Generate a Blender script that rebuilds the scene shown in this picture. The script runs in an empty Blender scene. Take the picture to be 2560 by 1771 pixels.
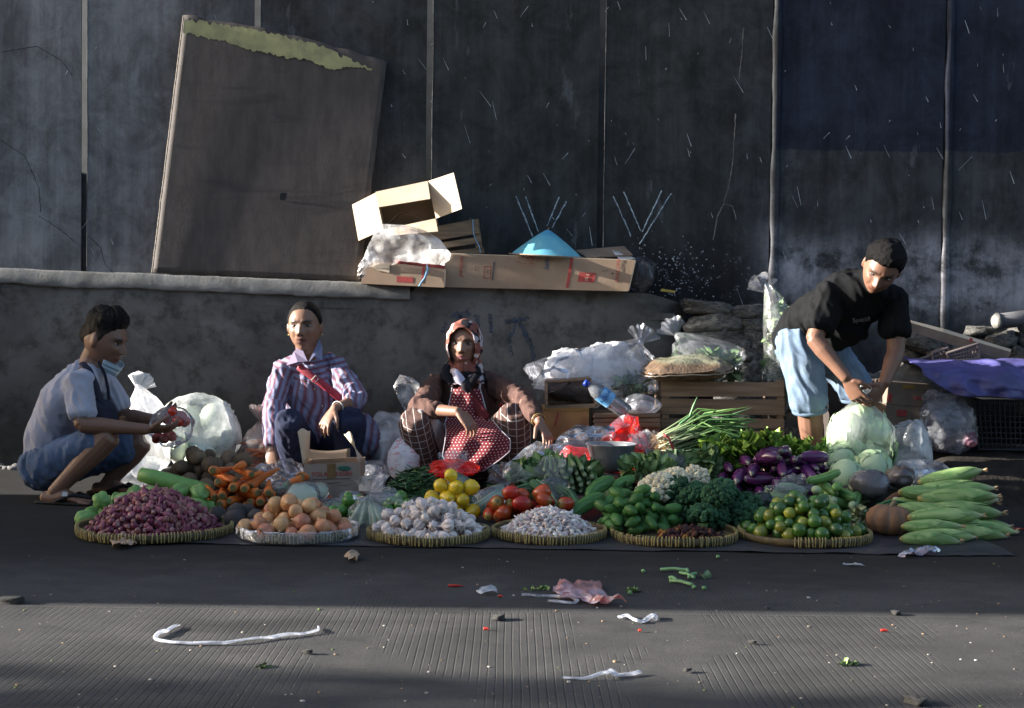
import bpy, bmesh, math, random
import numpy as np
from mathutils import Vector, Matrix, Quaternion, noise
random.seed(7); RNG = np.random.default_rng(11)
sc = bpy.context.scene
COL = sc.collection
PI = math.pi
# ------------------------------------------------------------------ camera
F, CX, CY, HC = 3600.0, 1280.0, 885.5, 0.93          # photo pixels (2560 x 1771), lens height in metres
PITCH, ROLL = math.atan((885.5 - 770) / F), 0.012
cam = bpy.data.cameras.new('camera'); camo = bpy.data.objects.new('camera', cam); COL.objects.link(camo)
cam.sensor_width = 36; cam.lens = F / 2560 * 36; cam.clip_end = 500
CR = Matrix.Rotation(PI / 2 - PITCH, 4, 'X') @ Matrix.Rotation(ROLL, 4, 'Z')
camo.matrix_world = Matrix.Translation((0, 0, HC)) @ CR
cam.dof.use_dof = True; cam.dof.focus_distance = 6.9; cam.dof.aperture_fstop = 11
sc.camera = camo
# ------------------------------------------------------------------ sky, sun, exposure
SUN_EL, SUN_AZ = math.radians(15), math.radians(90)    # azimuth of travel, from +Y towards +X
wd = bpy.data.worlds.new('World'); sc.world = wd; wd.use_nodes = True
wn = wd.node_tree
sky = wn.nodes.new('ShaderNodeTexSky'); sky.sky_type = 'NISHITA'; sky.sun_disc = False
sky.sun_elevation = SUN_EL; sky.sun_rotation = math.radians(270); sky.air_density = .9; sky.dust_density = 2.2; sky.ozone_density = .7
wn.links.new(sky.outputs[0], wn.nodes['Background'].inputs[0]); wn.nodes['Background'].inputs[1].default_value = 0.070
sl = bpy.data.lights.new('sun', 'SUN'); sl.energy = 4.4; sl.angle = math.radians(0.55); sl.color = (1, .95, .87)
so = bpy.data.objects.new('sun', sl); COL.objects.link(so)
SD = Vector((math.cos(SUN_EL) * math.sin(SUN_AZ), math.cos(SUN_EL) * math.cos(SUN_AZ), -math.sin(SUN_EL)))
so.rotation_euler = SD.to_track_quat('-Z', 'Y').to_euler(); so.location = (-20, 0, 8)
vs = sc.view_settings; vs.view_transform = 'Standard'; vs.look = 'None'; vs.gamma = 1; vs.use_curve_mapping = False
vs.exposure = 2.35
sc.cycles.transparent_max_bounces = 14; sc.cycles.max_bounces = 7; sc.cycles.use_denoising = True
sc.cycles.sample_clamp_indirect = 4.0

# ------------------------------------------------------------------ pixel -> place
CRm = CR.to_3x3(); CLOC = Vector((0, 0, HC))
def ray(px, py): return CRm @ Vector(((px - CX) / F, -(py - CY) / F, -1))
def P(px, py, Y): v = ray(px, py); return CLOC + v * (Y / v.y)
def G(px, py, z=0.0): v = ray(px, py); return CLOC + v * ((z - HC) / v.z)
CRi = CRm.transposed()
def pix(p):
    q = CRi @ (Vector(p) - CLOC); return (CX - q.x / q.z * F, CY + q.y / q.z * F)

# ------------------------------------------------------------------ node helpers
class NT:
    def __init__(s, name):
        s.m = bpy.data.materials.new(name); s.m.use_nodes = True; s.t = s.m.node_tree
        s.b = s.t.nodes['Principled BSDF']; s.out = s.t.nodes['Material Output']
    def n(s, typ, **kw):
        x = s.t.nodes.new(typ)
        for k, v in kw.items(): setattr(x, k, v)
        return x
    def put(s, sock, v):
        if v is None: return
        if isinstance(v, bpy.types.NodeSocket): s.t.links.new(v, sock)
        elif isinstance(v, (tuple, list)) and len(v) == 3 and sock.type == 'RGBA': sock.default_value = (*v, 1)
        else: sock.default_value = v
    def obj(s): return s.n('ShaderNodeTexCoord').outputs['Object']
    def pos(s): return s.n('ShaderNodeNewGeometry').outputs['Position']
    def attr(s, name, out='Color'): return s.n('ShaderNodeAttribute', attribute_name=name).outputs[out]
    def rnd(s): return s.n('ShaderNodeObjectInfo').outputs['Random']
    def scale(s, vec, sc_):
        x = s.n('ShaderNodeMapping'); s.put(x.inputs['Vector'], vec); x.inputs['Scale'].default_value = sc_; return x.outputs[0]
    def noise(s, vec, scale=5, detail=4, rough=.55, dist=0):
        x = s.n('ShaderNodeTexNoise'); s.put(x.inputs['Vector'], vec)
        x.inputs['Scale'].default_value = scale; x.inputs['Detail'].default_value = detail
        x.inputs['Roughness'].default_value = rough; x.inputs['Distortion'].default_value = dist
        return x.outputs['Fac']
    def vor(s, vec, scale=5, feature='F1', out='Distance'):
        x = s.n('ShaderNodeTexVoronoi', feature=feature); s.put(x.inputs['Vector'], vec); x.inputs['Scale'].default_value = scale
        return x.outputs[out]
    def math(s, op, a, b=None, c=None, clamp=False):
        x = s.n('ShaderNodeMath', operation=op, use_clamp=clamp); s.put(x.inputs[0], a); s.put(x.inputs[1], b)
        if c is not None: s.put(x.inputs[2], c)
        return x.outputs[0]
    def sep(s, vec): x = s.n('ShaderNodeSeparateXYZ'); s.put(x.inputs[0], vec); return x.outputs
    def step(s, v, lo, hi):
        x = s.n('ShaderNodeMapRange', interpolation_type='SMOOTHSTEP'); s.put(x.inputs[0], v)
        x.inputs[1].default_value = lo; x.inputs[2].default_value = hi; return x.outputs[0]
    def mix(s, f, a, b, mode='MIX'):
        x = s.n('ShaderNodeMix', data_type='RGBA', blend_type=mode); s.put(x.inputs[0], f); s.put(x.inputs[6], a); s.put(x.inputs[7], b)
        return x.outputs[2]
    def bump(s, h, strength=.5, dist=.01):
        x = s.n('ShaderNodeBump'); s.put(x.inputs['Height'], h); x.inputs['Strength'].default_value = strength
        x.inputs['Distance'].default_value = dist; s.t.links.new(x.outputs[0], s.b.inputs['Normal']); return x
    def fin(s, col=None, rough=None, spec=None, **kw):
        s.put(s.b.inputs['Base Color'], col); s.put(s.b.inputs['Roughness'], rough); s.put(s.b.inputs['Specular IOR Level'], spec)
        for k, v in kw.items(): s.put(s.b.inputs[k.replace('_', ' ')], v)
        return s.m

def mk(name, col, col2=None, rough=.65, scale=12, bump=.0, bscale=60, bdist=.004, spec=.35, rnd=0.0, detail=4, stretch=None, **kw):
    m = NT(name); v = m.obj()
    if stretch: v = m.scale(v, stretch)
    c2 = col2 if col2 is not None else tuple(x * .7 for x in col)
    c = m.mix(m.step(m.noise(v, scale, detail), .32, .68), col, c2)
    if rnd: c = m.mix(1.0, c, m.mix(m.rnd(), (1 - rnd,) * 3, (1 + rnd,) * 3), 'MULTIPLY')
    if bump: m.bump(m.noise(v, bscale, 5), bump, bdist)
    return m.fin(c, rough, spec, **kw)

def mkattr(name, rough=.5, var=.25, scale=40, bump=0, bscale=80, bdist=.003, spec=.4, rnd=.15, **kw):
    """colour comes from the mesh's own colour attribute, with grain and a small difference from piece to piece"""
    m = NT(name); v = m.obj(); a = m.attr('Col')
    c = m.mix(1.0, a, m.mix(m.noise(v, scale, 5), (1 - var,) * 3, (1 + var,) * 3), 'MULTIPLY')
    if rnd: c = m.mix(1.0, c, m.mix(m.rnd(), (1 - rnd,) * 3, (1 + rnd,) * 3), 'MULTIPLY')
    if bump: m.bump(m.noise(v, bscale, 5), bump, bdist)
    return m.fin(c, rough, spec, **kw)

def plastic(name, tint=(.9, .92, .95), opaque=.25, rough=.12, crease=26, bump=.6, gloss=.35, transl=.5):
    """thin film: see-through, with creased glossy reflections and some milky scatter"""
    m = NT(name); t = m.t; v = m.obj()
    m.t.nodes.remove(m.b)
    rd = m.math('ABSOLUTE', m.math('SUBTRACT', m.noise(v, crease * .45, 3, .6, 2.5), .5)); h = m.math('ADD', m.math('MULTIPLY', rd, -2.2), m.math('MULTIPLY', m.noise(v, crease * 1.6, 4, .6, 1.0), .35))
    bp = m.n('ShaderNodeBump'); m.put(bp.inputs['Height'], h); bp.inputs['Strength'].default_value = bump; bp.inputs['Distance'].default_value = .008
    tr = m.n('ShaderNodeBsdfTransparent'); m.put(tr.inputs[0], tuple(.55 + .45 * x for x in tint))
    gl = m.n('ShaderNodeBsdfGlossy'); gl.inputs['Roughness'].default_value = rough; m.put(gl.inputs[0], (.95, .96, 1.0)); t.links.new(bp.outputs[0], gl.inputs['Normal'])
    df = m.n('ShaderNodeBsdfDiffuse'); m.put(df.inputs[0], tint); t.links.new(bp.outputs[0], df.inputs['Normal'])
    tl = m.n('ShaderNodeBsdfTranslucent'); m.put(tl.inputs[0], tint); t.links.new(bp.outputs[0], tl.inputs['Normal'])
    d2 = m.n('ShaderNodeMixShader'); d2.inputs[0].default_value = transl; t.links.new(df.outputs[0], d2.inputs[1]); t.links.new(tl.outputs[0], d2.inputs[2])
    a = m.n('ShaderNodeMixShader'); t.links.new(tr.outputs[0], a.inputs[1]); t.links.new(d2.outputs[0], a.inputs[2])
    m.put(a.inputs[0], m.math('MULTIPLY', m.step(m.noise(v, crease * .4, 4), .2, .8), opaque * 1.6, clamp=True))
    lw = m.n('ShaderNodeLayerWeight'); lw.inputs[0].default_value = .22
    b = m.n('ShaderNodeMixShader'); t.links.new(a.outputs[0], b.inputs[1]); t.links.new(gl.outputs[0], b.inputs[2])
    m.put(b.inputs[0], m.math('ADD', .03, m.math('MULTIPLY', lw.outputs['Fresnel'], gloss * 1.6), clamp=True))
    t.links.new(b.outputs[0], m.out.inputs[0])
    return m.m

# ------------------------------------------------------------------ mesh helpers (each returns verts, faces)
def V3(a): return np.asarray(a, float)
def unit(a): a = V3(a); return a / (np.linalg.norm(a) + 1e-12)
def frames(pts, side=None):
    pts = V3(pts); n = len(pts); T = np.zeros_like(pts)
    T[0] = pts[1] - pts[0]; T[-1] = pts[-1] - pts[-2]
    if n > 2: T[1:-1] = pts[2:] - pts[:-2]
    T = np.array([unit(t) for t in T])
    s = V3(side) if side is not None else (V3((1, 0, 0)) if abs(T[0][0]) < .8 else V3((0, 1, 0)))
    out = []
    for t in T:
        s = unit(s - t * np.dot(s, t)); out.append((s, np.cross(t, s)))
    return T, out
def tube(pts, rad, n=10, caps=True, side=None, cap=.6):
    """rad: one (r) or (ra, rb) per point; rounded caps"""
    pts = V3(pts); T, fr = frames(pts, side)
    rad = [(r, r) if np.isscalar(r) else tuple(r) for r in (rad if hasattr(rad, '__len__') else [rad] * len(pts))]
    rings = []
    def ring(p, s, b, r): return [p + s * (math.cos(2 * PI * k / n) * r[0]) + b * (math.sin(2 * PI * k / n) * r[1]) for k in range(n)]
    if caps:
        for q in (.35, .8):
            c = math.sqrt(1 - (1 - q) ** 2) if q < 1 else 1
            rings.append(ring(pts[0] - T[0] * max(rad[0]) * cap * (1 - q) , fr[0][0], fr[0][1], (rad[0][0] * c * .98, rad[0][1] * c * .98)))
    for p, (s, b), r in zip(pts, fr, rad): rings.append(ring(p, s, b, r))
    if caps:
        for q in (.8, .35):
            c = math.sqrt(1 - (1 - q) ** 2)
            rings.append(ring(pts[-1] + T[-1] * max(rad[-1]) * cap * (1 - q), fr[-1][0], fr[-1][1], (rad[-1][0] * c * .98, rad[-1][1] * c * .98)))
    v = [p for r in rings for p in r]; f = []
    for i in range(len(rings) - 1):
        for k in range(n):
            k2 = (k + 1) % n; f.append((i * n + k, i * n + k2, (i + 1) * n + k2, (i + 1) * n + k))
    if caps:
        f.append(tuple(reversed(range(n)))); f.append(tuple((len(rings) - 1) * n + k for k in range(n)))
    return np.array(v), f
def lathe(prof, n=14, close=True):
    """prof: (r, z) from bottom to top round the z axis"""
    v = [(r * math.cos(2 * PI * k / n), r * math.sin(2 * PI * k / n), z) for r, z in prof for k in range(n)]; f = []
    for i in range(len(prof) - 1):
        for k in range(n):
            k2 = (k + 1) % n; f.append((i * n + k, i * n + k2, (i + 1) * n + k2, (i + 1) * n + k))
    if close:
        f.append(tuple(reversed(range(n)))); f.append(tuple((len(prof) - 1) * n + k for k in range(n)))
    return np.array(v), f
def ball(c, r, n=12, m=8, R=None):
    r = (r, r, r) if np.isscalar(r) else r
    prof = [(math.sin(PI * (i + .5) / m), -math.cos(PI * (i + .5) / m)) for i in range(m)]
    v, f = lathe(prof, n); v = v * V3(r)
    if R is not None: v = v @ V3(R).T
    return v + V3(c), f
def cuboid(c, d, R=None):
    x, y, z = V3(d) / 2
    v = V3([(-x, -y, -z), (x, -y, -z), (x, y, -z), (-x, y, -z), (-x, -y, z), (x, -y, z), (x, y, z), (-x, y, z)])
    if R is not None: v = v @ V3(R).T
    return v + V3(c), [(3, 2, 1, 0), (4, 5, 6, 7), (0, 1, 5, 4), (1, 2, 6, 5), (2, 3, 7, 6), (3, 0, 4, 7)]
def slab(quad, thick, nrm=None):
    """a flat piece from four corner points, with thickness away from nrm"""
    q = V3(quad); nn = unit(np.cross(q[1] - q[0], q[3] - q[0])) if nrm is None else unit(nrm)
    v = np.vstack([q, q - nn * thick]); k = len(q)
    f = [tuple(range(k)), tuple(reversed(range(k, 2 * k)))] + [(i, i + k, (i + 1) % k + k, (i + 1) % k) for i in range(k)]
    return v, f
def grid(fn, nu, nv, thick=0):
    """sheet fn(u, v) -> point"""
    v = [V3(fn(i / (nu - 1), j / (nv - 1))) for j in range(nv) for i in range(nu)]
    f = [(j * nu + i, j * nu + i + 1, (j + 1) * nu + i + 1, (j + 1) * nu + i) for j in range(nv - 1) for i in range(nu - 1)]
    return np.array(v), f
def rotm(axis, ang): return np.array(Matrix.Rotation(ang, 3, Vector(axis)))
def basis(x, y, z): return np.array([x, y, z]).T
def nz(p, s=1.0, o=0.0): return noise.noise(Vector((p[0] * s + o, p[1] * s + o * 1.7, p[2] * s - o)))
def fbm(p, s=1.0, o=0.0): return nz(p, s, o) + .5 * nz(p, 2.1 * s, o + 3) + .25 * nz(p, 4.3 * s, o + 7)

class MB:
    def __init__(s): s.v = []; s.f = []; s.c = []; s.n = 0; s.mi = []
    def add(s, vf, col=None, mi=0):
        v, f = vf; v = np.asarray(v, float)
        s.v.append(v); s.f += [tuple(i + s.n for i in q) for q in f]; s.mi += [mi] * len(f)
        if col is None: c = np.ones((len(v), 3)) * .5
        elif callable(col): c = np.array([col(p) for p in v])
        else: c = np.tile(V3(col), (len(v), 1)) if np.ndim(col) == 1 else V3(col)
        s.c.append(c); s.n += len(v); return s
    def mesh(s, name, smooth=True, mat=None):
        me = bpy.data.meshes.new(name); V = np.vstack(s.v)
        me.from_pydata(V.tolist(), [], s.f)
        a = me.color_attributes.new('Col', 'FLOAT_COLOR', 'POINT')
        a.data.foreach_set('color', np.hstack([np.vstack(s.c), np.ones((s.n, 1))]).astype(np.float32).ravel())
        if smooth: me.polygons.foreach_set('use_smooth', [True] * len(me.polygons))
        if mat is not None:
            for m in (mat if isinstance(mat, (list, tuple)) else [mat]): me.materials.append(m)
            if any(s.mi): me.polygons.foreach_set('material_index', s.mi)
        me.validate(); me.update(); return me
def props(o, label=None, cat=None, group=None, kind=None):
    for k, v in (('label', label), ('category', cat), ('group', group), ('kind', kind)):
        if v: o[k] = v
    return o
def put(name, me, parent=None, **kw):
    o = bpy.data.objects.new(name, me); COL.objects.link(o)
    if parent is not None:
        o.parent = parent; o.matrix_parent_inverse = Matrix.Translation(-Vector(parent.location))
        if parent.parent is not None: o.matrix_parent_inverse = Matrix.Translation(-Vector(parent.location)) @ Matrix.Identity(4)
    return props(o, **kw)
def build(name, mb, mat, parent=None, smooth=True, **kw): return put(name, mb.mesh(name, smooth, mat), parent, **kw)
def one(name, vf, mat, parent=None, smooth=True, col=None, **kw): return build(name, MB().add(vf, col), mat, parent, smooth, **kw)
def thing(name, label, cat, loc=(0, 0, 0), group=None):
    o = bpy.data.objects.new(name, None); COL.objects.link(o); o.location = loc; o.empty_display_size = .1
    return props(o, label, cat, group)
def solid(o, t, off=-1):
    m = o.modifiers.new('thickness', 'SOLIDIFY'); m.thickness = t; m.offset = off; return o
def bev(o, w, seg=2):
    m = o.modifiers.new('bevel', 'BEVEL'); m.width = w; m.segments = seg; m.limit_method = 'ANGLE'; return o
def orient(o, loc, R=None, s=1.0):
    M = Matrix.Translation(Vector(loc))
    if R is not None: M = M @ Matrix([list(r) for r in R]).to_4x4()
    o.matrix_world = M @ (Matrix.Scale(s, 4) if np.isscalar(s) else Matrix.Diagonal((*s, 1)))
    return o
def letters(name, text, size, mat, parent, X, U, origin, depth=.0006, align='CENTER', shear=0):
    """flat lettering: X = writing direction, U = up, origin = middle of the base line"""
    cu = bpy.data.curves.new(name, 'FONT'); cu.body = text; cu.size = size; cu.align_x = align; cu.align_y = 'CENTER'; cu.extrude = depth; cu.shear = shear
    t = bpy.data.objects.new(name, cu); COL.objects.link(t)
    dg = bpy.context.evaluated_depsgraph_get(); me = bpy.data.meshes.new_from_object(t.evaluated_get(dg))
    bpy.data.objects.remove(t); bpy.data.curves.remove(cu)
    X = unit(X); U = unit(V3(U) - X * np.dot(X, U)); Z = np.cross(X, U)
    me.transform(Matrix.Translation(Vector(origin)) @ Matrix([list(r) for r in basis(X, U, Z)]).to_4x4())
    me.materials.clear(); me.materials.append(mat)
    return put(name, me, parent)
# =================================================================== SETTING
# ---- road: tined concrete, one sheet; grooves run away from the camera and a cross joint parts two slabs
m = NT('road_concrete'); p = m.pos(); x, y, z = m.sep(p)
w1 = m.math('MULTIPLY', m.math('SUBTRACT', m.noise(m.scale(p, (5, 1.0, 1)), 1.6, 4), .5), .010)
near = m.math('LESS_THAN', y, 4.37)
gx = m.math('ADD', x, w1)
per = m.math('ADD', .014, m.math('MULTIPLY', near, .0075))
ph = m.math('FRACT', m.math('DIVIDE', gx, per))
gr = m.math('SUBTRACT', 1.0, m.step(m.math('ABSOLUTE', m.math('SUBTRACT', ph, .5)), .03, .12))
wear = m.step(m.noise(m.scale(p, (1.3, .7, 1)), 1.3, 4), .45, .58)
far = m.math('SUBTRACT', 1.0, m.step(y, 4.7, 5.6))
gr = m.math('MULTIPLY', gr, m.math('MULTIPLY', wear, m.math('MULTIPLY', far, m.math('ADD', .35, m.math('MULTIPLY', near, .65)))))
joint = m.math('SUBTRACT', 1.0, m.step(m.math('ABSOLUTE', m.math('SUBTRACT', m.math('ADD', y, m.math('MULTIPLY', w1, .6)), 4.37)), .004, .016))
fine = m.noise(p, 160, 6, .7); mid = m.noise(p, 9, 5)
hgt = m.math('SUBTRACT', m.math('ADD', m.math('MULTIPLY', fine, .35), m.math('MULTIPLY', mid, .8)), m.math('ADD', m.math('MULTIPLY', gr, .95), m.math('MULTIPLY', joint, .9)))
m.bump(hgt, .7, .005)
c = m.mix(m.step(m.noise(p, 2.2, 5, .6), .3, .7), (.057, .056, .055), (.082, .079, .076))
c = m.mix(m.step(m.noise(p, 75, 3, .7), .45, .75), c, (.052, .049, .049))
c = m.mix(m.math('MULTIPLY', m.step(m.noise(m.scale(p, (.6, 1.5, 1)), 1.1, 4, .6, .8), .5, .72), .65), c, (.030, .029, .030))
c = m.mix(m.math('MULTIPLY', m.step(m.math('ADD', y, m.math('MULTIPLY', mid, .5)), 4.85, 5.7), .92), c, (.024, .023, .022))           # shade painted dark from the pitch back to the wall
c = m.mix(m.math('MULTIPLY', m.step(m.noise(m.scale(p, (1, 1.6, 1)), 3.2, 7, .75, .5), .5, .66), .5), c, (.040, .039, .039))
c = m.mix(m.math('MULTIPLY', gr, .35), c, (.018, .018, .018))
c = m.mix(m.math('MULTIPLY', m.step(m.noise(p, 230, 2), .72, .78), .5), c, (.179, .174, .161))
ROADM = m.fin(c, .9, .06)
def road_z(u, v):
    X, Y = -40 + 80 * u, -12 + 32 * v
    return (X, Y, 0)
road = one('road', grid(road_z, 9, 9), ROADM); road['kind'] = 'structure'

# ---- the wall behind the pitch
YP, YU = 8.15, 8.42
m = NT('wall_plaster'); p = m.pos(); x, y, z = m.sep(p)
big = m.noise(m.scale(p, (1, 1, .6)), 1.4, 5, .6, .6); med = m.noise(p, 6, 6, .65); stre = m.noise(m.scale(p, (3, 3, 1.3)), 1.6, 7, .7, .6)
c = m.mix(m.step(big, .3, .7), (.030, .033, .037), (.050, .053, .057))
c = m.mix(m.math('MULTIPLY', m.step(med, .42, .66), .55), c, (.034, .033, .033))
c = m.mix(m.math('MULTIPLY', m.step(stre, .5, .72), .35), c, (.099, .102, .109))
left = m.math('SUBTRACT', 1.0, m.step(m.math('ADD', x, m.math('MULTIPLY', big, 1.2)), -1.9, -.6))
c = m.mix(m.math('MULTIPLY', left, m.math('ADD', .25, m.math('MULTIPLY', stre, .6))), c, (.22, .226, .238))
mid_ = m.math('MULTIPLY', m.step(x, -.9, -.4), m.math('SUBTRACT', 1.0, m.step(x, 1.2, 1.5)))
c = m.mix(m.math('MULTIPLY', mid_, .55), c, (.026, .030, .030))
navy = m.math('MULTIPLY', m.step(x, 1.515, 1.525), m.step(m.math('ADD', z, m.math('MULTIPLY', med, .05)), 1.885, 1.9))
c = m.mix(m.math('MULTIPLY', navy, .9), c, (.018, .022, .038))
damp = m.math('MULTIPLY', m.step(x, 1.35, 1.6), m.math('MULTIPLY', m.step(z, .8, 1.05), m.math('SUBTRACT', 1.0, m.step(m.math('ADD', z, m.math('MULTIPLY', big, .5)), 1.45, 1.75))))
c = m.mix(m.math('MULTIPLY', damp, m.step(m.noise(p, 4.5, 6, .7), .34, .56)), c, (.23, .23, .255))
soot = m.math('MULTIPLY', m.step(x, .35, .75), m.math('MULTIPLY', m.math('SUBTRACT', 1.0, m.step(x, 1.25, 1.6)), m.math('SUBTRACT', 1.0, m.step(m.math('ADD', z, m.math('MULTIPLY', med, .5)), 1.35, 1.75))))
c = m.mix(m.math('MULTIPLY', soot, .8), c, (.015, .014, .015))
bloom = m.math('MULTIPLY', soot, m.step(m.noise(p, 30, 5, .75), .6, .66)); c = m.mix(m.math('MULTIPLY', bloom, .7), c, (.198, .198, .205))
pat = m.noise(m.scale(p, (1, 1, .9)), 4.2, 10, .75, .4); drip = m.noise(m.scale(p, (16, 16, .55)), 1.0, 6, .7, .3)
c = m.mix(1.0, c, m.mix(m.step(pat, .34, .66), (.62, .62, .62), (1.3, 1.31, 1.33)), 'MULTIPLY')
c = m.mix(1.0, c, m.mix(m.step(drip, .36, .64), (.85, .85, .85), (1.12, 1.12, 1.13)), 'MULTIPLY')
c = m.mix(m.math('MULTIPLY', m.step(m.noise(m.scale(p, (1.2, 1.2, .35)), 5, 7, .7), .62, .7), .28), c, (.172, .185, .205))
h = m.math('ADD', m.math('MULTIPLY', med, 1.0), m.math('MULTIPLY', m.noise(p, 55, 6, .7), .35))
m.bump(h, .4, .007)
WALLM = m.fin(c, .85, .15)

m = NT('plinth_plaster'); p = m.pos(); x, y, z = m.sep(p)
big = m.noise(m.scale(p, (1, 1, 1.3)), 1.8, 6, .65, .5); med = m.noise(p, 8, 6, .7)
c = m.mix(m.step(big, .32, .66), (.138, .134, .128), (.078, .074, .070))
c = m.mix(m.math('MULTIPLY', m.step(med, .45, .7), .7), c, (.028, .026, .023))
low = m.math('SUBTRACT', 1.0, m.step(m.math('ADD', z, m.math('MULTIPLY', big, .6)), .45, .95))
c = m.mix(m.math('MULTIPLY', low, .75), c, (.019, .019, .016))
c = m.mix(m.math('MULTIPLY', m.step(m.noise(p, 3.2, 4, .7, 1.0), .6, .75), .55), c, (.143, .138, .130))
m.bump(m.math('ADD', med, m.math('MULTIPLY', m.noise(p, 90, 6, .75), .5)), .5, .008)
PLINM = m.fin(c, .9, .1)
m = NT('coping_render'); p = m.pos()
c = m.mix(m.step(m.noise(p, 7, 5, .6), .35, .7), (.180, .176, .169), (.101, .099, .094))
c = m.mix(m.step(m.noise(p, 40, 4, .7), .66, .72), c, (.050, .050, .050))
m.bump(m.noise(p, 45, 6, .7), .4, .008); COPM = m.fin(c, .85, .25)
DARKM = mk('dark_recess', (.02, .021, .022), rough=.9); RECESS = mk('joint_recess', (.03, .033, .037), (.02, .022, .024), rough=.9)
LIPM = mk('lit_lip_and_root', (.15, .15, .15), (.05, .05, .05), scale=20, rough=.8)  # pale tone paints the sunlit joint edge; the hanging root shares it

wall = thing('concrete_wall', 'tall dark grey paneled concrete wall with stained plinth behind the vegetable sellers', 'wall', (0, YU, 0))
def wall_y(X, Z): return YU + .0045 * fbm((X, 0, Z), 1.6, 4)
def plinth_y(X, Z): return YP + .010 * fbm((X, 0, Z), 1.7, 9) + .003 * nz((X, 0, Z), 17)
J = [-2.507 + 1.004 * k for k in range(-3, 8)]          # joint positions
WTOP = 3.5
for k in range(len(J) - 1):
    a, b = J[k] + .018, J[k + 1] - .018
    w, h_ = b - a, WTOP
    def fn(u, v, a=a, w=w):
        X, Z = a + w * u, h_ * v
        return (X, wall_y(X, Z), Z)
    g = grid(fn, 15, 50)
    mb = MB().add(g)
    # returned edges into the joint
    for side in (0, 14):
        idx = [j * 15 + side for j in range(50)]; q = g[0][idx]; q2 = q + V3((0, .016, 0))
        vv = np.vstack([q, q2]); ff = [(j, j + 1, j + 51, j + 50) if side else (j + 1, j, j + 50, j + 51) for j in range(49)]
        mb.add((vv, ff))
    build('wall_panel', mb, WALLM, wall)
    # lip on the right bank of each joint: a thin uneven line with sun painted into its colour
    wide = J[k] > 1.2
    pts = [(J[k] + (.019 if not wide else .012) + .004 * nz((0, 0, z_), 3, k), wall_y(J[k] + .03, z_) - (.0 if not wide else .006), z_) for z_ in np.linspace(.0, WTOP, 40)]
    one('joint_lip', tube(pts, [((.0022 if not wide else .026) * (1 + .5 * nz((1, 2, q[2]), 5, k)), .003 if not wide else .008) for q in pts], 6, side=(1, 0, 0)), LIPM if not wide else WALLM, wall)
one('joint_backing', cuboid((0, YU + .021, WTOP / 2), (14, .01, WTOP)), RECESS, wall)
# plinth with its uneven top; its right end has broken away
def ctop(X): return 1.119 - .0268 * (X + 2.89)
XR = 1.02
def sstep_(x, a, b): t = min(1, max(0, (x - a) / (b - a))); return t * t * (3 - 2 * t)
def plf(u, v):
    X = -6 + (XR + 6) * u; Z = v * (ctop(X) - .085 * (1 - sstep_(X, -.62, -.52)))
    e = max(0, (X - (XR - .25)) / .25); cut = .16 * e * e * (.6 + .8 * abs(nz((X, 0, Z), 9)))
    return (X - .1 * e * abs(nz((3, 0, Z), 4)), plinth_y(X, Z) + cut, Z - .06 * e)
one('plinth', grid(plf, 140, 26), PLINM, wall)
one('plinth_top', slab([(-6, YP + .0, 1.08), (XR - .1, YP + .0, ctop(XR) - .105), (XR - .1, YU + .03, ctop(XR) - .1), (-6, YU + .03, 1.08)], .04), PLINM, wall, smooth=False)
def cop(u, v):
    X = -6 + 5.42 * u
    zt = ctop(X) + .006 * fbm((X, 0, 0), 4) + (.004 * nz((X, 0, 0), 30)); zb = zt - .088 - .008 * fbm((X, 5, 0), 3)
    prof = [(YP + .02, zb - .004), (YP - .022, zb), (YP - .026, zb + .01), (YP - .010, zt - .012), (YP + .0, zt), (YU + .02, zt + .004)]
    q = v * 5; i = min(4, int(q)); t = q - i
    return (X, prof[i][0] * (1 - t) + prof[i + 1][0] * t + .002 * nz((X, q, 0), 12), prof[i][1] * (1 - t) + prof[i + 1][1] * t)
one('coping', grid(cop, 220, 11), COPM, wall)
# broken plinth end: laid stones
STONE = mk('rubble_stone', (.17, .165, .155), (.055, .052, .048), rough=.9, scale=9, bump=.9, bscale=26, bdist=.02, rnd=.25)
def rock(seed, d, n=12, m_=9, k=.35):
    v, f = ball((0, 0, 0), 1, n, m_)
    v = np.sign(v) * np.abs(v) ** .5
    v = np.array([q * (1 + k * fbm(q, 1.3, seed)) for q in v]) * V3(d) / 2
    return v, f
ROCKS = [MB().add(rock(s * 7.3, (1, 1, 1))).mesh('stone', True, STONE) for s in range(5)]
broken = thing('broken_wall_end', 'crumbled rubble masonry where the plinth has broken away behind the wooden crate', 'masonry', (1.15, 8.2, 0))
for (px, py, w, h_) in [(1770, 772, 120, 26), (1865, 780, 90, 24), (1930, 790, 60, 26), (1790, 806, 140, 34), (1880, 812, 60, 30), (1935, 818, 50, 28), (1800, 842, 150, 34), (1890, 846, 60, 40),
                      (1845, 878, 110, 40), (1910, 890, 80, 50), (1870, 930, 120, 60), (1940, 940, 80, 60), (1850, 985, 120, 60), (1930, 1000, 110, 70), (1980, 900, 70, 70), (1990, 980, 80, 80), (1960, 1060, 150, 70), (1860, 1050, 150, 70), (1880, 1115, 180, 80), (1970, 1120, 120, 80), (1800, 1115, 160, 80), (1920, 1180, 200, 80), (1800, 1180, 180, 80)]:
    o = put('stone', ROCKS[random.randrange(5)], broken)
    c_ = P(px, py, 8.16); o.matrix_parent_inverse = Matrix.Translation(-broken.location)
    o.matrix_basis = Matrix.Translation(c_) @ Matrix.Rotation(random.uniform(-.14, .14), 4, 'Y') @ Matrix.Rotation(random.uniform(-.3, .3), 4, 'Z') @ Matrix.Diagonal((w * 8.16 / F * 1.1, .24, h_ * 8.16 / F * 1.35, 1))
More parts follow.
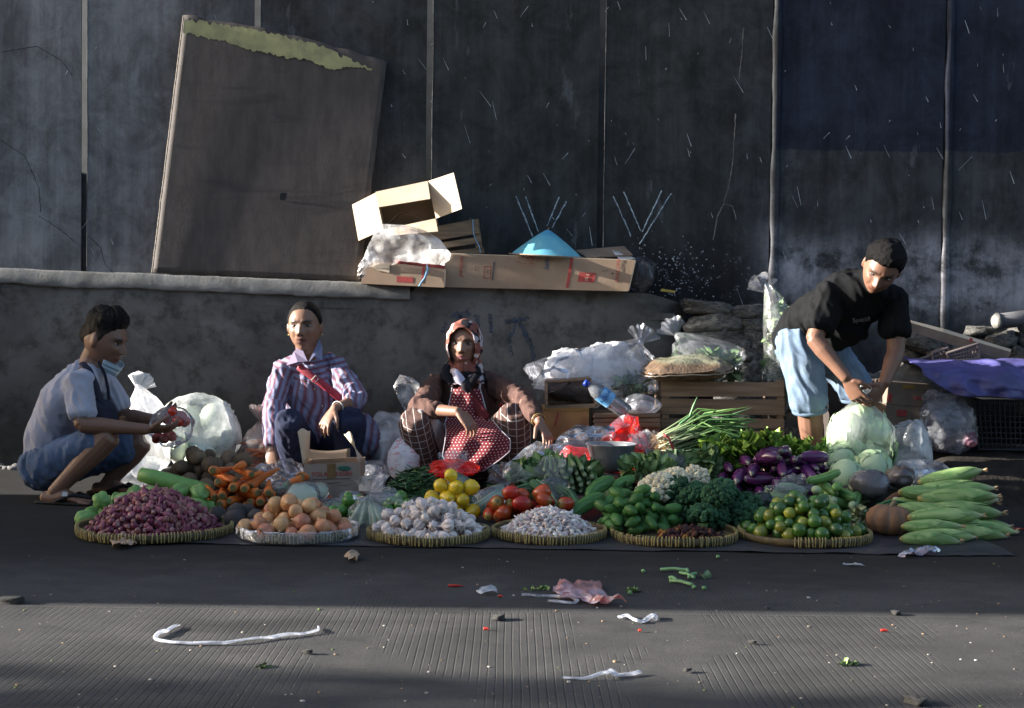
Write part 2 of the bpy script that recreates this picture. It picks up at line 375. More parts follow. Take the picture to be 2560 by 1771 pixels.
# paint flecks, chalk marks, scratches: thin raised marks on the wall
FLECK = mk('white_paint_fleck', (.42, .45, .49), (.16, .17, .2), rough=.7)
CHALK = mk('pale_blue_chalk', (.36, .46, .55), (.12, .16, .2), scale=60, rough=.9)
mb = MB(); rr = random.Random(5)
def streak(px, py, ang, L, w, Y=YU - .012):
    a = P(px, py, Y); a.y = wall_y(a.x, a.z) - .001; d = V3((math.cos(ang), 0, math.sin(ang))) * L * Y / F; s = V3((-d[2], 0, d[0])); s = unit(s) * w * Y / F / 2
    a = V3(a); b = a + d; b[1] = wall_y(b[0], b[2]) - .001
    mb.add(slab([a - s * .4, a + s * .4, b + s, b - s], -.0008, (0, -1, 0)))
for i in range(210):
    px, py = rr.uniform(0, 2560), rr.uniform(0, 800)
    if 380 < px < 970 and py > 40: continue
    if px < 900 and rr.random() < .55: continue
    if py > 620 and px < 1700: continue
    L = rr.choice([4, 5, 6, 8, 14, 22, 34, 48]); streak(px, py, rr.choice([-1.15, -1.0, -1.25, -1.4, .95, 1.1]) + rr.uniform(-.15, .15), L, rr.uniform(.9, 2.3))
for i in range(150):
    px, py = rr.gauss(1690, 60), rr.gauss(690, 40)
    streak(px, py, rr.uniform(0, 6), rr.uniform(2, 5), rr.uniform(2, 4))
build('paint_flecks', mb, FLECK, wall, smooth=False, kind='stuff')
mb = MB()
def chalk(pts, w, Y=YU - .012, n=14):
    q = [V3(P(a, b, Y)) for a, b in pts]; L = []
    for i in range(len(q) - 1):
        for t in np.linspace(0, 1, n, endpoint=(i == len(q) - 2)): L.append(q[i] * (1 - t) + q[i + 1] * t + V3((rr.gauss(0, .0012), 0, 0))); L[-1][1] = (plinth_y if Y < 8.3 else wall_y)(L[-1][0], L[-1][2]) - .0006
    mb.add(tube(L, [(w * Y / F / 2 * rr.uniform(.5, 1.25), .0003) for _ in L], 6, side=unit(np.cross(L[-1] - L[0], (0, 1, 0)))))
for s in [[(1290, 491), (1332, 592)], [(1314, 491), (1346, 580)], [(1398, 493), (1368, 565)], [(1416, 504), (1380, 570)],
          [(1534, 491), (1578, 590)], [(1560, 480), (1602, 577)], [(1655, 477), (1606, 580)], [(1678, 484), (1600, 610)]]: chalk(s, 3.2)
build('chalk_mark', mb, CHALK, wall, kind='stuff')
mb = MB(); BLUE = mk('faded_blue_spray', (.035, .075, .16), (.05, .06, .07), scale=30, rough=.9)
for s in [[(1108, 830), (1122, 800), (1142, 782), (1150, 800)], [(1165, 780), (1172, 790)], [(1192, 790), (1196, 826)], [(1224, 786), (1228, 830)], [(1262, 806), (1290, 802), (1322, 796)], [(1288, 815), (1270, 850), (1278, 890)], [(1300, 810), (1330, 870), (1334, 910)], [(1150, 782), (1172, 830)]]:
    chalk(s, 13, YP - .010)
for nd in [n for n in BLUE.node_tree.nodes if n.type == 'OUTPUT_MATERIAL']:
    nt_ = BLUE.node_tree; tb_ = nt_.nodes.new('ShaderNodeBsdfTransparent'); ms_ = nt_.nodes.new('ShaderNodeMixShader'); nn_ = nt_.nodes.new('ShaderNodeTexNoise'); nn_.inputs['Scale'].default_value = 28; nn_.inputs['Detail'].default_value = 6
    rm_ = nt_.nodes.new('ShaderNodeMapRange'); rm_.inputs[1].default_value = .42; rm_.inputs[2].default_value = .62; rm_.inputs[4].default_value = .6; nt_.links.new(nn_.outputs[0], rm_.inputs[0]); nt_.links.new(rm_.outputs[0], ms_.inputs[0])
    nt_.links.new(tb_.outputs[0], ms_.inputs[1]); nt_.links.new(nt_.nodes['Principled BSDF'].outputs[0], ms_.inputs[2]); nt_.links.new(ms_.outputs[0], nd.inputs[0])
build('graffiti_stroke', mb, BLUE, wall, kind='stuff')
mb = MB()
for s in [[(1860, 70), (1856, 140), (1848, 200)], [(1840, 285), (1834, 400), (1822, 470), (1810, 510)], [(1810, 510), (1795, 540), (1784, 600)], [(1810, 510), (1832, 515), (1842, 548)]]: chalk(s, 3, YU - .014)
build('hanging_root', mb, LIPM, wall, kind='stuff')
mb = MB()
for s in [[(0, 350), (60, 390), (95, 470), (100, 530)], [(95, 540), (150, 575), (190, 610)], [(0, 130), (90, 115), (150, 150), (180, 190)], [(220, 590), (250, 620), (260, 660), (290, 690)]]: chalk(s, 1.6, YU - .014)
build('crack', mb, DARKM, wall, kind='stuff')

# ---- added outside the picture to shade the pitch from the left: a truck and a tree
VANM = mk('van_paint', (.35, .36, .38), (.3, .31, .33), rough=.4); TYRE = mk('tyre_rubber', (.02, .02, .02), rough=.9); GLASSD = mk('van_glass', (.02, .025, .03), rough=.08, spec=.6)
van = thing('shade_truck', 'grey box truck parked by the wall beyond the left edge of the pitch', 'truck', (-8.6, 5.5, 0))
vp = [(-11.0, .42), (-6.15, .42), (-6.1, 1.0), (-6.2, 2.3), (-6.32, 2.45), (-9.6, 2.45), (-10.3, 1.35), (-11.0, 1.1)]
v = V3([(a, 4.42, b) for a, b in vp] + [(a, 6.93, b) for a, b in vp]); n_ = len(vp)
bev(one('body', (v, [tuple(range(n_)), tuple(reversed(range(n_, 2 * n_)))] + [(i + n_, (i + 1) % n_ + n_, (i + 1) % n_, i) for i in range(n_)]), VANM, van, smooth=False), .06)
for wx in (-10.2, -7.0):
    for wy in (4.55, 6.8):
        one('wheel', tube([(wx, wy - .1, .34), (wx, wy + .1, .34)], .34, 20, cap=.1), TYRE, van)
one('windscreen', slab([(-9.68, 4.6, 2.1), (-9.68, 6.4, 2.1), (-10.27, 6.4, 1.42), (-10.27, 4.6, 1.42)], .01, (-.7, 0, .6)), GLASSD, van, smooth=False)
# an added shop building, unseen behind the viewer, that cuts the low sky light
bl = thing('sky_block_building', 'long plain shop building across the road, behind the viewer', 'building', (0, -7, 0))
SHOPW = mk('shop_render', (.16, .15, .14), (.11, .105, .10), rough=.85, scale=1.5); SHUT = mk('shop_shutter', (.10, .12, .14), rough=.6)
one('wall', cuboid((2, -9.5, 2.1), (40, 5, 4.2)), SHOPW, bl, smooth=False)
one('roof', slab([(-18.6, -6.3, 4.22), (22.6, -6.3, 4.22), (22.6, -12.4, 5.2), (-18.6, -12.4, 5.2)], .15, (0, .2, 1)), mk('roof_tile', (.12, .06, .045), rough=.8), bl, smooth=False)
for k_ in range(9):
    one('shutter', cuboid((-15 + 4.3 * k_, -6.97, 1.35), (3.2, .08, 2.6)), SHUT, bl, smooth=False); one('window', cuboid((-15 + 4.3 * k_, -6.97, 3.4), (2.6, .08, .7)), GLASSD, bl, smooth=False)
BARK = mk('bark', (.12, .09, .065), rough=.95, bump=.8); LEAFM = mkattr('tree_leaf', rough=.6)
tree = thing('shade_tree', 'leafy street tree standing across the road, off to the left', 'tree', (-13, 1.2, 0))
one('trunk', tube([(-13, 1.2, 0), (-12.9, 1.25, 1.3), (-13.1, 1.1, 2.2), (-13, 1.3, 3.6)], [.2, .16, .13, .06], 10), BARK, tree)
mb = MB(); rr = random.Random(3)
for k in range(9000):
    while True:
        q = V3((rr.uniform(-1, 1), rr.uniform(-1, 1), rr.uniform(-1, 1)))
        if q @ q < 1 and fbm(q, 2.0, 2) > -.35: break
    c_ = V3((-13, 1.5, 3.05)) + q * V3((2.2, 2.2, 1.6)); a = unit((rr.gauss(0, 1), rr.gauss(0, 1), rr.gauss(0, 1))); b = unit(np.cross(a, (rr.gauss(0, 1), rr.gauss(0, 1), rr.gauss(0, 1))))
    mb.add((V3([c_ - a * .09, c_ + b * .045, c_ + a * .09, c_ - b * .045]), [(0, 1, 2, 3)]), (.06, .10, .03))
build('crown', mb, LEAFM, tree, kind='stuff')

mb = MB(); r_ = random.Random(14)
for k in range(150):
    X_, Y_ = r_.uniform(-3.2, 3.2), 8.12 - abs(r_.gauss(0, .14)); d_ = r_.uniform(.012, .05)
    mb.add(rock(k * 1.7, (d_ * 1.5, d_, d_ * .6), 6, 5, .4)); mb.v[-1] += V3((X_, Y_, d_ * .2))
build('wall_foot_debris', mb, STONE, None, label='loose chips and dirt along the foot of the plinth', cat='debris', kind='stuff')

def bank(u, v):
    X, Y = 1.85 + u * 3.0, 6.8 + v * 1.6
    return (X, Y, -.01 + .205 * sstep_(X, 1.9, 2.25) * sstep_(Y, 6.88, 7.36) + .012 * fbm((X, Y, 0), 6, 3) * sstep_(X, 1.9, 2.2) * sstep_(Y, 6.85, 7.1))
DIRT = mk('trodden_dirt', (.030, .025, .021), (.018, .015, .013), rough=.95, scale=9, bump=.8, bscale=40, bdist=.01, spec=.1)
o = one('dirt_bank', grid(bank, 50, 30), DIRT); o['kind'] = 'structure'
# =================================================================== PRODUCE
def lerp(a, b, t): return V3(a) * (1 - t) + V3(b) * t
def revolved(prof, n=14, col=None, wob=0, seed=0, lobes=0, lobamp=0, bend=0, axis='z'):
    """solid of revolution with colour col(t, ang, p), wobble, lobes and bend; long axis z"""
    v, f = lathe(prof, n); z0, z1 = prof[0][1], prof[-1][1]; C = []
    w = v.copy()
    for i, p in enumerate(v):
        t = (p[2] - z0) / (z1 - z0); a = math.atan2(p[1], p[0]); k = 1 + wob * fbm(p / (z1 - z0) * 2.2, 1.4, seed)
        if lobes: k *= 1 - lobamp * abs(math.cos(a * lobes / 2)) ** 6
        w[i] = (p[0] * k, p[1] * k, p[2])
        if bend: w[i][0] += bend * (t - .5) ** 2
        C.append(col(t, a, p) if callable(col) else col)
    return MB().add((w, f), np.array(C))
def egg(L, R, k=8, p0=.12, p1=.12, skew=0):
    out = []
    for i in range(k + 1):
        a = PI * i / k; t = .5 - .5 * math.cos(a); r = math.sin(a) ** .8
        r *= 1 + skew * (t - .5)
        if i == 0: r = p0
        if i == k: r = p1
        out.append((R * r, L * (t - .5)))
    return out
G_ = lambda *a: V3(a)
VEG = mkattr('vegetable_skin', rough=.45, var=.25, scale=45, bump=.15, bscale=90, spec=.3, rnd=.22)
VEGSHINE = mkattr('glossy_vegetable_skin', rough=.2, var=.12, scale=30, spec=.55, rnd=.2)
VEGDRY = mkattr('dry_vegetable_skin', rough=.8, var=.35, scale=55, bump=.5, bscale=70, bdist=.004, spec=.25, rnd=.25)
PAPERY = mkattr('papery_bulb_skin', rough=.36, var=.28, scale=60, bump=.25, bscale=120, spec=.35, rnd=.2)
rr = random.Random(21)
def kinds(name, fn, n, mat): return [fn(s).mesh(name, True, mat) for s in range(n)]
def _shallot(s):
    a = [G_(.17, .035, .06), G_(.25, .075, .095), G_(.12, .020, .045), G_(.22, .085, .075)][s % 4]
    def col(t, an, p):
        c = lerp(a, (.42, .27, .24), max(0, t - .78) * 3.2); c = lerp(c, (.36, .26, .22), max(0, .1 - t) * 6)
        return c * (1 + .22 * math.sin(an * 9 + s))
    pr = [(.002, -.013), (.007, -.011), (.0108, -.005), (.0105, .002), (.0075, .009), (.0036, .014), (.0022, .021), (.001, .024)]
    return revolved([(r * 1.08, z) for r, z in pr], 9, col, .18, s * 3.1, 0, 0, .006)
SHALLOT = kinds('shallot', _shallot, 4, PAPERY)
def _onion(s):
    a = [G_(.52, .27, .125), G_(.45, .20, .10), G_(.58, .34, .16), G_(.42, .17, .10)][s % 4]
    def col(t, an, p):
        c = a * (1 + .13 * math.sin(an * 13 + 2 * s) * math.sin(PI * t)); c = lerp(c, (.48, .36, .2), max(0, t - .84) * 4)
        return lerp(c, (.2, .14, .08), max(0, .06 - t) * 12)
    pr = [(.004, -.029), (.012, -.028), (.024, -.02), (.030, -.006), (.0295, .006), (.022, .018), (.012, .0255), (.006, .030), (.003, .037), (.001, .039)]
    return revolved(pr, 18, col, .06, s * 5.3)
ONION = kinds('onion', _onion, 4, PAPERY)
def _garlic(s):
    def col(t, an, p):
        lob = abs(math.cos(an * 4)); c = lerp((.70, .63, .58), (.28, .17, .18), (1 - lob) ** 2 * .9)
        c = lerp(c, (.36, .25, .32), .35 * max(0, math.sin(an * 17 + s)) * t); return lerp(c, (.55, .48, .4), max(0, t - .85) * 4)
    pr = [(.003, -.019), (.013, -.0195), (.021, -.013), (.024, -.002), (.020, .009), (.011, .017), (.0045, .022), (.003, .031), (.002, .036)]
    return revolved(pr, 24, col, .08, s * 2.9, 8, .30, .01 * (s - 1))
GARLIC = kinds('garlic_bulb', _garlic, 4, PAPERY)
def _clove(s):
    c0 = [G_(.66, .60, .57), G_(.58, .50, .47), G_(.70, .66, .61), G_(.50, .40, .40)][s % 4]
    return revolved([(.001, -.013), (.0055, -.010), (.0075, -.002), (.006, .006), (.003, .012), (.0008, .017)], 7, lambda t, a, p: lerp(c0, (.5, .38, .3), max(0, .15 - t) * 5), .15, s * 4.1, 0, 0, .02)
CLOVE = kinds('garlic_clove', _clove, 4, PAPERY)
def _lime(s):
    cs = [(G_(.04, .12, .02), G_(.10, .22, .03)), (G_(.03, .085, .02), G_(.05, .13, .03)), (G_(.12, .20, .03), G_(.30, .27, .03)), (G_(.05, .14, .025), G_(.07, .16, .03))][s % 4]
    return revolved(egg(.049, .0255, 9, .25, .2), 16, lambda t, a, p: lerp(lerp(cs[0], cs[1], .5 + .5 * nz(p, 28, s)), (.2, .2, .06), max(0, t - .95) * 9), .03, s)
LIME = kinds('green_citrus', _lime, 4, VEGSHINE)
def _plime(s): return revolved(egg(.048, .0235, 8, .2, .16), 14, lambda t, a, p: lerp((.05, .16, .02), (.09, .24, .04), .5 + .5 * nz(p, 25, s)), .03, s)
PLIME = kinds('lime', _plime, 2, VEGSHINE)
def _lemon(s): return revolved([(.003, -.038), (.008, -.035), (.022, -.026), (.031, -.012), (.033, .002), (.029, .016), (.018, .028), (.008, .035), (.003, .038)], 16, lambda t, a, p: lerp((.72, .44, .012), (.62, .47, .03), .5 + .5 * nz(p, 30, s)), .05, s)
LEMON = kinds('lemon', _lemon, 3, VEGSHINE)
def _tomato(s):
    cs = [G_(.42, .028, .012), G_(.50, .05, .015), G_(.36, .02, .012), G_(.46, .07, .015)][s % 4]
    pr = [(.004, -.033), (.018, -.031), (.027, -.018), (.029, 0), (.026, .018), (.017, .032), (.008, .0365), (.002, .036)]
    b = revolved(pr, 16, lambda t, a, p: lerp(cs, (.28, .25, .06), max(0, t - .8) * (4.0 if s % 2 else 1.2)), .06, s * 3.3)
    for k in range(5):
        a = k * 2 * PI / 5; b.add(tube([(0, 0, .0365), (.006 * math.cos(a), .006 * math.sin(a), .037), (.012 * math.cos(a), .012 * math.sin(a), .0345)], [.0012, .0012, .0004], 4), (.06, .12, .03))
    return b
TOMATO = kinds('tomato', _tomato, 4, VEGSHINE)
def _potato(s): return revolved(egg(.085, .034, 9, .2, .2), 14, lambda t, a, p: lerp((.115, .075, .045), (.17, .12, .075), .5 + .5 * fbm(p, 30, s)), .22, s * 6.1)
POTATO = kinds('potato', _potato, 4, VEGDRY)
def _beet(s): return revolved([(.003, -.05), (.012, -.044), (.034, -.028), (.043, -.004), (.040, .016), (.026, .030), (.012, .036), (.006, .042)], 16, lambda t, a, p: lerp((.04, .033, .032), (.075, .065, .06), .5 + .5 * fbm(p, 25, s)), .14, s * 4.4)
BEET = kinds('beetroot', _beet, 3, VEGDRY)
def _chayote(s):
    def col(t, a, p): return lerp((.10, .24, .05), (.22, .36, .12), .5 + .5 * fbm(p, 14, s)) * (1 - .25 * abs(math.cos(a * 2.5)) ** 8)
    return revolved([(.006, -.052), (.024, -.049), (.038, -.034), (.042, -.012), (.038, .012), (.029, .033), (.018, .047), (.005, .050)], 20, col, .10, s * 2.2, 5, .18)
CHAYOTE = kinds('chayote', _chayote, 3, VEG)
def _carrot(s):
    L = .19 + .02 * s
    def col(t, a, p):
        c = lerp((.55, .14, .02), (.44, .10, .018), .5 + .5 * math.sin(t * 70 + s)); c = lerp(c, (.30, .17, .05), max(0, t - .972) * 10) if t < .9935 else G_(.12, .11, .04)
        return c
    pr = [(.001, -L / 2), (.005, -L * .46), (.009, -L * .3), (.013, -L * .08), (.0165, L * .2), (.0195, L * .42), (.0175, L * .475), (.011, L * .495), (.004, L * .487)]
    return revolved(pr, 12, col, .06, s * 3.7, 0, 0, .03 * (s - 1))
CARROT = kinds('carrot', _carrot, 4, VEG)
def _eggplant(s):
    L = .12 + .012 * s
    def col(t, a, p): return lerp(lerp((.055, .012, .06), (.10, .02, .095), .5 + .5 * nz(p, 22, s)), (.42, .36, .36), max(0, .07 - t) * 9) if t < .9 else G_(.16, .15, .12)
    pr = [(.003, -L * .5), (.012, -L * .485), (.022, -L * .4), (.0275, -L * .15), (.027, L * .1), (.022, L * .3), (.016, L * .4), (.0145, L * .42), (.010, L * .455), (.005, L * .48), (.004, L * .56)]
    return revolved(pr, 14, col, .05, s * 2.7, 0, 0, .05 * (s - 1))
EGGPLANT = kinds('eggplant', _eggplant, 3, mkattr('eggplant_skin', rough=.13, var=.1, spec=.6, rnd=.3))
def _gourd(s):
    def col(t, a, p): return lerp((.035, .115, .025), (.09, .22, .05), (.5 + .5 * math.sin(a * 8)) * .6 + .4 * nz(p, 30, s))
    return revolved([(.003, -.04), (.012, -.036), (.020, -.022), (.0235, -.004), (.022, .014), (.015, .030), (.007, .038), (.003, .044)], 16, col, .08, s * 3, 8, .07)
GOURD = kinds('small_green_gourd', _gourd, 3, VEG)
def _bitter(s):
    def col(t, a, p): return lerp((.05, .15, .035), (.11, .26, .07), .5 + .5 * math.sin(a * 9 + 4 * nz(p, 30)))
    b = revolved(egg(.21, .031, 14, .1, .1), 22, col, .05, s * 3, 0, 0, .05)
    v = b.v[0]
    for i, p in enumerate(v):
        a = math.atan2(p[1], p[0]); k = 1 + .10 * abs(math.sin(a * 4.5)) * (.4 + .6 * abs(math.sin(p[2] * 190 + a * 3))); v[i] = (p[0] * k, p[1] * k, p[2])
    return b
BITTER = kinds('bitter_gourd', _bitter, 2, VEG)
def _cuke(s):
    L = .17
    return revolved([(.003, -L / 2), (.012, -L * .485), (.018, -L * .4), (.020, -L * .1), (.020, L * .2), (.0185, L * .42), (.012, L * .485), (.002, L / 2)], 14,
                    lambda t, a, p: lerp(lerp((.07, .17, .04), (.17, .30, .09), .5 + .5 * math.sin(a * 6 + s)), (.45, .5, .3), max(0, .08 - t) * 9), .05, s, 0, 0, .03)
CUKE = kinds('cucumber', _cuke, 2, VEG)
def florets(R, n, col, seed, bump_r, stem_col, squash=.8, stem=True, sub=7):
    b = MB(); r_ = random.Random(seed)
    b.add(ball((0, 0, 0), (R * .86, R * .86, R * .86 * squash), 14, 9), lerp(col, (0, 0, 0), .45))
    for k in range(n):
        y = 1 - 1.45 * (k + .5) / n; a = k * 2.39996 + r_.uniform(-.2, .2); q = math.sqrt(max(0, 1 - y * y))
        d = V3((q * math.cos(a), q * math.sin(a), y)); br = bump_r * r_.uniform(.75, 1.25)
        c_ = d * R * V3((1, 1, squash)) * r_.uniform(.84, .98)
        v, f = ball(c_, br, 7, 5); cc = lerp(col, V3(col) * 1.5, r_.random() * .7)
        b.add((v, f), cc)
        for j in range(sub):
            e = unit(d + V3((r_.gauss(0, .8), r_.gauss(0, .8), r_.gauss(0, .8)))); b.add(ball(c_ + e * br * .8, br * .42, 5, 4), cc * r_.uniform(.8, 1.2))
    if stem: b.add(tube([(0, 0, -R * .3), (0, 0, -R * .9), (.004, 0, -R * 1.35)], [R * .5, R * .33, R * .3], 10), stem_col)
    return b
BROC_M = mkattr('broccoli_head', rough=.75, var=.5, scale=260, bump=.9, bscale=330, bdist=.004, spec=.25, rnd=.2)
BROC = [florets(.055, 46, (.030, .082, .038), s, .0125, (.13, .22, .08)).mesh('broccoli', True, BROC_M) for s in range(3)]
CAUL_M = mkattr('cauliflower_curd', rough=.7, var=.2, scale=200, bump=.7, bscale=260, bdist=.004, spec=.3, rnd=.08)
CAUL = [florets(.078, 60, (.62, .56, .40), 50 + s, .015, (.35, .42, .2), .7).mesh('cauliflower', True, CAUL_M) for s in range(2)]
def _corn(s):
    L = .31
    def col(t, a, p):
        c = lerp((.11, .22, .06), (.27, .38, .13), .5 + .5 * math.sin(a * 16 + 3 * nz(p, 16, s))); c = lerp(c, (.40, .40, .16), .45 * max(0, nz(p, 9, s + 5)))
        c = lerp(c, (.50, .44, .30), max(0, t - .86) * 6); return lerp(c, (.25, .14, .05), max(0, .07 - t) * 10)
    pr = [(.008, -L * .5), (.013, -L * .47), (.022, -L * .41), (.030, -L * .26), (.0335, -L * .05), (.032, L * .12), (.025, L * .28), (.015, L * .40), (.0075, L * .46), (.006, L * .5)]
    b = revolved(pr, 18, col, .07, s * 4.9, 0, 0, .05 * (s - 1))
    # overlapping outer husk leaves
    for k in range(4):
        a0 = k * 1.7 + s; 
        def leaf(u, v, a0=a0):
            z = -L * .46 + v * L * (.62 + .08 * k); i = np.interp(z, [q[1] for q in pr], [q[0] for q in pr]); a = a0 + (u - .5) * 2.3 * (1 - v ** 3)
            r = i * 1.05 + .0015 + .002 * v; t = (z + L / 2) / L
            return (r * math.cos(a) + .05 * (s - 1) * (t - .5) ** 2, r * math.sin(a), z)
        b.add(grid(leaf, 5, 9), lambda p, k=k: lerp((.10, .22, .06), (.28, .38, .15), .5 + .5 * math.sin(math.atan2(p[1], p[0]) * 17 + k)) * (1 + .3 * nz(p, 20, k)))
    for k in range(9):
        a = k * .7; b.add(tube([(0, 0, L * .47), (.006 * math.cos(a), .006 * math.sin(a), L * .5), (.010 * math.cos(a), .010 * math.sin(a), L * .535)], [.002, .0022, .0008], 4), (.45, .34, .2) if k % 3 else (.25, .12, .05))
    return b
CORN = kinds('corn_cob', _corn, 3, mkattr('corn_husk', rough=.55, var=.2, scale=18, bump=.25, bscale=50, spec=.35, rnd=.15))
def _pumpkin(s):
    def col(t, a, p): return lerp((.26, .13, .06), (.15, .085, .055), .5 + .5 * fbm(p, 9, 3)) * (1 - .45 * abs(math.cos(a * 5)) ** 14) + G_(.06, .06, .055) * abs(math.cos(a * 5)) ** 30
    b = revolved([(.01, -.058), (.045, -.062), (.075, -.05), (.093, -.02), (.095, .008), (.083, .036), (.055, .055), (.028, .056), (.012, .048)], 60, col, .05, 8, 10, .10)
    return b.add(tube([(0, 0, .045), (.004, 0, .062), (.012, .004, .075)], [.012, .009, .010], 8), (.16, .13, .08))
PUMPKIN = kinds('pumpkin', _pumpkin, 1, VEGDRY)
m = NT('cabbage_leaf'); v = m.obj(); a = m.attr('Col'); 
c = m.mix(1.0, a, m.mix(m.noise(v, 14, 5), (.8,) * 3, (1.2,) * 3), 'MULTIPLY'); m.bump(m.noise(v, 60, 5), .25, .004)
CABM = m.fin(c, .5, .4, Subsurface_Weight=.0)
def _cabbage(s):
    b = MB(); R = .078
    b.add(ball((0, 0, 0), (R, R, R * .9), 20, 14), (.36, .47, .30))
    r_ = random.Random(s)
    for k in range(7):
        ax = unit((r_.gauss(0, 1), r_.gauss(0, 1), r_.gauss(0, .5))); a0 = r_.uniform(0, 6.28); e1 = unit(np.cross(ax, (0, .1, 1))); e2 = np.cross(ax, e1)
        def leaf(u, v, k=k, ax=ax, e1=e1, e2=e2):
            U, Vv = (u - .5) * 2, v * 2 - .75
            d = unit(ax + e1 * U * 1.1 + e2 * Vv * 1.2); rr_ = R * (1.015 + .006 * k) + .004 * max(0, Vv) ** 2 * 2 + .003 * math.sin(U * 9 + Vv * 5) + (.008 * (abs(U) ** 4 + max(0, Vv) ** 4) if k > 3 else 0)
            return d * rr_ * V3((1, 1, .9))
        g = grid(leaf, 15, 15); C = []
        for j in range(15):
            for i in range(15):
                U, Vv = (i / 14 - .5) * 2, j / 14
                vein = max(0, 1 - abs(U) / (.05 + .03 * (1 - Vv))) * .9 + max(0, 1 - abs((abs(U) * 1.1 - (Vv - .15)) % .32 - .16) / .03) * .35
                C.append(lerp(lerp((.27, .43, .22), (.38, .50, .30), r_.random() * .4 + .3), (.55, .60, .45), min(1, vein)))
        b.add(g, np.array(C))
    return b
CABBAGE = kinds('cabbage', _cabbage, 3, CABM)

# ------------------------------------------------------------------ piling: every piece is let down until it touches what lies below
class Heap:
    def __init__(s): s.S = np.zeros((0, 4))
    def drop(s, n, cx, cy, rx, ry, radii, floor=0.0, R=None, dome=.12, tries=26, seed=0, nest=.9, shape='disc', zmax=9, ymin=None):
        """radii: function(i, rng) -> (offsets (k,3), radius (k,), rotation 3x3, tag)"""
        g = np.random.default_rng(seed); out = []
        for i in range(n):
            off, rad, Rm, tag = radii(i, g); rad = np.asarray(rad) * nest
            a = g.uniform(0, 2 * PI, tries); q = np.sqrt(g.uniform(0, 1, tries))
            if shape == 'box': X, Y = cx + rx * g.uniform(-1, 1, tries), cy + ry * g.uniform(-1, 1, tries)
            else: X, Y = cx + rx * q * np.cos(a), cy + ry * q * np.sin(a)
            Z = np.full(tries, -9.0)
            for o, r in zip(off, rad):
                ex, ey = X + o[0], Y + o[1]
                fl = floor(ex, ey) if callable(floor) else floor
                Z = np.maximum(Z, fl + r - o[2])
                if len(s.S):
                    d2 = (ex[:, None] - s.S[None, :, 0]) ** 2 + (ey[:, None] - s.S[None, :, 1]) ** 2
                    rs = (r + s.S[None, :, 3]) ** 2
                    h = np.where(d2 < rs, s.S[None, :, 2] + np.sqrt(np.maximum(rs - d2, 0)) - o[2], -9)
                    Z = np.maximum(Z, h.max(1))
            cost = Z + dome * (((X - cx) / rx) ** 2 + ((Y - cy) / ry) ** 2)
            k = int(np.argmin(cost))
            if Z[k] > zmax: continue
            c_ = V3((X[k], Y[k], Z[k])); s.S = np.vstack([s.S, np.hstack([c_ + off, np.asarray(rad)[:, None]])])
            out.append((c_, Rm, tag))
        return out
    def block(s, pts, r):
        s.S = np.vstack([s.S, [[*p, r] for p in pts]])
def rand_R(g):
    q = Quaternion(g.normal(size=4)); q.normalize(); return np.array(q.to_matrix())
def lying_R(g, yaw=None, spread=.5, tilt=.2, flip=True):
    """long axis (z) laid flat, heading yaw"""
    y = g.uniform(0, 2 * PI) if yaw is None else yaw + g.normal() * spread
    d = unit((math.cos(y), math.sin(y), g.normal() * tilt)); s_ = unit(np.cross(d, (0, 0, 1))); u = np.cross(s_, d); r = g.uniform(0, 2 * PI)
    e1, e2 = s_ * math.cos(r) + u * math.sin(r), -s_ * math.sin(r) + u * math.cos(r)
    return basis(e1, np.cross(d, e1), d)
def sph(r, nkind): return lambda i, g: (V3([(0, 0, 0)]), [r], rand_R(g), int(g.integers(nkind)))
def capsule(L, r, nkind, yaw=None, spread=.5, tilt=.2, k=3):
    def fn(i, g):
        R = lying_R(g, yaw, spread, tilt); return V3([R[:, 2] * t for t in np.linspace(-.5, .5, k) * (L - 1.6 * r)]), [r] * k, R, int(g.integers(nkind))
    return fn
def visible(items, r):
    """how much of each piece the lens sees (coarse z-buffer of discs)"""
    pr = [pix(c) for c, *_ in items]; d = [c[1] for c, *_ in items]; cnt = np.zeros(len(items))
    pr = np.array(pr); x0, y0 = pr.min(0) - 40; w, h = ((pr.max(0) - pr.min(0) + 80) / 2).astype(int) + 2; buf = np.full((h, w), -1)
    yy, xx = np.mgrid[0:h, 0:w]
    for k in np.argsort(d)[::-1]:
        cx, cy = (pr[k] - (x0, y0)) / 2; R = r * F / d[k] / 2
        a, b, c_, e = int(cy - R), int(cy + R) + 2, int(cx - R), int(cx + R) + 2
        sub = (xx[a:b, c_:e] - cx) ** 2 + (yy[a:b, c_:e] - cy) ** 2 < R * R; buf[a:b, c_:e][sub] = k
    ids, n = np.unique(buf[buf >= 0], return_counts=True); cnt[ids] = n; return cnt
def scatter(name, meshes, items, label, cat, group, smin=.88, smax=1.12, limit=300, r=.01, mat=None, bulk=None):
    g = random.Random(len(items)); order = list(range(len(items)))
    if len(items) > limit:
        cnt = visible(items, r); order = list(np.argsort(-cnt))
    for k in order[:limit]:
        c_, R, t = items[k]; o = put(name, meshes[t % len(meshes)], None, label=label, cat=cat, group=group); orient(o, c_, R, g.uniform(smin, smax))
    if len(items) > limit:
        mb = MB()
        base = [(np.array([v.co[:] for v in me.vertices]), [tuple(p.vertices) for p in me.polygons], np.array([d.color[:3] for d in me.color_attributes['Col'].data])) for me in meshes]
        for k in order[limit:]:
            c_, R, t = items[k]; v, f, c = base[t % len(base)]; mb.add((v @ R.T * g.uniform(smin, smax) + c_, f), c)
        build(bulk or name + '_mass', mb, meshes[0].materials[0], None, label='rest of the ' + label, cat=cat, kind='stuff')

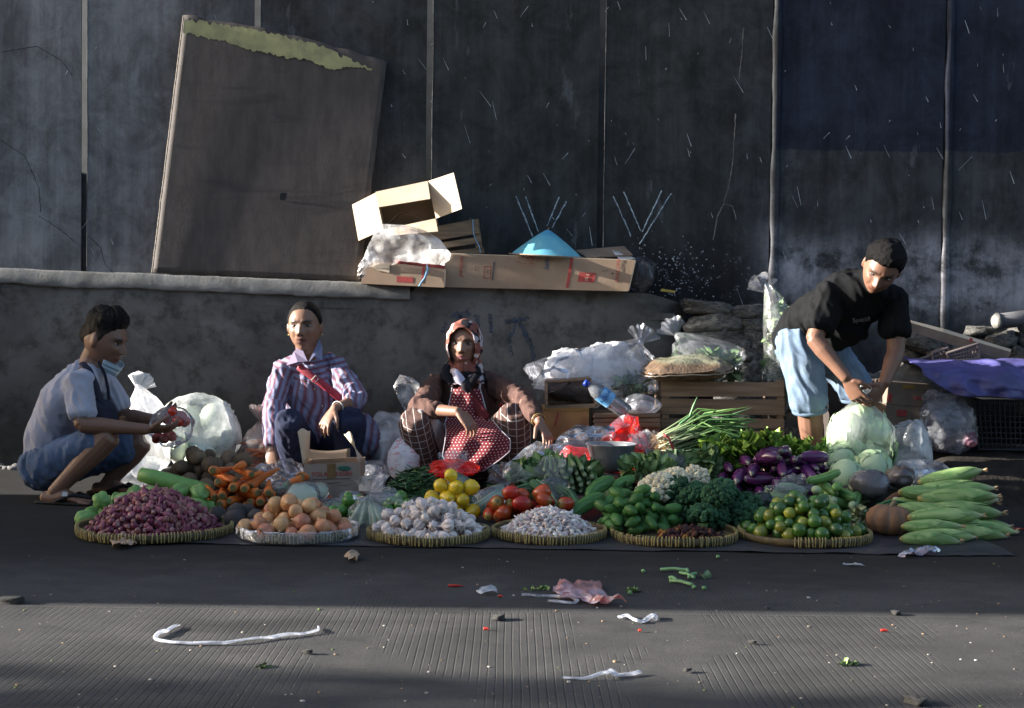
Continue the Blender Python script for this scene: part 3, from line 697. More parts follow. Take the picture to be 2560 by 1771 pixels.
# ------------------------------------------------------------------ ground mat and trays
MATM = mk('dark_ground_sheet', (.034, .034, .042), (.016, .016, .021), rough=.5, scale=4, bump=.5, bscale=14, bdist=.02, spec=.5)
Yf = 5.52
def matf(u, v):
    X = -1.42 + u * 3.36 + .03 * nz((0, v * 5, 0), 1, 3); Y = 5.54 + v * 1.75 + (.03 * nz((u * 9, 0, 0), 1, 5) + .012 * nz((u * 40, 0, 0), 1) if v < .3 else 0) - .06 * u
    return (X, Y, .004 + .006 * abs(fbm((X, Y, 0), 5, 1)))
one('ground_sheet', grid(matf, 90, 40), MATM, None, label='dark plastic sheet spread on the road under the trays and vegetables', cat='sheet')
CANE = mk('bamboo_rim', (.115, .085, .04), (.06, .045, .022), rough=.6, scale=30, bump=.3, bscale=80)
TIE = mk('pale_cane_binding', (.40, .33, .13), (.26, .20, .08), rough=.55, scale=60)
WEAVE = NT('woven_bamboo'); v = WEAVE.obj(); xx, yy, _ = WEAVE.sep(v)
ch = WEAVE.math('MULTIPLY', WEAVE.math('SINE', WEAVE.math('MULTIPLY', xx, 600)), WEAVE.math('SINE', WEAVE.math('MULTIPLY', yy, 600)))
WEAVE.bump(ch, .6, .004); WEAVE = WEAVE.fin(WEAVE.mix(WEAVE.step(ch, -.5, .5), (.12, .09, .045), (.24, .19, .10)), .7, .3)
TRAYS = {}
def tray(key, px, hw, ybot, label, wrapped=False, tie_gap=.0135, bare=None):
    Y0 = G(px, ybot).y; r = hw * Y0 / (F - hw); c_ = G(px, ybot); c_ = V3((P(px, ybot, Y0 + r).x, Y0 + r, .008))
    t = thing('woven_tray', label, 'tray', tuple(c_), 'round trays along the front')
    b, _f = lathe([(.0, .004), (r * .5, .003), (r * .93, .004), (r * .965, .014)], 48, False)
    one('woven_base', (b + c_, _f), WEAVE, t)
    pr = [(r * .955, .0), (r * .985, -.002), (r * 1.0, .012), (r * 1.005, .028), (r * .995, .030), (r * .975, .030), (r * .965, .02), (r * .955, .0)]
    wob = lambda v: v * V3((1, 1, 1)) + V3([(0, 0, .0025 * math.sin(math.atan2(q[1], q[0]) * 3 + px)) for q in v])
    v_, f_ = lathe(pr, 64, False); one('rim', (wob(v_) + c_, f_), CANE, t)
    mb = MB(); n = int(2 * PI * r / tie_gap); q_ = random.Random(px)
    for k in range(n):
        a = 2 * PI * k / n + q_.uniform(-.006, .006)
        if bare and bare[0] < (a % (2 * PI)) < bare[1]: continue
        if q_.random() < .04: continue
        ca, sa = math.cos(a), math.sin(a); L = q_.uniform(-.05, .05) * .1
        pts = [(x * math.cos(a + L * s_), x * math.sin(a + L * s_), z) for s_, (x, z) in enumerate([(r * .962, .030), (r * .982, .0375), (r * 1.006, .033), (r * 1.010, .016), (r * .998, -.001)])]
        mb.add(tube(wob(V3(pts)) + c_, [(.0026, .0012)] * 5, 5, side=(-sa, ca, 0)))
    build('cane_binding', mb, TIE, t, kind='stuff')
    if wrapped:
        def film(u, v):
            a = u * 2 * PI; rr_ = r * (1.02 + .03 * fbm((math.cos(a) * 3, math.sin(a) * 3, v), 1.5, 4)); k = [(.88, .012), (.97, .040), (1.01, .045), (1.03, .026), (1.04, .004), (1.0, -.004)]
            i = min(4, int(v * 5)); s_ = v * 5 - i; R_ = k[i][0] * (1 - s_) + k[i + 1][0] * s_; z = k[i][1] * (1 - s_) + k[i + 1][1] * s_
            return V3((rr_ * R_ * math.cos(a), rr_ * R_ * math.sin(a), z + .004 * nz((math.cos(a) * 14, math.sin(a) * 14, v * 3)))) + c_
        one('plastic_lining', grid(film, 120, 16), plastic('tray_film', (.75, .78, .85), .22, .12, 40, .8, .5), t)
    TRAYS[key] = (c_, r); return t
tray('shallot', 388, 192, 1366, 'large round woven bamboo tray heaped with red shallots', bare=None)
tray('onion', 746, 146, 1367, 'round tray lined with clear plastic holding brown onions', True)
tray('garlic', 1070, 153, 1371, 'round woven bamboo tray of whole garlic bulbs')
tray('clove', 1372, 144, 1367, 'round woven bamboo tray of loose garlic cloves')
tray('gourd', 1684, 158, 1374, 'round woven bamboo tray of green gourds, broccoli and dried spice')
tray('citrus', 2010, 165, 1375, 'round woven bamboo tray of green citrus with a bare strip of rim', bare=(3.45, 4.35))
def dish(key, base=.014): 
    c_, r = TRAYS[key]; return lambda x, y: base + .02 * np.clip((np.hypot(x - c_[0], y - c_[1]) - r * .86) / (r * .14), 0, 1)
# shallots
H = Heap(); c_, r = TRAYS['shallot']
it = H.drop(1500, c_[0] - .005, c_[1] + .005, r * .97, r * .97, lambda i, g: (lambda R: (V3([R[:, 2] * -.004, R[:, 2] * .008]), [.0108, .0075], R, int(g.integers(4))))(rand_R(g)), dish('shallot'), dome=.20, tries=24, seed=1, nest=.86)
scatter('shallot', SHALLOT, it, 'small red shallot in the heap on the large bamboo tray', 'shallot', 'shallots heaped on the large tray', .9, 1.25, 300, .012, bulk='shallot_heap')
# onions
H = Heap(); c_, r = TRAYS['onion']
it = H.drop(58, c_[0], c_[1] - .01, r * .92, r * .88, sph(.0285, 4), dish('onion'), dome=.11, tries=30, seed=4, nest=.97)
it = [(a, lying_R(np.random.default_rng(k), None, 1, .9), t) for k, (a, b, t) in enumerate(it)]
scatter('onion', ONION, it, 'brown onion with papery skin on the plastic-lined tray', 'onion', 'onions on the plastic-lined tray', .85, 1.25)
# garlic bulbs
H = Heap(); c_, r = TRAYS['garlic']
it = H.drop(125, c_[0], c_[1], r * .95, r * .94, sph(.0225, 4), dish('garlic'), dome=.125, tries=30, seed=6, nest=.95)
it = [(a, lying_R(np.random.default_rng(k + 50), None, 1, .8), t) for k, (a, b, t) in enumerate(it)]
scatter('garlic_bulb', GARLIC, it, 'whole white garlic bulb in the heap on the bamboo tray', 'garlic', 'garlic bulbs heaped on their tray', .8, 1.2)
# cloves
H = Heap(); c_, r = TRAYS['clove']
it = H.drop(1250, c_[0], c_[1], r * .985, r * .98, lambda i, g: (lambda R: (V3([R[:, 2] * -.004, R[:, 2] * .006]), [.0078, .0055], R, int(g.integers(4))))(lying_R(g, None, 1, .45)), dish('clove'), dome=.135, tries=24, seed=8, nest=.86)
scatter('garlic_clove', CLOVE, it, 'loose peeled-off garlic clove in the heap on the bamboo tray', 'garlic clove', 'garlic cloves heaped on their tray', .95, 1.3, 300, .010, bulk='garlic_clove_heap')
# citrus
H = Heap(); c_, r = TRAYS['citrus']
it = H.drop(112, c_[0], c_[1] + .01, r * .90, r * .88, sph(.0245, 4), dish('citrus'), dome=.16, tries=30, seed=10, nest=.97)
scatter('green_citrus', LIME, it, 'round green citrus fruit heaped on the bamboo tray', 'citrus', 'green citrus heaped on their tray', .8, 1.18)
# gourds and broccoli share a tray
H = Heap(); c_, r = TRAYS['gourd']; X0 = P(1590, 1300, 5.95).x
it = H.drop(46, X0, 5.93, .17, .17, capsule(.085, .0215, 3, None, 1, .35), lambda x, y: .016, dome=.10, tries=30, seed=12, nest=.95)
scatter('small_green_gourd', GOURD, it, 'small ribbed green gourd beside the broccoli on the bamboo tray', 'gourd', 'small green gourds on the tray', .85, 1.15)
Xb = P(1758, 1300, 6.1).x
it = H.drop(24, Xb, 6.08, .235, .21, sph(.054, 3), lambda x, y: np.where(y < 5.95, .03, .02), dome=.16, tries=40, seed=13, nest=.9, zmax=.21)
it = [(a, rotm((1, 0, 0), .55 + .3 * random.gauss(0, 1)) @ rotm((0, 0, 1), k * 1.3), t) for k, (a, b, t) in enumerate(it)]
scatter('broccoli', BROC, it, 'dark green broccoli head piled behind the gourd tray', 'broccoli', 'broccoli heads in a pile', .95, 1.22)
SPICE = [MB().add(rock(s * 3.3, (.03, .02, .012), 7, 5, .4), col).mesh('dried_spice', True, VEGDRY) for s, col in enumerate([(.05, .018, .02), (.08, .03, .02), (.03, .015, .018), (.28, .13, .03)])]
H2 = Heap(); cs = P(1720, 1340, 5.72)
it = H2.drop(130, cs.x + .01, 5.74, .13, .06, sph(.009, 4), lambda x, y: .02, dome=.03, seed=14)
it = [(a, b, t if t < 3 or k % 4 == 0 else 0) for k, (a, b, t) in enumerate(it)]
scatter('dried_spice', SPICE, it, 'wrinkled dark dried spice lump at the front of the gourd tray', 'spice', 'dried spices on the gourd tray', .8, 1.3)
# chayote, gourd, potatoes, carrots, beetroot
H = Heap()
it = H.drop(9, P(285, 1290, 6.02).x, 6.02, .12, .16, capsule(.10, .038, 3, None, 1, .3), 0, dome=.06, seed=20) + H.drop(14, P(400, 1250, 6.22).x, 6.22, .24, .11, capsule(.10, .038, 3, None, 1, .3), 0, dome=.09, seed=21, zmax=.115)
scatter('chayote', CHAYOTE, it, 'pale green ribbed chayote behind the shallot tray', 'chayote', 'chayotes behind the shallots', .92, 1.1)
a, b = V3(P(350, 1186, 6.44)), V3(P(530, 1230, 6.36))
mel = revolved([(.02, -.5), (.032, -.49), (.036, -.3), (.035, 0), (.034, .3), (.03, .44), (.018, .49), (.006, .5)], 18, lambda t, an, p: lerp((.10, .26, .06), (.16, .34, .10), .5 + .5 * nz(p, 7)), .0)
d = b - a; L = np.linalg.norm(d); d /= L; s_ = unit(np.cross(d, (0, 0, 1)))
vv = mel.v[0] * V3((1, 1, L)); mel.v[0] = vv @ basis(s_, np.cross(d, s_), d).T + (a + b) / 2
build('long_gourd', mel, VEG, None, label='long smooth light green gourd lying across the chayotes', cat='gourd')
H = Heap(); X0 = P(528, 1220, 6.72).x
it = H.drop(62, X0, 6.74, .25, .20, capsule(.082, .033, 4, None, 1, .5, 2), 0, dome=.12, seed=23, nest=.92)
scatter('potato', POTATO, it, 'brown earthy potato in the heap behind the carrots', 'potato', 'potatoes in a heap', .75, 1.3)
H = Heap(); X0 = P(592, 1270, 6.33).x
H.block([(P(x_, y_, 6.03).x, 6.03, .045) for x_, y_ in [(545, 1300), (590, 1300), (640, 1300)]], .05)
it = H.drop(30, X0, 6.36, .17, .09, capsule(.19, .0175, 4, -PI / 2 - .25 * 0 + PI, .35, .12, 5), 0, dome=.10, seed=25, nest=.9)
it = [(a, b if k % 6 else b @ rotm((1, 0, 0), PI), t) for k, (a, b, t) in enumerate(it)]
it = [(a, b @ np.diag([1, -1, -1]) if b[1, 2] > 0 and k % 7 else b, t) for k, (a, b, t) in enumerate(it)]
scatter('carrot', CARROT, it, 'orange carrot with cut top in the pile behind the onions', 'carrot', 'carrots in piles', .9, 1.15)
H = Heap(); X0 = P(735, 1235, 6.6).x
it = H.drop(10, X0, 6.60, .2, .1, capsule(.19, .0175, 4, .3, .9, .25, 5), 0, dome=.10, seed=26, nest=.9)
scatter('carrot', CARROT, it, 'orange carrot lying in front of the open carton', 'carrot', 'carrots near the carton', .9, 1.1)
orient(put('carrot', CARROT[0], None, label='lone carrot with its cut end facing the road, beside the carton print', cat='carrot'), P(764, 1194, 6.74), rotm((1, 0, 0), 1.42), 1.25)
for k, (x_, y_) in enumerate([(543, 1292), (590, 1283), (588, 1328), (640, 1300), (618, 1282)]):
    Y = [6.03, 6.12, 5.93, 6.0, 6.15][k]; q = P(x_, y_, Y)
    orient(put('beetroot', BEET[k % 3], None, label='round dark earthy beetroot between the shallots and onions', cat='beetroot', group='beetroots by the onion tray'), (q.x, q.y, max(.04, q.z)), rand_R(np.random.default_rng(k)), [.95, 1.0, 1.1, .85, .9][k])
# limes, lemons, tomatoes
H = Heap(); it = H.drop(22, P(872, 1285, 6.2).x, 6.2, .085, .1, sph(.0235, 2), 0, dome=.1, seed=30) 
scatter('lime', PLIME, it, 'small glossy lime between the onions and the tied bag', 'lime', 'limes beside the tied bag', .8, 1.15)
H = Heap(); it = H.drop(20, P(998, 1285, 6.18).x, 6.18, .10, .08, sph(.0235, 2), .01, dome=.08, seed=31)
scatter('lime', PLIME, it, 'small glossy lime behind the garlic bulbs', 'lime', 'limes behind the garlic', .8, 1.15)
H = Heap(); it = H.drop(14, P(1125, 1280, 6.2).x, 6.2, .14, .08, capsule(.07, .031, 3, None, 1, .4, 2), .02, dome=.10, seed=32)
scatter('lemon', LEMON, it, 'bright yellow lemon heaped behind the garlic bulbs', 'lemon', 'lemons in a heap', .82, 1.18)
H = Heap(); it = H.drop(25, P(1312, 1285, 6.16).x, 6.16, .185, .09, capsule(.068, .028, 4, None, 1, .4, 2), .015, dome=.07, seed=33)
scatter('tomato', TOMATO, it, 'ripe red plum tomato heaped behind the garlic cloves', 'tomato', 'tomatoes in a heap', .8, 1.28)
# bitter gourds, eggplants, cucumbers
for k, (x0, y0, x1, y1, Y, s_) in enumerate([(1425, 1286, 1500, 1238, 6.15, 1), (1470, 1236, 1520, 1200, 6.3, 1), (1505, 1262, 1570, 1228, 6.25, .85), (1545, 1248, 1600, 1270, 6.3, .7), (1530, 1218, 1580, 1196, 6.45, .8)]):
    a, b = V3(P(x0, y0, Y)), V3(P(x1, y1, Y + .12)); d = unit(b - a); e = unit(np.cross(d, (0, 0, 1)))
    orient(put('bitter_gourd', BITTER[k % 2], None, label='long warty bitter gourd lying behind the garlic cloves', cat='bitter gourd', group='bitter gourds'), (a + b) / 2, basis(e, np.cross(d, e), d), s_)
SACK = mk('dark_sack', (.06, .055, .05), rough=.8, bump=.5, bscale=90)
def cushion(px, py, Y, w, d, h, label, seed=1):
    q = P(px, py, Y); v, f = ball((0, 0, 0), 1, 24, 14); v = np.sign(v) * np.abs(v) ** .75; v = np.array([p_ * (1 + .07 * fbm(p_, 2, seed)) for p_ in v]) * V3((w / 2, d / 2, h / 2)) + V3((q.x, Y, h / 2))
    one('folded_sack', (v, f), SACK, None, label=label, cat='sack'); return q.x, h
X0, h0 = cushion(1945, 1230, 6.75, .62, .42, .10, 'dark folded sack that props up the eggplants', 2)
H = Heap(); it = H.drop(54, X0, 6.70, .275, .19, capsule(.13, .026, 3, -PI / 2, .75, .2, 4), lambda x, y: .065, dome=.10, seed=35, nest=.92)
it = [(a, b @ np.diag([1, -1, -1]) if b[1, 2] > 0 and k % 4 else b, t) for k, (a, b, t) in enumerate(it)]
scatter('eggplant', EGGPLANT, it, 'glossy deep purple eggplant in the pile before the cabbages', 'eggplant', 'eggplants in a pile', .75, 1.15)
H = Heap(); it = H.drop(15, P(2100, 1260, 6.32).x, 6.36, .15, .10, capsule(.17, .02, 2, -PI / 2 - .4, .8, .2, 5), 0, dome=.12, seed=36)
scatter('cucumber', CUKE, it, 'pale green cucumber piled between the citrus tray and the cabbages', 'cucumber', 'cucumbers in a pile', .95, 1.15)
# cauliflower, cabbages, pumpkin, corn
for k, (x_, y_, Y, s_) in enumerate([(1645, 1222, 6.14, 1.0), (1688, 1196, 6.3, .72), (1742, 1192, 6.38, .7), (1616, 1236, 6.12, .62)]):
    orient(put('cauliflower', CAUL[k % 2], None, label='creamy white cauliflower head sitting above the broccoli', cat='cauliflower', group='cauliflowers above the broccoli'), P(x_, y_, Y), rotm((1, 0, 0), .5) @ rotm((0, 1, 0), .3 * (k - 1)) @ rotm((0, 0, 1), k * 2.0), s_)
for k, (x_, y_, Y, s_, lb) in enumerate([(2115, 1190, 6.62, 1.0, 'pale cabbage touching the eggplants'), (2183, 1172, 6.72, 1.12, 'light green cabbage with a veined leaf facing the road'), (2102, 1150, 6.86, .9, 'white cabbage half hidden behind the eggplants'), (2150, 1228, 6.48, .72, 'small cabbage tucked above the cucumbers'), (2195, 1120, 6.98, .95, 'cabbage lying against the big clear bag')]):
    q = P(x_, y_, Y); orient(put('cabbage', CABBAGE[k % 3], None, label=lb, cat='cabbage'), q, rotm((1, 0, 0), 1.1 + .2 * k) @ rotm((0, 0, 1), 1.7 * k), s_)
X0, h0 = cushion(2150, 1230, 6.75, .46, .5, .17, 'dark folded sack that props up the cabbages', 5)
q = G(2222, 1352); orient(put('pumpkin', PUMPKIN[0], None, label='squat ribbed brown pumpkin at the end of the citrus tray', cat='pumpkin'), (P(2224, 1315, 6.0).x, 6.0, .064), rotm((0, 1, 0), .1), 1.02)
def cobpx(x, y): return 2120 + x / 5.243, 1120 + y / 5.243
for k, (x0, y0, x1, y1, Y) in enumerate([(905, 465, 1815, 290, 6.35), (870, 565, 1950, 530, 6.25), (900, 690, 2000, 720, 6.15), (1000, 800, 2080, 850, 6.05), (755, 915, 1800, 885, 5.92), (690, 1040, 1530, 1030, 5.82), (665, 1180, 1510, 1240, 5.72),
      (880, 1215, 1690, 1270, 5.80), (1000, 1090, 1880, 1165, 5.92), (1050, 960, 1980, 1035, 6.0), (1200, 990, 2160, 1030, 6.08), (1250, 1180, 2110, 1305, 5.88), (1350, 1120, 2235, 1240, 6.0), (950, 640, 2010, 660, 6.28)]):
    a, b = V3(P(*cobpx(x0, y0), Y)), V3(P(*cobpx(x1, y1), Y + .03)); a[2] = max(a[2], .035); b[2] = max(b[2], .02)
    d = b - a; L = np.linalg.norm(d); d /= L; e = unit(np.cross(d, (0, 0, 1))); an = k * 1.9; u = np.cross(d, e); e1 = e * math.cos(an) + u * math.sin(an)
    orient(put('corn_cob', CORN[k % 3], None, label='unhusked green corn cob stacked at the end of the pitch', cat='corn', group='corn cobs stacked beside the pumpkin'), (a + b) / 2, basis(e1, np.cross(d, e1), d), L / .325)
H = Heap()
it = [(V3((P(2370, 1340, 6.05 + .05 * j).x + .03 * (j % 3) - .1 * (i % 2), 5.98 + .09 * i, .034 + .055 * j)), lying_R(np.random.default_rng(i * 7 + j), 0.05, .08, .03), i + j) for j in range(3) for i in range(j, 5)]
scatter('corn_cob', CORN, it, 'unhusked green corn cob stacked at the end of the pitch', 'corn', 'corn cobs stacked beside the pumpkin', .95, 1.05)
# =================================================================== THINGS ON THE LEDGE AND BEHIND THE PITCH
CARD = mk('corrugated_card', (.30, .215, .15), (.25, .175, .12), rough=.8, scale=6, bump=.15, bscale=40, stretch=(1, 1, 1))
CARDL = mk('card_inside', (.52, .42, .31), (.45, .36, .26), rough=.8, scale=5)
CARDD = mk('old_card', (.20, .15, .115), (.14, .105, .08), rough=.85, scale=8)
REDINK = mk('red_print', (.36, .05, .045), (.25, .05, .045), rough=.8, scale=50); BLUEINK = mk('blue_print', (.05, .10, .2), rough=.8); GREYINK = mk('grey_print', (.11, .09, .08), rough=.8)
WOOD = mk('crate_wood', (.22, .155, .10), (.12, .085, .055), rough=.8, scale=5, stretch=(.6, 6, 9), bump=.4, bscale=30, rnd=.2)
WOODD = mk('weathered_wood', (.29, .19, .12), (.17, .11, .07), rough=.85, scale=6, stretch=(.5, 6, 10), bump=.5, bscale=30, rnd=.25)
CLEAR = plastic('clear_bag_film', (.82, .84, .9), .17, .13, 22, .55, .55)
MILKY = plastic('milky_bag_film', (.85, .86, .88), .5, .2, 20, .6, .35)
WHITEBAG = plastic('white_bag_film', (.90, .90, .91), .9, .35, 18, .5, .12, .45)
REDBAG = plastic('red_bag_film', (.85, .03, .015), 1.0, .22, 22, .7, .3, .6)
DARKBAG = plastic('dark_bag_film', (.10, .09, .10), .75, .15, 24, .7, .4)
GREYBAG = plastic('grey_bag_film', (.45, .43, .47), .5, .14, 30, .8, .5)
STRB = mk('blue_string', (.20, .42, .62), rough=.5)
def zq(ox, oy, s): return lambda x, y: (ox + x / s, oy + y / s)
def pts(zf, quad, Y):
    Y = [Y] * len(quad) if np.isscalar(Y) else Y
    return [V3(P(*zf(*q), y_)) for q, y_ in zip(quad, Y)]
def crumple(v, amp, s, seed, fine=.4):
    out = v.copy()
    for i, p in enumerate(v):
        a = nz(p, s, seed); b = nz(p, s * 2.3, seed + 4); r = 1 - 2 * abs(nz(p, s * 1.4, seed + 9))
        d = V3((nz(p, s, seed + 11), nz(p, s, seed + 17), nz(p, s, seed + 23)))
        out[i] = p + d * amp + unit(d + 1e-6) * amp * .6 * r + d[::-1] * amp * fine * b
    return out
def bagblob(name, px, py, Y, w, h, d, mat, seed, amp=.25, knot=None, parent=None, bottom=None, freq=7, **kw):
    """a limp bag: squashed ball with creases, optional gathered neck at pixel knot; w, h in photo pixels, d in metres"""
    c = V3(P(px, py, Y)); s = Y / F; r = V3((w * s / 2, d / 2, h * s / 2)); n, m_ = 44, 30
    v, f = ball((0, 0, 0), 1, n, m_); v = np.sign(v) * np.abs(v) ** .85
    g_ = np.random.default_rng(seed); N_ = g_.normal(size=(20, 3)); N_ /= np.linalg.norm(N_, axis=1)[:, None]; h_ = g_.uniform(.74, 1.08, 20)      # creased flat panels
    pol = np.min(np.where(v @ N_.T > .05, h_ / np.maximum(v @ N_.T, .05), 9), axis=1); pol = np.minimum(pol, 1.35); fl = min(.42, amp * 1.5)
    for i, q in enumerate(v):
        k = 1 + amp * (fbm(q, 1.7, seed) * .6 + .25 * (1 - 2 * abs(nz(q, 3.1, seed + 5))) + .10 * (1 - 2 * abs(nz(q, 6.5, seed + 8))))
        v[i] = q * k * (1 - fl + fl * pol[i])
    v = v * r + c
    if knot is not None:
        kp = V3(P(*knot, Y)); top = v[:, 2].max(); up = np.clip((v[:, 2] - (c[2] + r[2] * .35)) / (r[2] * .65), 0, 1)[:, None] ** 1.3
        v = v * (1 - up) + (kp + (v - c) * V3((.12, .12, .2))) * up
    if bottom is not None: v[:, 2] = np.maximum(v[:, 2], bottom + .004 * np.abs(np.sin(v[:, 0] * 40)))
    v[:, 2] = np.maximum(v[:, 2], .006)
    mb = MB().add((v, f))
    if knot is not None:                                     # ruffled mouth above the knot
        rs = random.Random(seed)
        for k_ in range(3):
            a0 = rs.uniform(-.9, .9)
            def fan(u, t, a0=a0):
                a = a0 + (u - .5) * 1.5; L = t * .10 * (1 + .3 * nz((u * 6, k_, 0), 1, seed))
                return kp + V3((math.sin(a) * L, .02 * math.sin(u * 17 + seed) * t, abs(math.cos(a)) * L + .004)) 
            mb.add(grid(fan, 14, 8))
    return build(name, mb, mat, parent, **kw)
def sheet(name, rows, mat, nu=40, nv=40, amp=.01, freq=9, seed=1, bulge=0, parent=None, thick=0, fold=None, **kw):
    """cloth or film through pixel rows (py_left, px_left, py_right, px_right, Y_left, Y_right)"""
    L = [V3(P(r[1], r[0], r[4])) for r in rows]; R = [V3(P(r[3], r[2], r[5])) for r in rows]; k = len(rows) - 1
    def fn(u, v):
        q = v * k; i = min(k - 1, int(q)); t = q - i; t = t * t * (3 - 2 * t) * .5 + t * .5
        a, b = L[i] * (1 - t) + L[i + 1] * t, R[i] * (1 - t) + R[i + 1] * t; p = a * (1 - u) + b * u
        p = p + V3((0, -bulge * math.sin(PI * u) * math.sin(PI * min(1, v * .9 + .1)), 0))
        if fold: p = p + V3((0, fold[0] * math.sin(u * fold[1] + 2 * v), 0))
        rg = 1 - 2 * abs(nz(p, freq * .8, seed)); edge = min(1, 8 * min(u + .04, 1.04 - u, v + .04, 1.04 - v))
        return p + V3((nz(p, freq, seed + 3) * amp * .6, -rg * amp + nz(p, freq * 2.2, seed + 7) * amp * .6, nz(p, freq, seed + 5) * amp * .5))
    o = one(name, grid(fn, nu, nv), mat, parent, **kw)
    if thick: solid(o, thick, 0)
    return o
def carton(zf, front, Yf, depth, name, label, mat=CARD, inside=CARDL, parent=None):
    pass
# ---- plywood sheet leaning on the ledge
m = NT('old_plywood'); p = m.obj(); xg, yg, zg = m.sep(p)
gn = m.noise(m.scale(p, (5, 1, 1.6)), 3, 6, .65); st = m.noise(m.scale(p, (1, 1, 7)), 1.6, 5, .6, .7)
c = m.mix(m.step(gn, .3, .7), (.042, .034, .031), (.068, .056, .051)); c = m.mix(m.math('MULTIPLY', m.step(st, .5, .68), .6), c, (.03, .025, .024))
m.bump(m.math('ADD', m.math('MULTIPLY', gn, .4), m.noise(p, 80, 5, .7)), .3, .003); PLY = m.fin(c, .75, .35)
PLYE = mk('plywood_edge', (.27, .23, .19), (.13, .10, .08), scale=60, rough=.8)
q = [V3(P(a, b, y_)) for a, b, y_ in [(460, 38, 8.392), (967, 155, 8.392), (898, 703, 8.20), (381, 682, 8.20)]]
pl = thing('plywood_board', 'tall weathered brown plywood sheet leaning on the ledge, strip of green paint along its top', 'board', tuple((q[2] + q[3]) / 2))
def ply(u, v):
    a = q[0] * (1 - u) + q[1] * u; b = q[3] * (1 - u) + q[2] * u; p = a * (1 - v) + b * v
    e = .006 * nz((u * 14, v * 14, 0), 1, 3) if min(u, v, 1 - u, 1 - v) < .001 else 0
    return p + V3((e, 0, e + (.03 * math.sin(PI * u) + .012 * nz((u * 9, 0, 0), 1) if v == 0 else 0)))
o = one('sheet', grid(ply, 40, 40), PLY, pl); solid(o, .012, 1)
nb = unit(np.cross(q[1] - q[0], q[3] - q[0])); nb = nb if nb[1] < 0 else -nb
one('raw_edge', tube([q[0] + nb * .008 + (q[3] - q[0]) * t + V3((.003 * nz((0, 0, t * 20), 1), 0, 0)) for t in np.linspace(.005, 1, 30)], [.0042] * 30, 6), PLYE, pl)
PAINT = mk('flaking_green_paint', (.30, .285, .13), (.21, .20, .10), scale=14, rough=.6, bump=.3, bscale=40)
n_ = 160; top, bot = [], []
for i in range(n_):
    u = i / (n_ - 1); uu = .005 + .93 * u; a = q[0] * (1 - uu) + q[1] * uu; dn = unit((q[3] - q[0]) * (1 - uu) + (q[2] - q[1]) * uu)
    t0 = .012 + .034 * abs(nz((u * 26, 0, 0), 1)) + .02 * abs(nz((u * 70, 5, 0), 1)) + (.06 * max(0, u - .72) * 3); b0 = .105 + .025 * nz((u * 7, 4, 0), 1) + .016 * nz((u * 33, 1, 0), 1) + .012 * nz((u * 90, 2, 0), 1) + .03 * math.sin(PI * u) * (u > .12) - .05 * max(0, u - .8) * 4
    top.append(a + dn * t0 + nb * .0035 + V3((0, 0, .03 * math.sin(PI * uu)))); bot.append(a + dn * max(b0, t0 + .012) + nb * .0035 + V3((0, 0, .03 * math.sin(PI * uu) * .85)))
one('paint_remnant', (np.array(top + bot), [(i, i + n_, i + n_ + 1, i + 1) for i in range(n_ - 1)]), PAINT, pl)
hp = V3(P(690, 419, 8.30)); 
uu, vv = .585, .66; a = q[0] * (1 - uu) + q[1] * uu; b = q[3] * (1 - uu) + q[2] * uu; hc = a * (1 - vv) + b * vv + nb * .003
one('knot_hole', slab([hc + V3((-.018, 0, .018)), hc + V3((.018, 0, .022)), hc + V3((.014, 0, -.018)), hc + V3((-.018, 0, -.02))], .002), DARKM, pl, smooth=False)
# ---- open carton on the ledge
z4 = zq(860, 420, 4.987)
A, B, C_, D = pts(z4, [(395, 300), (1042, 165), (1145, 630), (495, 770)], [8.14, 8.14, 8.12, 8.12]); bk = V3((0, .235, -.02))
oc = thing('open_carton', 'open light brown carton tipped on its side atop the slatted crate', 'carton', tuple((C_ + D) / 2))
one('box_body', (np.vstack([A, B, C_, D, A + bk, B + bk, C_ + bk, D + bk]), [(0, 1, 5, 4), (1, 2, 6, 5), (2, 3, 7, 6), (3, 0, 4, 7), (4, 5, 6, 7)]), CARDL, oc, smooth=False)
solid(oc.children[0], .004, 0)
for nm, quad, Ys in [('top_flap', [(395, 300), (1042, 165), (1075, 385), (432, 490)], [8.138, 8.138, 8.045, 8.045]), ('side_flap', [(100, 460), (395, 310), (490, 772), (180, 910)], [8.22, 8.138, 8.118, 8.20]),
                     ('side_flap', [(1048, 165), (1365, 60), (1470, 510), (1148, 632)], [8.138, 8.03, 8.00, 8.118]), ('bottom_flap', [(500, 772), (1142, 632), (1172, 792), (525, 850)], [8.118, 8.118, 8.05, 8.06])]:
    f4 = pts(z4, quad, Ys)
    one(nm, slab(f4, -.004 if nm != 'x' else .004), CARDL, oc, smooth=False)
one('inner_flap', tube([P(*z4(560 + 60 * k, 700 - 150 * math.sin(k * .42)), 8.25) for k in range(8)], [(.004, .06)] * 8, 8, side=(0, 0, 1)), CARD, oc)
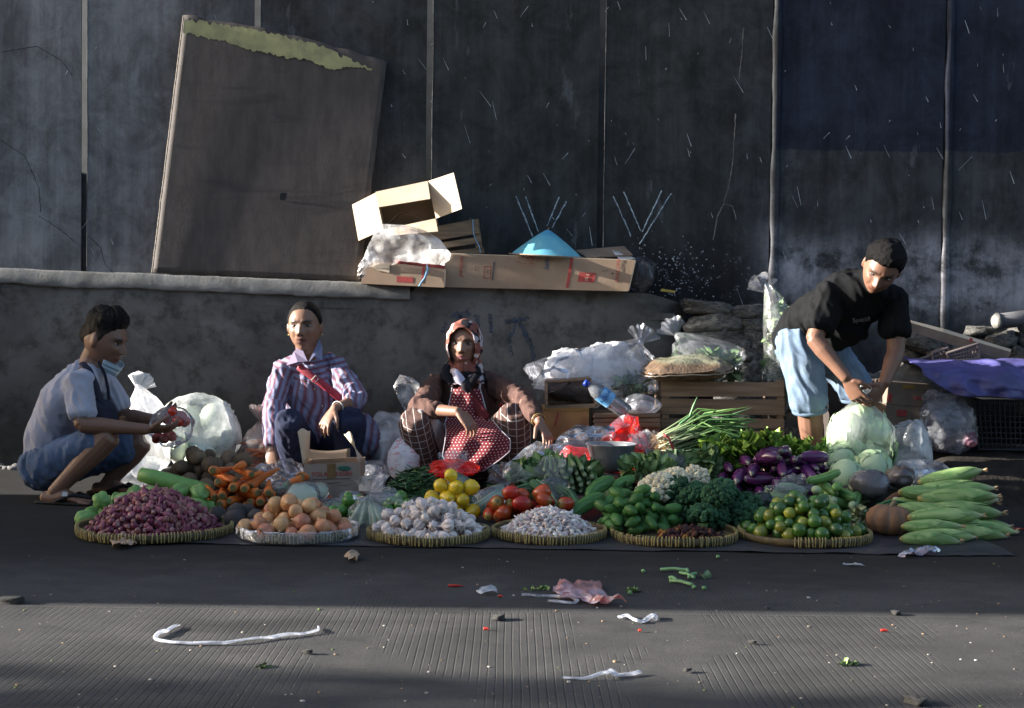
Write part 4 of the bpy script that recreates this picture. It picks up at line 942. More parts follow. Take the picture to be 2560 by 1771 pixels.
# ---- slatted crate under it
kr = thing('ledge_crate', 'small slatted wooden crate with blue twine under the open carton', 'crate', tuple(P(1030, 640, 8.25)))
for quad in ([(345, 875), (1672, 632), (1682, 815), (365, 1040)], [(380, 1060), (1702, 856), (1716, 932), (395, 1130)], [(400, 1150), (1738, 988), (1750, 1060), (415, 1240)]):
    for dy in (0, .19):
        one('plank', slab(pts(z4, quad, 8.165 + dy), .010, (0, -1, 0)), WOOD, kr, smooth=False)
for xx in ((1600, 650, 1700, 1060), (420, 890, 470, 1200)):
    one('corner_post', slab(pts(z4, [(xx[0], xx[1]), (xx[0] + 80, xx[1] - 10), (xx[2] + 30, xx[3]), (xx[2] - 50, xx[3] + 10)], 8.178), .03, (0, -1, 0)), WOOD, kr, smooth=False)
one('twine', tube(pts(z4, [(1605, 645), (1615, 830), (1650, 910), (1690, 990), (1700, 1050)], 8.155), .0028, 6), STRB, kr)
# ---- the two long cartons laid flat along the ledge edge
zb = zq(1100, 620, 4.272)
def longbox(name, zf, quad, Yf, depth, label, open_top=False):
    t = thing(name, label, 'carton', tuple(V3(P(*zf(*quad[3]), Yf if np.isscalar(Yf) else Yf[3])))); a, b, c, d = pts(zf, quad, Yf); k = V3((0, depth, 0))
    one('front_panel', slab([a, b, c, d], .005, (0, -1, 0)), CARD, t, smooth=False)
    one('base_panel', slab([d, c, c + k, d + k], .005), CARD, t, smooth=False); one('back_panel', slab([a + k, b + k, c + k, d + k], .005, (0, -1, 0)), CARD, t, smooth=False)
    one('end_panel', slab([a, a + k, d + k, d], .005), CARDL, t, smooth=False); one('end_panel', slab([b, b + k, c + k, c], .005), CARDL, t, smooth=False)
    if not open_top: one('top_panel', slab([a + V3((0, 0, .004)), b + V3((0, 0, .004)), b + k, a + k], .005, (0, 0, 1)), CARDL, t, smooth=False)
    return t, (a, b, c, d)
lb, (a, b, c, d) = longbox('long_carton', zb, [(55, 62), (2085, 135), (2010, 455), (35, 410)], [8.12, 8.02, 8.02, 8.12], .28, 'long printed brown carton lying flat on the ledge edge under the blue hat')
ex = unit(b - a); ey = unit(a - d)
def onbox(x, y, dy=-.0012): return V3(P(*zb(x, y), 8.12 - .10 * (x - 50 + (y - 250) * .08) / 2000)) + V3((0, dy - .0012, 0))
letters('lettering', 'JANGAN', .030, REDINK, lb, ey, -ex, onbox(228, 200)); letters('lettering', '35 g', .024, CARDL, lb, ey, -ex, onbox(1568, 318, -.003))
letters('lettering', 'MATTING', .030, REDINK, lb, -ey, ex, onbox(1895, 240)); letters('lettering', 'Selera', .040, BLUEINK, lb, ey, -ex, onbox(1140, 150), shear=.3)
letters('lettering', 'netto', .013, REDINK, lb, ey, -ex, onbox(510, 255)); letters('lettering', 'K.L 24', .011, GREYINK, lb, ey, -ex, onbox(378, 220))
one('red_square', slab([onbox(1490, 262), onbox(1668, 268), onbox(1645, 370), onbox(1468, 362)], .001, (0, -1, 0)), REDINK, lb, smooth=False)
one('red_stripe', slab([onbox(1395, 108), onbox(1425, 110), onbox(1372, 428), onbox(1342, 426)], .001, (0, -1, 0)), REDINK, lb, smooth=False)
one('small_print', slab([onbox(570, 150), onbox(590, 150), onbox(568, 345), onbox(550, 343)], .001, (0, -1, 0)), GREYINK, lb, smooth=False)
for x0, y0, x1, y1 in ((470, 195, 548, 199), (466, 318, 540, 322)): one('print_frame', slab([onbox(x0, y0), onbox(x1, y1), onbox(x1, y1 + 7), onbox(x0, y0 + 7)], .001, (0, -1, 0)), REDINK, lb, smooth=False)
for x0, x1 in ((470, 476), (540, 546)): one('print_frame', slab([onbox(x0, 195), onbox(x1, 195), onbox(x1 - 6, 322), onbox(x0 - 6, 322)], .001, (0, -1, 0)), REDINK, lb, smooth=False)
mb = MB(); rs = random.Random(9)
for k in range(46):
    cx_, cy_ = rs.uniform(820, 1070), rs.uniform(85, 190); L = rs.uniform(8, 30); an = rs.uniform(0, 6.28)
    if ((cx_ - 945) / 130) ** 2 + ((cy_ - 135) / 60) ** 2 > 1: continue
    mb.add(slab([onbox(cx_, cy_), onbox(cx_ + L * math.cos(an), cy_ + L * math.sin(an)), onbox(cx_ + L * math.cos(an) + 6, cy_ + L * math.sin(an) + 6), onbox(cx_ + 4, cy_ + 7)], .0008, (0, -1, 0)))
build('red_ornament', mb, REDINK, lb, smooth=False, kind='stuff')
one('scuff', ball(onbox(1842, 275), (.006, .0008, .006), 8, 5), GREYINK, lb); one('scuff', tube([onbox(1730, 250), onbox(1780, 240), onbox(1800, 242)], .0012, 5), GREYINK, lb)
sb, _ = longbox('short_carton', z4, [(245, 1140), (1255, 1262), (1246, 1482), (212, 1432)], [8.10, 8.05, 8.05, 8.10], .28, 'dull brown carton tray holding the crumpled white sack on the ledge', True)
one('tape_patch', slab([V3(P(*z4(x_, y_), 8.0985 - .05 * (x_ - 230) / 1015)) for x_, y_ in ((655, 1350), (865, 1365), (862, 1435), (655, 1425))], .001, (0, -1, 0)), REDINK, sb, smooth=False)
one('red_stripe', slab([V3(P(*z4(x_, y_), 8.0985 - .05 * (x_ - 230) / 1015)) for x_, y_ in ((975, 1235), (1010, 1238), (985, 1440), (965, 1438))], .001, (0, -1, 0)), REDINK, sb, smooth=False)
one('torn_flap', slab(pts(z4, [(240, 1170), (570, 1200), (565, 1310), (400, 1275)], [8.094, 8.077, 8.077, 8.085]), .003, (0, -1, 0)), CARDL, sb, smooth=False)
one('twine', tube(pts(z4, [(1030, 1200), (1045, 1260), (1010, 1370), (965, 1430), (940, 1475)], [8.10, 8.050, 8.045, 8.045, 8.045]), [.003, .005, .006, .005, .006], 6), STRB, sb)
sheet('crumpled_sack', [(710 / 4.987 + 420, 860 + 640 / 4.987, 710 / 4.987 + 420, 860 + 760 / 4.987, 8.10, 8.12), (560, 945, 572, 1062, 8.07, 8.12), (598, 930, 600, 1100, 8.05, 8.10), (640, 910, 636, 1128, 8.06, 8.12), (668, 893, 672, 1118, 8.09, 8.14)], WHITEBAG, 60, 50, .011, 10, 3, .06,
      label='crumpled white plastic sack slumped over the short carton on the ledge', cat='sack')
sheet('clear_film', [(632, 925, 634, 950, 8.07, 8.07), (655, 900, 660, 930, 8.05, 8.05), (690, 893, 684, 915, 8.05, 8.05), (700, 898, 696, 906, 8.06, 8.06)], CLEAR, 24, 24, .015, 20, 8, .02, label='scrap of clear film hanging off the end of the short carton', cat='plastic film')
sheet('red_band', [(648, 985, 664, 1112, 8.10, 8.12), (652, 985, 672, 1112, 8.09, 8.11), (658, 990, 676, 1112, 8.085, 8.10)], mk('red_cloth', (.28, .04, .035), rough=.8), 30, 8, .012, 20, 4, .02, label='faded red cloth band lying in the short carton', cat='cloth')
# ---- conical hat
HATM = NT('painted_hat'); v = HATM.obj(); hz = HATM.sep(v)[2]
HATM.bump(HATM.noise(v, 90, 5, .7), .4, .003)
hc_ = HATM.mix(HATM.step(HATM.noise(v, 9, 5), .3, .7), (.10, .36, .48), (.17, .45, .53)); hc_ = HATM.mix(HATM.step(hz, .09, .15), hc_, (.06, .27, .46))
hc_ = HATM.mix(HATM.math('MULTIPLY', HATM.step(HATM.noise(v, 40, 4), .6, .7), .5), hc_, (.35, .4, .38)); HATM = HATM.fin(hc_, .7, .3)
q = P(1366, 640, 8.20); r = .212
hat = thing('conical_hat', 'faded turquoise painted conical sun hat resting on the long carton', 'hat', tuple(q))
pr = [(r, .0), (r * .93, .006), (r * .8, .03), (r * .55, .072), (r * .3, .112), (r * .1, .140), (r * .02, .148)]
v_, f_ = lathe(pr, 40, False); o = one('cone', (v_ * V3((1, .95, 1)), f_), HATM, hat); o.matrix_parent_inverse = Matrix.Identity(4); solid(o, .004, -1)
v_, f_ = tube([(r * math.cos(a), r * .95 * math.sin(a), .001) for a in np.linspace(0, 2 * PI, 49)], .004, 6, False); o = one('brim_hoop', (v_, f_), mk('hat_hoop', (.30, .2, .13), rough=.8), hat); o.matrix_parent_inverse = Matrix.Identity(4)
o = one('tip_knot', tube([(0, 0, .146), (.003, 0, .156), (.008, 0, .160)], [.006, .004, .002], 6), mk('tip_fibre', (.2, .12, .07)), hat); o.matrix_parent_inverse = Matrix.Identity(4)
hat.rotation_euler = (.05, .03, .3)
one('flattened_carton', slab([V3(P(a, b, y_)) for a, b, y_ in ((1440, 628, 8.30), (1560, 618, 8.32), (1582, 640, 8.1), (1470, 646, 8.1))], .006), CARDD, None, smooth=False, label='flattened dark carton behind the hat on the ledge', cat='cardboard')
sheet('paper_scrap', [(625, 1530, 632, 1570, 8.2, 8.2), (636, 1535, 640, 1575, 8.12, 8.12), (648, 1545, 648, 1590, 8.1, 8.1)], WHITEBAG, 16, 12, .01, 20, 2, label='pale crumpled paper scrap at the right end of the long carton', cat='paper')
bagblob('black_bag', 1600, 690, 8.2, 62, 82, .2, DARKBAG, 5, .3, label='dark crumpled plastic bag beside the long carton end', cat='bag')
one('plastic_scrap', slab([V3(P(a, b, 8.10)) for a, b in ((1655, 722), (1690, 728), (1685, 733), (1650, 728))], .004), mk('yellow_scrap', (.4, .3, .06)), None, smooth=False, label='tiny yellow scrap lying where the plinth breaks off', cat='scrap')

# ---- behind the sellers: slatted crate with bags on top
zc = zq(1300, 800, 3.192)
cr = thing('wooden_crate', 'large brown wooden slatted crate behind the scallions, bags piled on its top', 'crate', tuple(P(1805, 1110, 7.5)))
for (y0, y1) in ((492, 610), (630, 752), (786, 862), (882, 985), (1010, 1090)):
    for dy in (0, .36):
        a, b, c, d = pts(zc, [(1128, y0), (2108, y0 + 8), (2108, y1 + 6), (1128, y1)], 7.5 + dy)
        for t in (a, b, c, d): t += V3((rr.gauss(0, .002), 0, rr.gauss(0, .002)))
        one('plank', slab([a, b, c, d], .012, (0, -1, 0)), WOODD, cr, smooth=False)
    for xx in (1132, 2098):
        e = V3(P(*zc(xx, y0), 7.513)); g_ = V3(P(*zc(xx, y1), 7.513)); one('plank', cuboid(((e + g_) / 2 + V3((0, .175, 0))), (.012, .34, abs(e[2] - g_[2]))), WOODD, cr, smooth=False)
for xx in (1160, 2070):
    for dy in (.028, .33):
        e, g_ = V3(P(*zc(xx, 480), 7.5 + dy)), V3(P(*zc(xx, 1250), 7.5 + dy)); one('corner_post', cuboid((e + g_) / 2, (.035, .03, e[2] - max(g_[2], 0) if g_[2] > 0 else e[2])), WOODD, cr, smooth=False)
# ---- sacks and bags on the crate and boxes
m = NT('pillow_bag_film'); v = m.obj(); 
c = m.mix(m.step(m.noise(v, 26, 5), .35, .65), (.17, .115, .075), (.10, .065, .04)); c = m.mix(m.step(m.sep(v)[2], .035, .06), c, m.mix(m.noise(v, 16, 4), (.17, .19, .12), (.25, .23, .17)))
m.bump(m.noise(m.scale(v, (30, 30, 5)), 2.2, 4), .5, .01); PILLOWM = m.fin(c, .25, .55)
q = P(1716, 924, 7.55); v, f = ball((0, 0, 0), 1, 48, 24)
for i, p in enumerate(v):
    x_, y_, z_ = p; r2 = math.sqrt(x_ * x_ + y_ * y_); sx = np.sign(x_) * abs(x_) ** .55; sy = np.sign(y_) * abs(y_) ** .55; v[i] = (sx * .235, sy * .17, z_ * .060 * (1 - .75 * max(abs(sx), abs(sy)) ** 4) + .010 * (1 - 2 * abs(nz((x_ * 5, y_ * 5, z_), 1, 4))) + .012 * nz((x_ * 3, y_ * 3, z_), 1, 2) + .018 * x_)
pb = thing('pillow_bag', 'plump sealed bag of brown dried goods lying on the wooden crate', 'bag', tuple(q)); o = one('filled_bag', (v, f), PILLOWM, pb); o.matrix_parent_inverse = Matrix.Identity(4)
rim = [(math.copysign(abs(math.cos(a)) ** .55, math.cos(a)) * .238, math.copysign(abs(math.sin(a)) ** .55, math.sin(a)) * .173, -.006 + .018 * math.cos(a) + .002 * math.sin(a * 23)) for a in np.linspace(0, 2 * PI, 73)]
o = one('sealed_seam', tube(rim, [(.0015, .004)] * 73, 6, False), mk('seam_film', (.22, .18, .14), rough=.3, spec=.5), pb); o.matrix_parent_inverse = Matrix.Identity(4)
pb.rotation_euler = (.10, 0, .05)
def leafblob(parent, px, py, Y, w, h, n, cols, seed, size=.05, name='greens', kind='stuff', mat=None, d=.16, **kw):
    mb = MB(); r_ = random.Random(seed); c = V3(P(px, py, Y)); s = Y / F
    for k in range(n):
        while True:
            o_ = V3((r_.uniform(-1, 1), r_.uniform(-1, 1), r_.uniform(-1, 1)))
            if o_ @ o_ < 1: break
        p = c + o_ * V3((w * s / 2, d / 2, h * s / 2)); dr = unit(o_ * V3((1, .7, 1)) + V3((r_.gauss(0, .5), r_.gauss(0, .5) - .2, r_.gauss(0, .4) + .25))); sd = unit(np.cross(dr, (r_.gauss(0, 1), r_.gauss(0, 1), r_.gauss(0, 1)))); nn = np.cross(dr, sd)
        L = size * r_.uniform(.6, 1.3); W_ = L * r_.uniform(.3, .48); cv = r_.uniform(-.5, .2); col = lerp(cols[0], cols[1], r_.random())
        def lf(u, v): 
            ww = W_ * math.sin(PI * min(1, v * .92 + .06)) ** .7; x_ = (u - .5) * 2
            return p + dr * L * (v - .3) + sd * ww * x_ + nn * (cv * L * v * v + .25 * ww * x_ * x_ + .1 * W_ * math.sin(v * 14 + x_ * 3))
        mb.add(grid(lf, 3, 5), np.array([lerp(col, lerp(col, (.5, .6, .3), .5), 1 if i % 3 == 1 else 0) for i in range(15)]))
    return build(name, mb, mat or VEG, parent, kind=kind, **kw)
def bagged(name, label, px, py, Y, w, h, d, film, seed, fill, amp=.2, knot=None, cat='bag', **kw):
    t = thing(name, label, cat, (P(px, py, Y).x, Y, max(0, P(px, py + h / 2, Y).z)), **kw)
    bagblob('film', px, py, Y, w, h, d, film, seed, amp, knot, t); fill(t); return t
bagged('bag_of_greens', 'clear bag of green leaves standing behind the plump sealed bag', 1772, 895, 7.78, 175, 120, .26, CLEAR, 4, lambda t: leafblob(t, 1785, 915, 7.78, 130, 70, 90, ((.04, .12, .04), (.10, .20, .08)), 4, .07), .3, (1690, 842))
def fluff(t):
    for k, (x_, y_, w_, h_) in enumerate([(1440, 925, 150, 100), (1520, 920, 150, 110), (1470, 960, 190, 60)]): bagblob('crumpled_bags', x_, y_, 7.68, w_, h_, .16, WHITEBAG, 20 + k, .4, None, t)
    leafblob(t, 1575, 965, 7.62, 90, 60, 110, ((.05, .13, .05), (.16, .26, .10)), 9, .045)
bagged('big_clear_bag', 'big clear sack stuffed with white plastic bags and a few greens', 1490, 930, 7.7, 295, 140, .36, CLEAR, 6, fluff, .38, (1600, 862))
sheet('bag_mouth', [(880, 1395, 866, 1490, 7.62, 7.6), (920, 1362, 930, 1480, 7.55, 7.56), (950, 1338, 955, 1440, 7.5, 7.52), (1000, 1342, 985, 1372, 7.5, 7.5)], CLEAR, 40, 30, .02, 14, 6, .04, label='loose clear plastic hanging over the tilted wooden box', cat='plastic film')
bagged('small_clear_bag', 'small clear bag of pale goods wedged between the bottle and the crate', 1607, 1014, 7.4, 86, 52, .14, CLEAR, 12, lambda t: bagblob('contents', 1607, 1018, 7.4, 60, 34, .09, GREYBAG, 13, .2, None, t), .25)
wb = thing('tilted_box', 'dark empty wooden box tipped on its side on the orange carton', 'box', tuple(P(1428, 1020, 7.5)))
a, b, c, d = pts(zc, [(210, 492), (560, 470), (612, 688), (214, 700)], 7.45); k = V3((0, .22, 0))
for nm, qd in (('top_board', (a, b, b + k, a + k)), ('bottom_board', (d, c, c + k, d + k)), ('side_board', (a, d, d + k, a + k)), ('side_board', (b, c, c + k, b + k)), ('back_board', (a + k, b + k, c + k, d + k))):
    solid(one(nm, (np.array(qd), [(0, 1, 2, 3)]), WOODD, wb, smooth=False), .012, 0)
one('front_lip', slab(pts(zc, [(205, 690), (600, 668), (604, 702), (206, 716)], 7.44), .012, (0, -1, 0)), WOOD, wb, smooth=False)
def simplebox(name, label, quad, Yf, depth, mat, zf=lambda x, y: (x, y), top=None, cat='carton'):
    a, b, c, d = pts(zf, quad, Yf); k = V3(depth) if hasattr(depth, '__len__') else V3((0, depth, 0)); d[2] = max(d[2], .002) ; c[2] = max(c[2], .002)
    t = thing(name, label, cat, tuple((c + d) / 2))
    one('box_body', (np.vstack([a, b, c, d, a + k, b + k, c + k, d + k]), [(3, 2, 1, 0), (4, 5, 6, 7), (0, 1, 5, 4), (1, 2, 6, 5), (2, 3, 7, 6), (3, 0, 4, 7)]), mat, t, smooth=False); return t, (a, b, c, d)
ORANGE = mk('orange_card', (.40, .21, .07), (.28, .13, .05), rough=.6, scale=9, bump=.2)
t, (a, b, c, d) = simplebox('orange_carton', 'stained orange brown carton with tape under the tilted box', [(180, 706), (550, 702), (548, 960), (190, 960)], 7.42, .28, ORANGE, zc)
one('tape', slab(pts(zc, [(190, 706), (548, 702), (548, 728), (190, 732)], 7.417), .001, (0, -1, 0)), mk('brown_tape', (.30, .17, .06), rough=.2), t, smooth=False)
one('lid_edge', slab(pts(zc, [(300, 740), (312, 742), (285, 850), (272, 848)], 7.416), .001, (0, -1, 0)), REDINK, t, smooth=False)
# stacked shallow trays
for j, yy in enumerate((748, 790, 826)):
    t = thing('shallow_tray', ['pale shallow wooden tray on top of the stack by the bottle', 'shallow wooden tray in the middle of the stack by the bottle', 'shallow wooden tray at the foot of the stack by the bottle'][j], 'tray', tuple(P(1570, 800 + yy / 3.192 + 20, 7.35)))
    for nm, qd in (('front_rail', [(590, yy), (1120, yy - 4), (1120, yy + 26), (590, yy + 30)]),): one(nm, slab(pts(zc, qd, 7.33), .012, (0, -1, 0)), WOOD, t, smooth=False)
    a, b = pts(zc, [(590, yy + 24), (1120, yy + 20)], 7.34); one('base_board', slab([a, b, b + V3((0, .22, 0)), a + V3((0, .22, 0))], .008), WOODD, t, smooth=False)
    one('back_rail', slab([q_ + V3((0, .22, .02)) for q_ in (a, b)] + [b + V3((0, .22, -.01)), a + V3((0, .22, -.01))], .01, (0, -1, 0)), WOOD, t, smooth=False)
t, _ = simplebox('carton_stand', 'plain carton that carries the stack of shallow trays', [(600, 860), (1115, 856), (1115, 1300), (600, 1300)], 7.36, .25, CARDD, zc)
# ---- water bottle
bt = thing('water_bottle', 'clear plastic water bottle with blue cap leaning on the tray stack', 'bottle', tuple(P(1568, 1040, 7.25)))
a, b = V3(P(1570, 1034, 7.28)), V3(P(1461, 955, 7.24)); d = unit(b - a); L = np.linalg.norm(b - a); e = unit(np.cross(d, (0, 1, 0))); Rb = basis(e, np.cross(d, e), d)
PET = NT('clear_pet'); PET.t.nodes.remove(PET.b); tr = PET.n('ShaderNodeBsdfTransparent'); PET.put(tr.inputs[0], (.95, .97, 1.0)); gl = PET.n('ShaderNodeBsdfGlossy'); gl.inputs['Roughness'].default_value = .08
pd = PET.n('ShaderNodeBsdfDiffuse'); PET.put(pd.inputs[0], (.8, .85, .92)); pm = PET.n('ShaderNodeMixShader'); pm.inputs[0].default_value = .16; PET.t.links.new(tr.outputs[0], pm.inputs[1]); PET.t.links.new(pd.outputs[0], pm.inputs[2])
mx = PET.n('ShaderNodeMixShader'); lw = PET.n('ShaderNodeLayerWeight'); lw.inputs[0].default_value = .45; PET.t.links.new(lw.outputs['Fresnel'], mx.inputs[0]); PET.t.links.new(pm.outputs[0], mx.inputs[1]); PET.t.links.new(gl.outputs[0], mx.inputs[2]); PET.t.links.new(mx.outputs[0], PET.out.inputs[0]); PET = PET.m
R_ = .041; pr = [(.02, 0), (R_ * .9, .004), (R_, .02), (R_ * .93, .05), (R_, .06), (R_ * .93, .075), (R_, .09), (R_ * .96, .10)] + [(R_, .105), (R_, .19), (R_ * .9, .215), (R_ * .55, .24), (.014, .252), (.0135, .265)]
pr = [(r_, z_ * L / .285) for r_, z_ in pr]
def fit(vf): return vf[0] @ Rb.T + a, vf[1]
one('bottle_body', fit(lathe(pr, 28, False)), PET, bt); one('cap', fit(lathe([(.001, L * .9), (.0155, L * .9), (.0155, L * .985), (.013, L), (.001, L)], 20)), mk('blue_cap', (.02, .06, .5), rough=.4), bt)
m = NT('bottle_label'); v = m.obj(); LBL = m.fin(m.mix(m.step(m.noise(v, 22, 3), .4, .6), (.08, .30, .62), (.30, .55, .78)), .3, .5)
lab = one('paper_label', fit(lathe([(R_ * 1.012, L * .40), (R_ * 1.012, L * .66)], 28, False)), LBL, bt)
lc = a + d * L * .53 - V3((0, R_ * 1.03, 0)); one('white_panel', fit((V3([(R_ * 1.02 * math.sin(t) * 1, -R_ * 1.02 * math.cos(t) , z_) for z_ in (L * .455, L * .60) for t in np.linspace(-.9, .9, 9)]) @ np.diag([1, 1, 1]), [(i, i + 1, i + 10, i + 9) for i in range(8)])), mk('label_white', (.6, .7, .8)), bt)
letters('lettering', 'AQUA', .027, mk('navy_ink', (.02, .03, .16)), bt, -Rb[:, 0] * 0 + unit(np.cross(d, (0, -1, 0))) * (1 if np.cross(d, (0, -1, 0))[0] > 0 else -1), d if d[2] > 0 else -d, lc - V3((0, .004, 0)))
# ---- red bags, clear bags round the scale
sheet('red_bag', [(1036, 1568, 1040, 1590, 7.22, 7.24), (1060, 1525, 1062, 1600, 7.2, 7.2), (1095, 1508, 1085, 1614, 7.18, 7.18), (1130, 1512, 1115, 1630, 7.15, 7.15), (1160, 1535, 1150, 1616, 7.13, 7.12), (1178, 1555, 1176, 1590, 7.12, 7.1)], REDBAG, 44, 40, .03, 11, 5, .06, label='bright red thin plastic bag behind the weighing scale', cat='bag')
bagblob('red_bag', 1436, 1145, 7.0, 75, 60, .14, REDBAG, 8, .3, label='flat red plastic bag under the clear film by the weighing scale', cat='bag')
sheet('clear_bag', [(1062, 1440, 1066, 1530, 7.02, 7.0), (1090, 1400, 1090, 1534, 6.98, 6.95), (1120, 1385, 1118, 1520, 6.93, 6.93), (1160, 1370, 1150, 1480, 6.9, 6.92)], CLEAR, 44, 36, .022, 13, 5, .05, label='open clear plastic bag lying against the weighing scale', cat='bag')
sheet('clear_bag', [(1105, 1340, 1110, 1400, 7.0, 6.96), (1135, 1295, 1140, 1412, 6.95, 6.92), (1165, 1262, 1165, 1390, 6.9, 6.9), (1195, 1255, 1190, 1340, 6.86, 6.88)], MILKY, 44, 36, .022, 13, 9, .05, label="crumpled clear bag under the apron woman's left hand", cat='bag')
bagblob('red_bag', 1135, 1172, 6.95, 120, 44, .18, REDBAG, 14, .28, label="dull red plastic bag at the apron woman's feet", cat='bag')
bagblob('red_bag', 1248, 1102, 7.66, 46, 200, .10, REDBAG, 17, .3, label='small bright red bag behind the apron woman', cat='bag')
# ---- weighing scale
IRON = mk('scale_enamel', (.17, .178, .185), (.12, .125, .13), rough=.4, scale=14, spec=.5); ALU = mk('dull_aluminium', (.35, .36, .37), (.22, .23, .24), rough=.3, scale=40, metal=0) if False else mk('dull_aluminium', (.30, .31, .32), (.17, .175, .18), rough=.32, scale=40, spec=.6)
q = P(1527, 1178, 6.95); ws = thing('weighing_scale', 'kitchen weighing scale with dark metal bowl on a red base', 'scale', (q.x, q.y, 0)); s = 6.95 / F; zb_ = q.z
pr = [(.02, zb_ + .0), (29 * s, zb_), (40 * s, zb_ + 8 * s), (52 * s, zb_ + 34 * s), (61 * s, zb_ + 64 * s), (64 * s, zb_ + 68 * s), (61.5 * s, zb_ + 68 * s), (58 * s, zb_ + 60 * s), (48 * s, zb_ + 30 * s), (30 * s, zb_ + 8 * s), (.002, zb_ + 6 * s)]
v_, f_ = lathe(pr, 40, False); one('weighing_bowl', (v_ + V3((q.x, q.y, 0)), f_), IRON, ws)
v_, f_ = tube([(63 * s * math.cos(a), 63 * s * math.sin(a), zb_ + 68 * s) for a in np.linspace(0, 2 * PI, 41)], .0028, 6, False); one('bowl_rim', (v_ + V3((q.x, q.y, 0)), f_), ALU, ws)
RED = mk('red_enamel', (.20, .015, .02), rough=.3, spec=.5)
for sx in (-1, 1): one('bowl_arm', tube([V3((q.x + sx * 22 * s, q.y - .045, zb_ - .02)), V3((q.x + sx * 44 * s, q.y - .055, zb_ + 10 * s)), V3((q.x + sx * 50 * s, q.y - .055, zb_ + 30 * s))], [(.012, .004), (.015, .004), (.012, .003)], 8), mk('dark_red_arm', (.05, .012, .015), rough=.4), ws)
one('spindle', tube([(q.x, q.y, zb_ - .045), (q.x, q.y, zb_ + .003)], .014, 12), IRON, ws); one('top_plate', cuboid((q.x, q.y, zb_ - .014), (.10, .09, .008)), IRON, ws, smooth=False)
o = one('scale_base', cuboid((q.x, q.y, (zb_ - .045) / 2), (.15, .13, zb_ - .045)), RED, ws, smooth=False); bev(o, .012, 3)
# ---- left: bags of cabbage and carrots
PALEC = NT('pale_cabbage_leaf'); PALEC = PALEC.fin(PALEC.mix(.68, PALEC.attr('Col'), (.62, .64, .58)), .5, .3); CABW = []
for me_ in CABBAGE:
    w_ = me_.copy(); w_.materials.clear(); w_.materials.append(PALEC); CABW.append(w_)
def cabs(lst, src=CABBAGE):
    def fn(t):
        for k, (x_, y_, Y, s_) in enumerate(lst):
            o = put('cabbage', src[k % 3], t); o.matrix_basis = Matrix.Translation(P(x_, y_, Y)) @ Matrix.Rotation(1 + k, 4, 'X') @ Matrix.Rotation(k * 2.1, 4, 'Z') @ Matrix.Scale(s_, 4)
    return fn
bagged('bag_of_cabbages', 'milky plastic bag full of white cabbages against the plinth, next to the potatoes', 500, 1085, 7.55, 188, 190, .34, plastic('thin_white_film', (.9, .92, .92), .66, .25, 16, .5, .25), 31, cabs([(540, 1045, 7.55, 1.1), (545, 1105, 7.5, 1.1), (470, 1060, 7.6, 1.0), (450, 1115, 7.45, 1.1), (500, 1140, 7.42, 1.0)], CABW), .12)
bagblob('white_bag', 375, 1085, 7.66, 112, 205, .2, WHITEBAG, 33, .22, (345, 980), label='knotted white plastic bag behind the man in the grey shirt', cat='bag')
sheet('white_sheet', [(1130, 310, 1142, 405, 7.35, 7.4), (1165, 275, 1170, 400, 7.25, 7.3), (1195, 258, 1200, 385, 7.15, 7.2), (1218, 255, 1222, 350, 7.05, 7.05)], WHITEBAG, 30, 24, .02, 10, 3, .03, label='white plastic sack lying on the road behind the crouching man', cat='sack')
def carrotbag(t):
    g = np.random.default_rng(5)
    for k in range(24):
        o = put('carrot', CARROT[k % 4], t); R = lying_R(g, .1, .5, .25); p = P(600 + g.uniform(30, 150), 1170 - g.uniform(0, 75) * (1 - .4 * (k % 2)), 7.5 + g.uniform(-.06, .06))
        o.matrix_basis = Matrix.Translation((p.x, p.y, max(.025, p.z))) @ Matrix([list(r_) for r_ in R]).to_4x4() @ Matrix.Scale(.95, 4)
bagged('bag_of_carrots', 'clear knotted bag of orange carrots behind the striped-shirt woman', 685, 1125, 7.5, 165, 125, .26, plastic('carrot_bag_film', (.9, .75, .7), .18, .1, 24, .7, .45), 35, carrotbag, .2, (652, 1062))
sheet('white_bag', [(1028, 945, 1030, 1000, 7.75, 7.75), (1058, 930, 1050, 1016, 7.66, 7.68), (1100, 926, 1095, 1014, 7.6, 7.6), (1150, 936, 1150, 985, 7.55, 7.55), (1185, 940, 1188, 975, 7.5, 7.5)], WHITEBAG, 40, 44, .03, 11, 6, .08, label='slumped white bag between the two women', cat='bag')
sheet('clear_bag', [(938, 1000, 945, 1030, 7.8, 7.8), (965, 988, 960, 1052, 7.75, 7.78), (1000, 996, 1000, 1056, 7.72, 7.76), (1045, 1018, 1050, 1052, 7.7, 7.75), (1120, 1005, 1120, 1050, 7.7, 7.74), (1192, 1000, 1192, 1048, 7.7, 7.74)], MILKY, 34, 34, .028, 12, 6, .05, label="clear empty bag standing behind the apron woman's shoulder", cat='bag')
m = NT('printed_sack'); v = m.obj(); c = m.mix(m.math('MULTIPLY', m.step(m.noise(m.scale(v, (1, 1, 3)), 24, 3), .56, .6), .7), (.66, .64, .66), (.55, .16, .17)); m.bump(m.noise(v, 120, 3), .3, .003); RICE = m.fin(c, .6, .35)
bagblob('rice_sack', 1010, 1150, 7.3, 82, 110, .2, RICE, 41, .14, label='white woven sack with red print between the two women', cat='sack')
bagged('bag_of_shells', 'small clear bag of dark goods in front of the slumped white bag', 930, 1178, 7.25, 75, 50, .14, CLEAR, 43, lambda t: bagblob('contents', 930, 1182, 7.25, 56, 34, .1, GREYBAG, 44, .3, None, t), .25)
